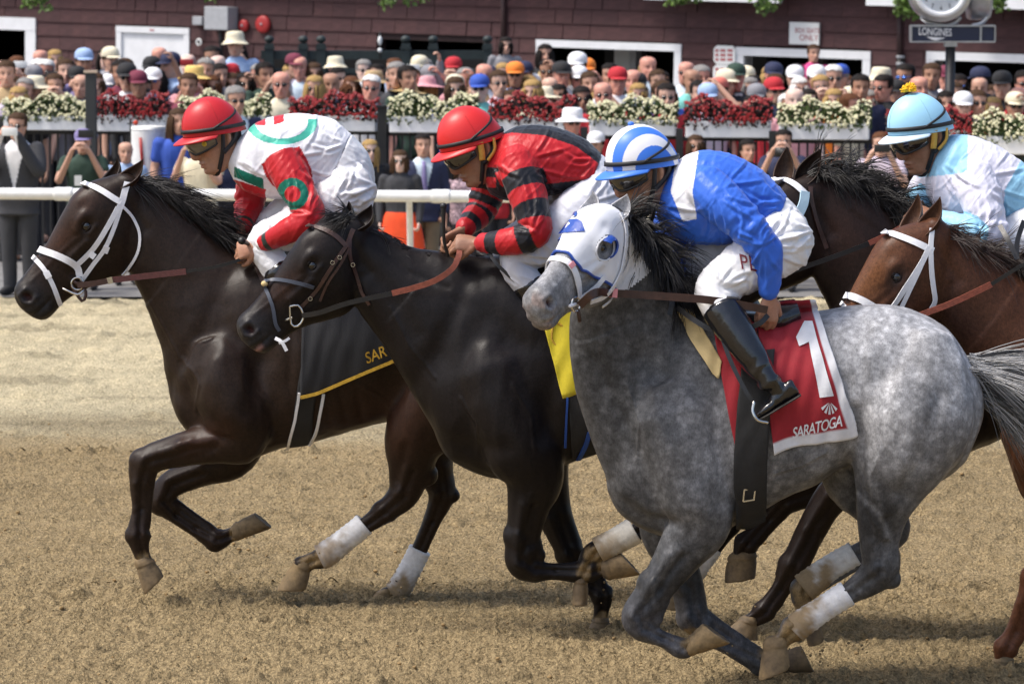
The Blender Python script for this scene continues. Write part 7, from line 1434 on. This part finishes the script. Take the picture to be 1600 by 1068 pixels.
def glasses_mesh():
    T = []
    for sg in (-1, 1):
        V = [P2W(HF, (.092 - .010 * (abs(.032 + .021 * math.cos(a)) / .05) ** 2, sg * (.032 + .023 * math.cos(a)), .004 + .017 * math.sin(a))) for a in np.linspace(0, 2 * math.pi, 16, endpoint=False)]; V2 = [v + HF['f'] * .006 for v in V]; n = 16; T.append((np.array(V + V2), [tuple(range(n))[::-1], tuple(range(n, 2 * n))] + [(i, (i + 1) % n, n + (i + 1) % n, n + i) for i in range(n)])); T.append(tube(P2W(HF, [(.083, sg * .054, .010), (.04, sg * .078, .012), (-.01, sg * .080, .012)]), .0032, 6, 2))
    T.append(tube(P2W(HF, [(.099, -.011, .010), (.101, 0, .012), (.099, .011, .010)]), .003, 6, 2)); return new_mesh('sunglasses', *join(T))
GLS = glasses_mesh(); M_SHADES = mat('dark_lenses', (.008, .007, .007), .12, coat=.5); M_BLUESH = mat('blue_mirror_lenses', (.06, .16, .5), .1, metal=.5)
V, F = box((0, 0, 0), (.075, .006, .038)); PHONE = bevel(new_mesh('phone', V, F), .004, 2); V1, F1 = box((0, 0, 0), (.068, .035, .045)); CAMB = new_mesh('camera_body', *join([(V1, F1), tube([(0, -.03, 0), (0, -.12, 0)], [.036, .04], 16, 2)]))
SCOL = {'white': (.74, .74, .76), 'lblue': (.32, .44, .66), 'blue': (.035, .09, .42), 'navy': (.018, .024, .065), 'black': (.016, .016, .018), 'grey': (.22, .22, .24), 'cream': (.68, .62, .46), 'pink': (.62, .30, .33), 'rose': (.55, .05, .20), 'red': (.45, .02, .03), 'maroon': (.16, .025, .05), 'teal': (.18, .50, .46), 'green': (.022, .05, .035), 'purple': (.20, .17, .34), 'orange': (.75, .22, .03), 'tan': (.42, .30, .16), 'yellow': (.72, .50, .16), 'charcoal': (.035, .036, .042), 'lilac': (.60, .52, .62), 'pale': (.60, .70, .78), 'salmon': (.60, .16, .12), 'floral': (.42, .30, .34), 'khaki': (.20, .155, .10), 'redor': (.72, .07, .015)}
M_SH = {k: mat('cloth_' + k, v, .85, noise=(7, .14) if k != 'floral' else (26, .9), bump=(60, .35)) for k, v in SCOL.items()}
M_STRAW = mat('woven_straw', (.50, .36, .16), .8, noise=(50, .25), bump=(90, .5)); M_HATM = {'straw': M_STRAW}
M_TONE = {k: None for k in TONES}
for k, tcol in TONES.items():
    m = mat('skin_' + k, (1, 1, 1), .5, spec=.35, attr='col'); t = m.node_tree; b = t.nodes['Principled BSDF']; a = [n for n in t.nodes if n.type == 'ATTRIBUTE'][0]; mx = t.nodes.new('ShaderNodeVectorMath'); mx.operation = 'MULTIPLY'; t.links.new(a.outputs['Color'], mx.inputs[0]); mx.inputs[1].default_value = tcol; t.links.new(mx.outputs[0], b.inputs['Base Color']); M_TONE[k] = m
HATW = {'white': 'white', 'cream': 'cream', 'navy': 'navy', 'black': 'black', 'red': 'red', 'grey': 'grey', 'lblue': 'light blue', 'blue': 'blue', 'orange': 'orange', 'maroon': 'maroon', 'yellow': 'yellow', 'tan': 'tan', 'pink': 'pink', 'green': 'green', 'purple': 'purple', 'salmon': 'salmon'}
SHW = {'lblue': 'light blue', 'pale': 'pale blue', 'rose': 'bright pink', 'redor': 'orange red'}
HW = {'k': 'black', 'n': 'brown', 'd': 'blond', 'g': 'grey', 'w': 'white', 'r': 'auburn'}
SEEN = {}
def person(px, py, pose, sex, hair, hat, gl, shirt, tone, yaw=0, k=1.0, Y=None, label=None, sleeve='short', jacket=None, lower='charcoal', tie=None, grp='spectators behind the fence', zoff=None, lean=0):
    """px, py: where the middle of the head shows; the distance follows from the height of the head above the rising apron"""
    hair = hair + '?' if len(hair) < 2 else hair
    if Y is None:
        lo, hi = 39.9, 48.0
        for it in range(30):
            Y = (lo + hi) / 2; z = float(apron_z(Y)) + 1.60 * k; p = PX(np.array([0, Y, z]))[1]
            if p > py: lo = Y
            else: hi = Y
    c = U(px, py, Y); z0 = c[2] - 1.60 * k
    root = thing('person', 'x', 'person', (c[0], Y, z0), R(yaw), group=grp); root.scale = (k, k, k)
    gl_ = np.random.default_rng(int(px * 13 + py)); root.rotation_euler = (R(gl_.normal(0, 1.5)), R(gl_.normal(0, 2.5)) if grp[0] == 's' else 0, R(yaw))
    obj('body', BODY[pose], M_TONE[tone], root)
    for ch_ in root.children: ch_.material_slots[0].link = 'OBJECT'; ch_.material_slots[0].material = M_TONE[tone]
    def part(nm, me, m):
        o = obj(nm, me, m, root)
        if o.material_slots and o.material_slots[0].material is not m: o.material_slots[0].link = 'OBJECT'; o.material_slots[0].material = m
        return o
    part('shirt', SHIRT[pose, sleeve], M_SH[shirt])
    if jacket: part('jacket', JACKET[pose], M_SH[jacket])
    if tie: part('tie', TIE, M_SH[tie])
    part('skirt' if lower == 'redor' else 'trousers', SKIRT if lower == 'redor' else TROUS, M_SH[lower])
    if grp != 'spectators behind the fence': part('shoe', SHOE, M_SH['black']); part('shoe', SHOE2, M_SH['black'])
    if hair[0] in HAIR: H = HAIR[hair[0]]; part('hair', H[int(px) % len(H)], M_HAIRC[hair[1]])
    if hat: kd, cl = hat.split(':'); part('hat', HAT[kd], M_STRAW if cl == 'straw' else M_SH[cl])
    if gl: part('sunglasses', GLS, M_BLUESH if gl == 2 else M_SHADES)
    if label is None:
        who = 'woman' if sex == 'f' else 'man'; sh = SHW.get(shirt, shirt)
        a = {'l': 'long haired ', 'c': 'curly ', 'b': '', 's': '', 'f': 'balding ', 'x': 'bald '}[hair[0]] if not hat else ''
        a = (a + (HW[hair[1]] + ' haired ' if hair[0] in 'sbcl' and not hat else '')).replace('long haired ' + HW.get(hair[1], '') + ' haired', 'long ' + HW.get(hair[1], '') + ' haired').replace('curly ' + HW.get(hair[1], '') + ' haired', 'curly ' + HW.get(hair[1], '') + ' haired')
        hd_ = '' if not hat else {'cap': ' cap', 'bucket': ' bucket hat', 'wide': ' wide brimmed hat', 'straw': ' straw hat'}[hat.split(':')[0]]; hc = '' if not hat else ('' if hat.split(':')[1] == 'straw' else HATW.get(hat.split(':')[1], hat.split(':')[1]))
        desc = '%s%s in %s%s' % (a, who, (hc + hd_ + ' and ') if hat else '', sh + ' shirt') + (' and sunglasses' if gl else ''); near = min(PLN, key=lambda q: 0 if q[0] <= px <= q[1] else min(abs(px - q[0]), abs(px - q[1]))); row = 'far back' if py < 100 else 'back row' if py < 122 else 'middle row' if py < 142 else 'front row'
        label = desc.strip() + ', ' + row + ' over ' + near[2]
    root['label'] = label; SEEN.setdefault(label, []).append(root); return root
CROWD = '''3 113 d m fn - 1 white f 10|17 116 d m sn - 0 tan m 0|57 95 d m x - 2 grey r -10|67 113 d m sw - 1 lblue r 0|88 94 d f bd - 0 cream f 20|94 112 d m sn - 0 black f 10|93 131 d f lk - 0 black t 0|112 135 d m fg - 0 grey m 0|133 97 d m sn cap:lblue 0 maroon t 20|129 124 d m sk cap:black 1 purple m 0|160 92 d f lk - 0 white p 0|178 93 d m sn cap:cream 0 grey m 30|182 111 d m sn - 1 navy m 0|197 114 d m sk - 0 maroon t 10|163 135 d f bk cap:white 0 cream m 0|32 121 d m fg cap:grey 0 tan m 10|25 138 d f bn - 1 blue f 15|40 156 d f cd - 1 black m 5|7 140 d m sg - 0 lilac f 0|76 135 d m sn - 0 grey m 0|145 133 d f bn - 0 lblue f 10
209 121 d m sk cap:black 1 white m 0|222 132 d m sk cap:maroon 0 black t 10|238 127 d m sn cap:white 2 lblue t 0|242 109 d m sk cap:black 1 grey m 0|254 91 d m fw - 0 pink r 0|267 103 d m sk cap:navy 0 lblue m -60|265 126 r f lk - 0 navy t -20|301 125 d m fn straw:yellow 0 pink r 0|307 102 d m x - 0 navy p 0|334 92 d m sk - 1 navy t 0|370 86 d f lk - 0 teal m 0|367 104 d m fn - 1 lblue p 0|352 119 d m sk - 0 blue m 10|327 136 d f br - 1 navy m 0|364 132 d f bn - 0 tan m 20|397 132 d f lk - 1 cream m 10|283 135 d m sn - 0 maroon t 0|315 112 d m sg - 0 grey m 0
438 132 d m fw - 1 cream r 5|458 119 d f bd - 1 charcoal m 10|461 104 d m sn cap:maroon 0 lilac m 20|479 106 d m x - 0 pale r -10|479 138 d f ld - 1 grey m 0|509 133 d m x - 0 lblue t 0|541 138 d f cr - 0 maroon m 15|561 138 d m sw - 1 white r 0|575 131 d f lk wide:tan 0 navy t 150|597 124 d m fk - 1 navy m -10|613 146 d f ln wide:straw 1 white m 0|415 118 d m sk - 0 green t 30|497 116 d f bn - 0 grey m 10
632 126 r m sn - 0 grey m 20|641 141 d f bd - 0 cream f 0|665 139 d f bd wide:pink 0 black f 160|683 122 d m sg cap:grey 0 navy r 0|695 138 d m sk cap:cream 0 navy t 0|710 125 d m sg - 0 pink r 0|713 140 d f bn - 1 blue f 5|728 136 d m sn - 0 tan m 0|743 119 d m x - 0 white r 0|757 139 d m sn cap:blue 1 teal p 0|768 125 d m sk cap:navy 0 black m -15|778 116 d f bd - 0 orange f 0|791 131 d m sn - 1 lilac f 5|655 123 d m sk - 0 green t 20|734 152 d f bn - 0 teal f 0|620 118 d m sg - 0 charcoal m 0
805 118 d m fn cap:orange 1 navy t 0|827 116 d m sn cap:navy 0 lblue m -10|857 113 h m sk - 1 black t 0|833 134 d f bw cap:white 0 white f 120|848 129 d f ld wide:straw 0 tan m 30|840 145 d f bd - 0 cream f -20|884 118 d m fg cap:black 0 white r 10|898 104 d m sn cap:white 0 grey t -15|903 124 d m sw cap:white 1 white r 0|917 112 d m sk cap:orange 0 green r 0|930 132 d m sn - 0 tan m 0|893 150 d f lk - 1 maroon m 5|913 155 d f bk - 1 grey t 0|937 152 d f ld - 1 cream m 0|962 149 d m fg - 1 red r 0|965 128 d m sn cap:red 0 white r 10|985 128 d m fn - 0 pale r -5|993 149 d f bd - 0 grey f 0|949 118 d m sk - 0 black m 0|873 138 d m fg - 0 pink f 20
1001 107 d m x - 0 pale r 10|1008 118 d f bd - 0 tan f 0|1008 135 d m sk cap:black 0 black p -10|1025 130 d f bk - 1 grey t 0|1031 152 d m sk - 1 red f 0|1056 114 d m x - 1 pale r -15|1063 127 d m fn - 0 teal t 20|1070 138 d f bd - 0 tan f 0|1087 146 d m sk - 0 black f 10|1094 122 d m sg - 0 white r 0|1112 153 d m sk cap:lblue 0 lilac r 0|1127 130 d m sn cap:cream 0 green m 40|1135 143 d m sn cap:salmon 0 navy m -30|1130 156 d f lk - 1 white m 0|1145 122 d m sk cap:green 0 charcoal r 0|1168 125 d m sn cap:cream 0 maroon m 20|1176 153 p m sk cap:grey 1 navy r 0|1190 119 d m fg cap:navy 0 pale r 5|1042 128 d m sn - 0 charcoal m 15|1155 140 d f bg - 0 cream f 0
1221 143 d m sk cap:red 1 navy m 10|1241 123 d m fw cap:white 0 pale m 0|1264 119 d m sk - 1 grey r 0|1290 124 d m sn cap:white 0 tan m 10|1322 121 d m sg cap:blue 2 orange m -30|1243 159 d m x - 0 pink p 0|1265 159 d f lk - 1 navy p 5|1295 159 d f bd - 0 orange f 0|1313 158 d f br - 0 tan f 0|1348 156 d m sn cap:cream 1 navy t 0|1362 127 p m sn bucket:cream 0 tan m -40|1205 135 d m sn - 0 rose m 0|1335 138 d m sk - 0 navy t 0|1208 122 d f bd - 0 tan m 0
1389 138 d m sk - 1 black r -50|1413 122 d m sk - 2 charcoal t -30|1434 119 d m sn - 0 grey t 0|1434 141 d f bn - 1 white f 0|1455 138 d m fg - 0 lblue r 10|1471 122 d m fg cap:maroon 0 white r 0|1472 162 d f lk - 0 black m 10|1503 136 d m ck - 2 white t 0|1502 166 d m sn cap:white 0 red f 0|1519 162 d m sn - 1 floral m 0|1536 171 d f ld - 1 white m 10|1545 126 d m sk cap:navy 0 charcoal r -140|1548 151 d f ln - 0 tan m 20|1571 134 d m sk cap:black 0 black m 0|1570 166 d m sn cap:cream 1 green t 0|1588 131 d m sk - 1 maroon r 0|1591 156 d m fn - 1 red r 0|1403 146 d m sk cap:black 0 grey m 0|1490 148 d f bn - 0 grey m 0|1528 140 d m fg - 0 pale m 0'''
for row in CROWD.replace('\n', '|').split('|'):
    f = row.split(); x, y = float(f[0]), float(f[1]); g = np.random.default_rng(int(x) * 7 + int(y)); pz = f[2] if f[2] != 'd' else ('p' if g.random() < .09 else 'h' if g.random() < .07 else 'd'); person(x, y, pz, f[3], f[4], None if f[5] == '-' else f[5], int(f[6]), f[7], f[8], float(f[9]) + g.normal(0, 6), 1.0 + .12 * (f[3] == 'm') * .6 + .03 * g.normal(), sleeve='long' if g.random() < .3 else 'short')
g = np.random.default_rng(77); have = [(float(r_.split()[0]), float(r_.split()[1])) for r_ in CROWD.replace('\n', '|').split('|')]; made = 0
for tr_ in range(3000):           # more faces in the gaps of the throng
    x = 8 + 1584 * g.random(); y = (106 if x < 800 else 121 if x < 1100 else 129) + 40 * g.random()
    if any(abs(x - a) < 15 and abs(y - b) < 13 for a, b in have) or made >= 44: continue
    have.append((x, y)); made += 1; sx = 'f' if g.random() < .45 else 'm'; hc = 'knndgwr'[g.integers(0, 7)]; ht = None if g.random() < .68 else ('cap:', 'bucket:', 'wide:')[int(g.choice(3, p=(.7, .15, .15)))] + str(g.choice(['white', 'navy', 'cream', 'tan', 'black', 'grey', 'red']))
    person(x, y, 'd' if g.random() < .8 else 'p', sx, ('l' if g.random() < .5 else 'b') + hc if sx == 'f' else 's' + hc, ht, int(g.random() < .5), str(g.choice(['white', 'lblue', 'pale', 'pink', 'cream', 'grey', 'navy', 'teal', 'lilac', 'red', 'tan', 'yellow', 'green'])), 'fmtpr'[g.integers(0, 5)], g.normal(0, 22), .93 + .12 * g.random())
for lb, os_ in SEEN.items():      # last resort: left to right
    if len(os_) > 1:
        os_.sort(key=lambda o: o.location.x)
        for i, o in enumerate(os_): o['label'] = lb.replace(' over', ', %s of the %d like them, over' % (('leftmost', 'rightmost')[i] if len(os_) == 2 else ('leftmost', 'middle', 'rightmost')[min(i, 2)], len(os_)) if False else ', ' + (('leftmost', 'rightmost')[i] if len(os_) == 2 else ('leftmost', 'middle', 'rightmost')[min(i, 2)]) + ' such, over')
for lb, os_ in SEEN.items():
    for o in os_:
        for cut_ in (' and sunglasses', ' haired', ' brimmed'):
            if len(o['label'].split()) > 16: o['label'] = o['label'].replace(cut_, '', 1)
# raised people: a man on a step, children on shoulders, a young woman at the window
person(372, 70, 'd', 'm', 'sg', 'bucket:cream', 0, 'lblue', 'm', 0, 1.12, 46.5, 'tall man in a cream bucket hat and light blue shirt by the wall')
person(781, 71, 'd', 'f', 'bk', None, 0, 'grey', 'f', 10, .78, 46.0, 'small girl in grey raised above the crowd beside the lattice fence')
person(1264, 84, 'd', 'm', 'sn', None, 0, 'rose', 'm', 15, .82, 45.2, 'child in a bright pink shirt sitting on shoulders under the sign')
person(852, 86, 'd', 'f', 'lk', None, 0, 'black', 'm', 10, .98, 46.8, 'young woman with long black hair at the left window edge')
person(1305, 124, 'd', 'm', 'sw', None, 1, 'grey', 'm', 5, 1.18, 42.6, 'big white bearded man in a grey T-shirt and sunglasses')
person(1055, 147, 'd', 'm', 'sn', None, 0, 'blue', 'm', 12, 1.10, 40.4, 'bearded man in a royal blue shirt between two planters')
person(32, 106, 'p', 'f', 'br', None, 0, 'red', 'f', 0, 1.0, 43.5, 'person holding up a white phone at the far left')
# people between the fence and the rail
FR = 'people between rail and fence'
def front(px, py, Y, *a, **kw): 
    zh = U(px, py, Y)[2]; return person(px, py, *a, k=(zh - .02) / 1.60, Y=Y, grp=FR, **kw)
front(27, 198, 37.0, 'p', 'm', 'sn', None, 1, 'white', 'm', yaw=-12, jacket='charcoal', sleeve='long', label='man in a dark grey suit photographing with a phone at far left')
front(130, 222, 37.6, 'p', 'm', 'fg', 'cap:purple', 0, 'green', 'm', yaw=0, label='photographer in a purple cap and dark green shirt with lanyard')
front(196, 238, 38.2, 'd', 'm', 'fg', None, 0, 'lblue', 'm', yaw=10, label='bald man in a light blue shirt beside the white barrel')
front(278, 190, 38.4, 'd', 'f', 'ln', None, 0, 'blue', 'm', yaw=15, lower='blue', label='woman in a royal blue dress behind the leading red helmet')
front(311, 224, 37.4, 'p', 'f', 'bn', None, 0, 'cream', 'm', yaw=-15, label='photographer in a cream shirt in front of the leading jockey', lower='cream')
front(364, 157, 39.0, 'd', 'm', 'sg', None, 1, 'pale', 'm', yaw=20, jacket='navy', sleeve='long', label='grey haired man in a navy suit and sunglasses above the white silks')
front(578, 236, 37.9, 'd', 'f', 'ld', None, 1, 'black', 'p', yaw=15, label='blond woman in black behind the white breeches')
front(625, 252, 37.0, 'd', 'f', 'bn', None, 1, 'charcoal', 'p', yaw=-5, lower='redor', sleeve='long', label='woman in a grey top and orange red skirt leaning at the rail')
front(661, 228, 37.5, 'd', 'm', 'sk', None, 0, 'pale', 'm', yaw=8, jacket='navy', sleeve='long', tie='purple', lower='khaki', label='man in a navy blazer, tie and khaki trousers at the rail')
front(722, 262, 38.0, 'd', 'f', 'bn', None, 0, 'floral', 'm', yaw=5, label='person in a floral top behind the red and black sleeves')
front(893, 192, 38.0, 'd', 'm', 'sg', 'straw:white', 1, 'white', 'r', yaw=10, label='older man in a white hat and glasses below the third red planter')
front(930, 226, 37.6, 'd', 'm', 'sk', 'cap:white', 0, 'black', 'm', yaw=-20, label='man in a white cap and black shirt beside the striped helmet')
front(1087, 229, 38.0, 'd', 'f', 'ln', None, 1, 'black', 'm', yaw=0, label='dark haired woman in sunglasses below the fourth red planter')
front(1224, 222, 37.4, 'p', 'm', 'sk', None, 1, 'navy', 'm', yaw=-8, label='cameraman in navy holding a black camera below the planters')
front(1170, 236, 37.5, 'd', 'm', 'sk', None, 0, 'charcoal', 'm', yaw=20, label='man in charcoal in shade left of the cameraman')
front(1376, 226, 36.9, 'p', 'm', 'sr', None, 0, 'lilac', 'f', yaw=-6, label='red haired man in a pale pink shirt filming with a phone')
front(985, 240, 38.2, 'd', 'm', 'sn', None, 0, 'black', 'm', yaw=0, label='man in black hidden behind the striped helmet')
front(775, 250, 38.6, 'd', 'm', 'sg', None, 0, 'red', 'm', yaw=0, label='man in a red shirt behind the second red helmet')
# phones and cameras in their hands
for px, py, Y, kind, m, lab in ((15, 206, 36.62, 'phone', M_SIGNW, 'silver phone held by the man in the grey suit'), (134, 209, 37.26, 'phone', M_BLACKM, 'black phone held up by the photographer in green'), (311, 232, 37.08, 'camera', M_BLACKM, 'small camera held by the photographer in cream'), (1222, 238, 37.05, 'camera', M_BLACKM, 'black camera held by the cameraman in navy'), (1378, 232, 36.56, 'phone', M_BLACKM, 'dark phone held by the red haired man'), (32, 101, 43.1, 'phone', M_SIGNW, 'white phone held up over the crowd at far left'), (646, 106, 43.6, 'phone', M_SIGNW, 'white phone raised in front of the lattice fence'), (292, 98, 43.6, 'phone', M_REDP, 'red phone held up in front of the white door')):
    t_ = thing(kind, lab, kind, U(px, py, Y), group='phones and cameras', mesh=PHONE if kind == 'phone' else CAMB); t_.data.materials.append(m) if not t_.data.materials else None; t_.material_slots[0].link = 'OBJECT'; t_.material_slots[0].material = m
# lanyard and badge on the green photographer
c = U(122, 282, 37.35); t_ = thing('badge', 'white badge on the green lanyard', 'badge', c, mesh=flat(new_mesh('badge', *box((0, 0, 0), (.035, .004, .05)))), mat=M_SIGNW)

# sand kicked up round the hooves
g = np.random.default_rng(3); V0, F0 = ball((0, 0, 0), 1, 5); V0 = V0 * (1 + .3 * vnoise(V0, 1.7, 3))[:, None]; T = []
for x, y, Y in ((590, 930, YA), (240, 930, YA), (460, 925, YA), (940, 980, YB), (905, 940, YB), (1210, 1050, YC), (1110, 1020, YC), (1260, 1040, YC), (1270, 1000, YC), (1560, 1045, YD), (1160, 990, YE)):
    for k in range(16):
        p = U(x + 20 + 45 * g.random() ** 2 * 2, y + 8 - 60 * g.random() ** 2, Y + g.normal(0, .15)); p[2] = max(p[2], .02); T.append((V0 * (.0022 + .0048 * g.random() ** 2) + p, F0))
o = obj('flying_sand', new_mesh('flying_sand', *join(T)), mat('flying_sand', (.20, .145, .075), .95)); o['kind'] = 'stuff'; o['label'] = 'specks of sand kicked up round the hooves'
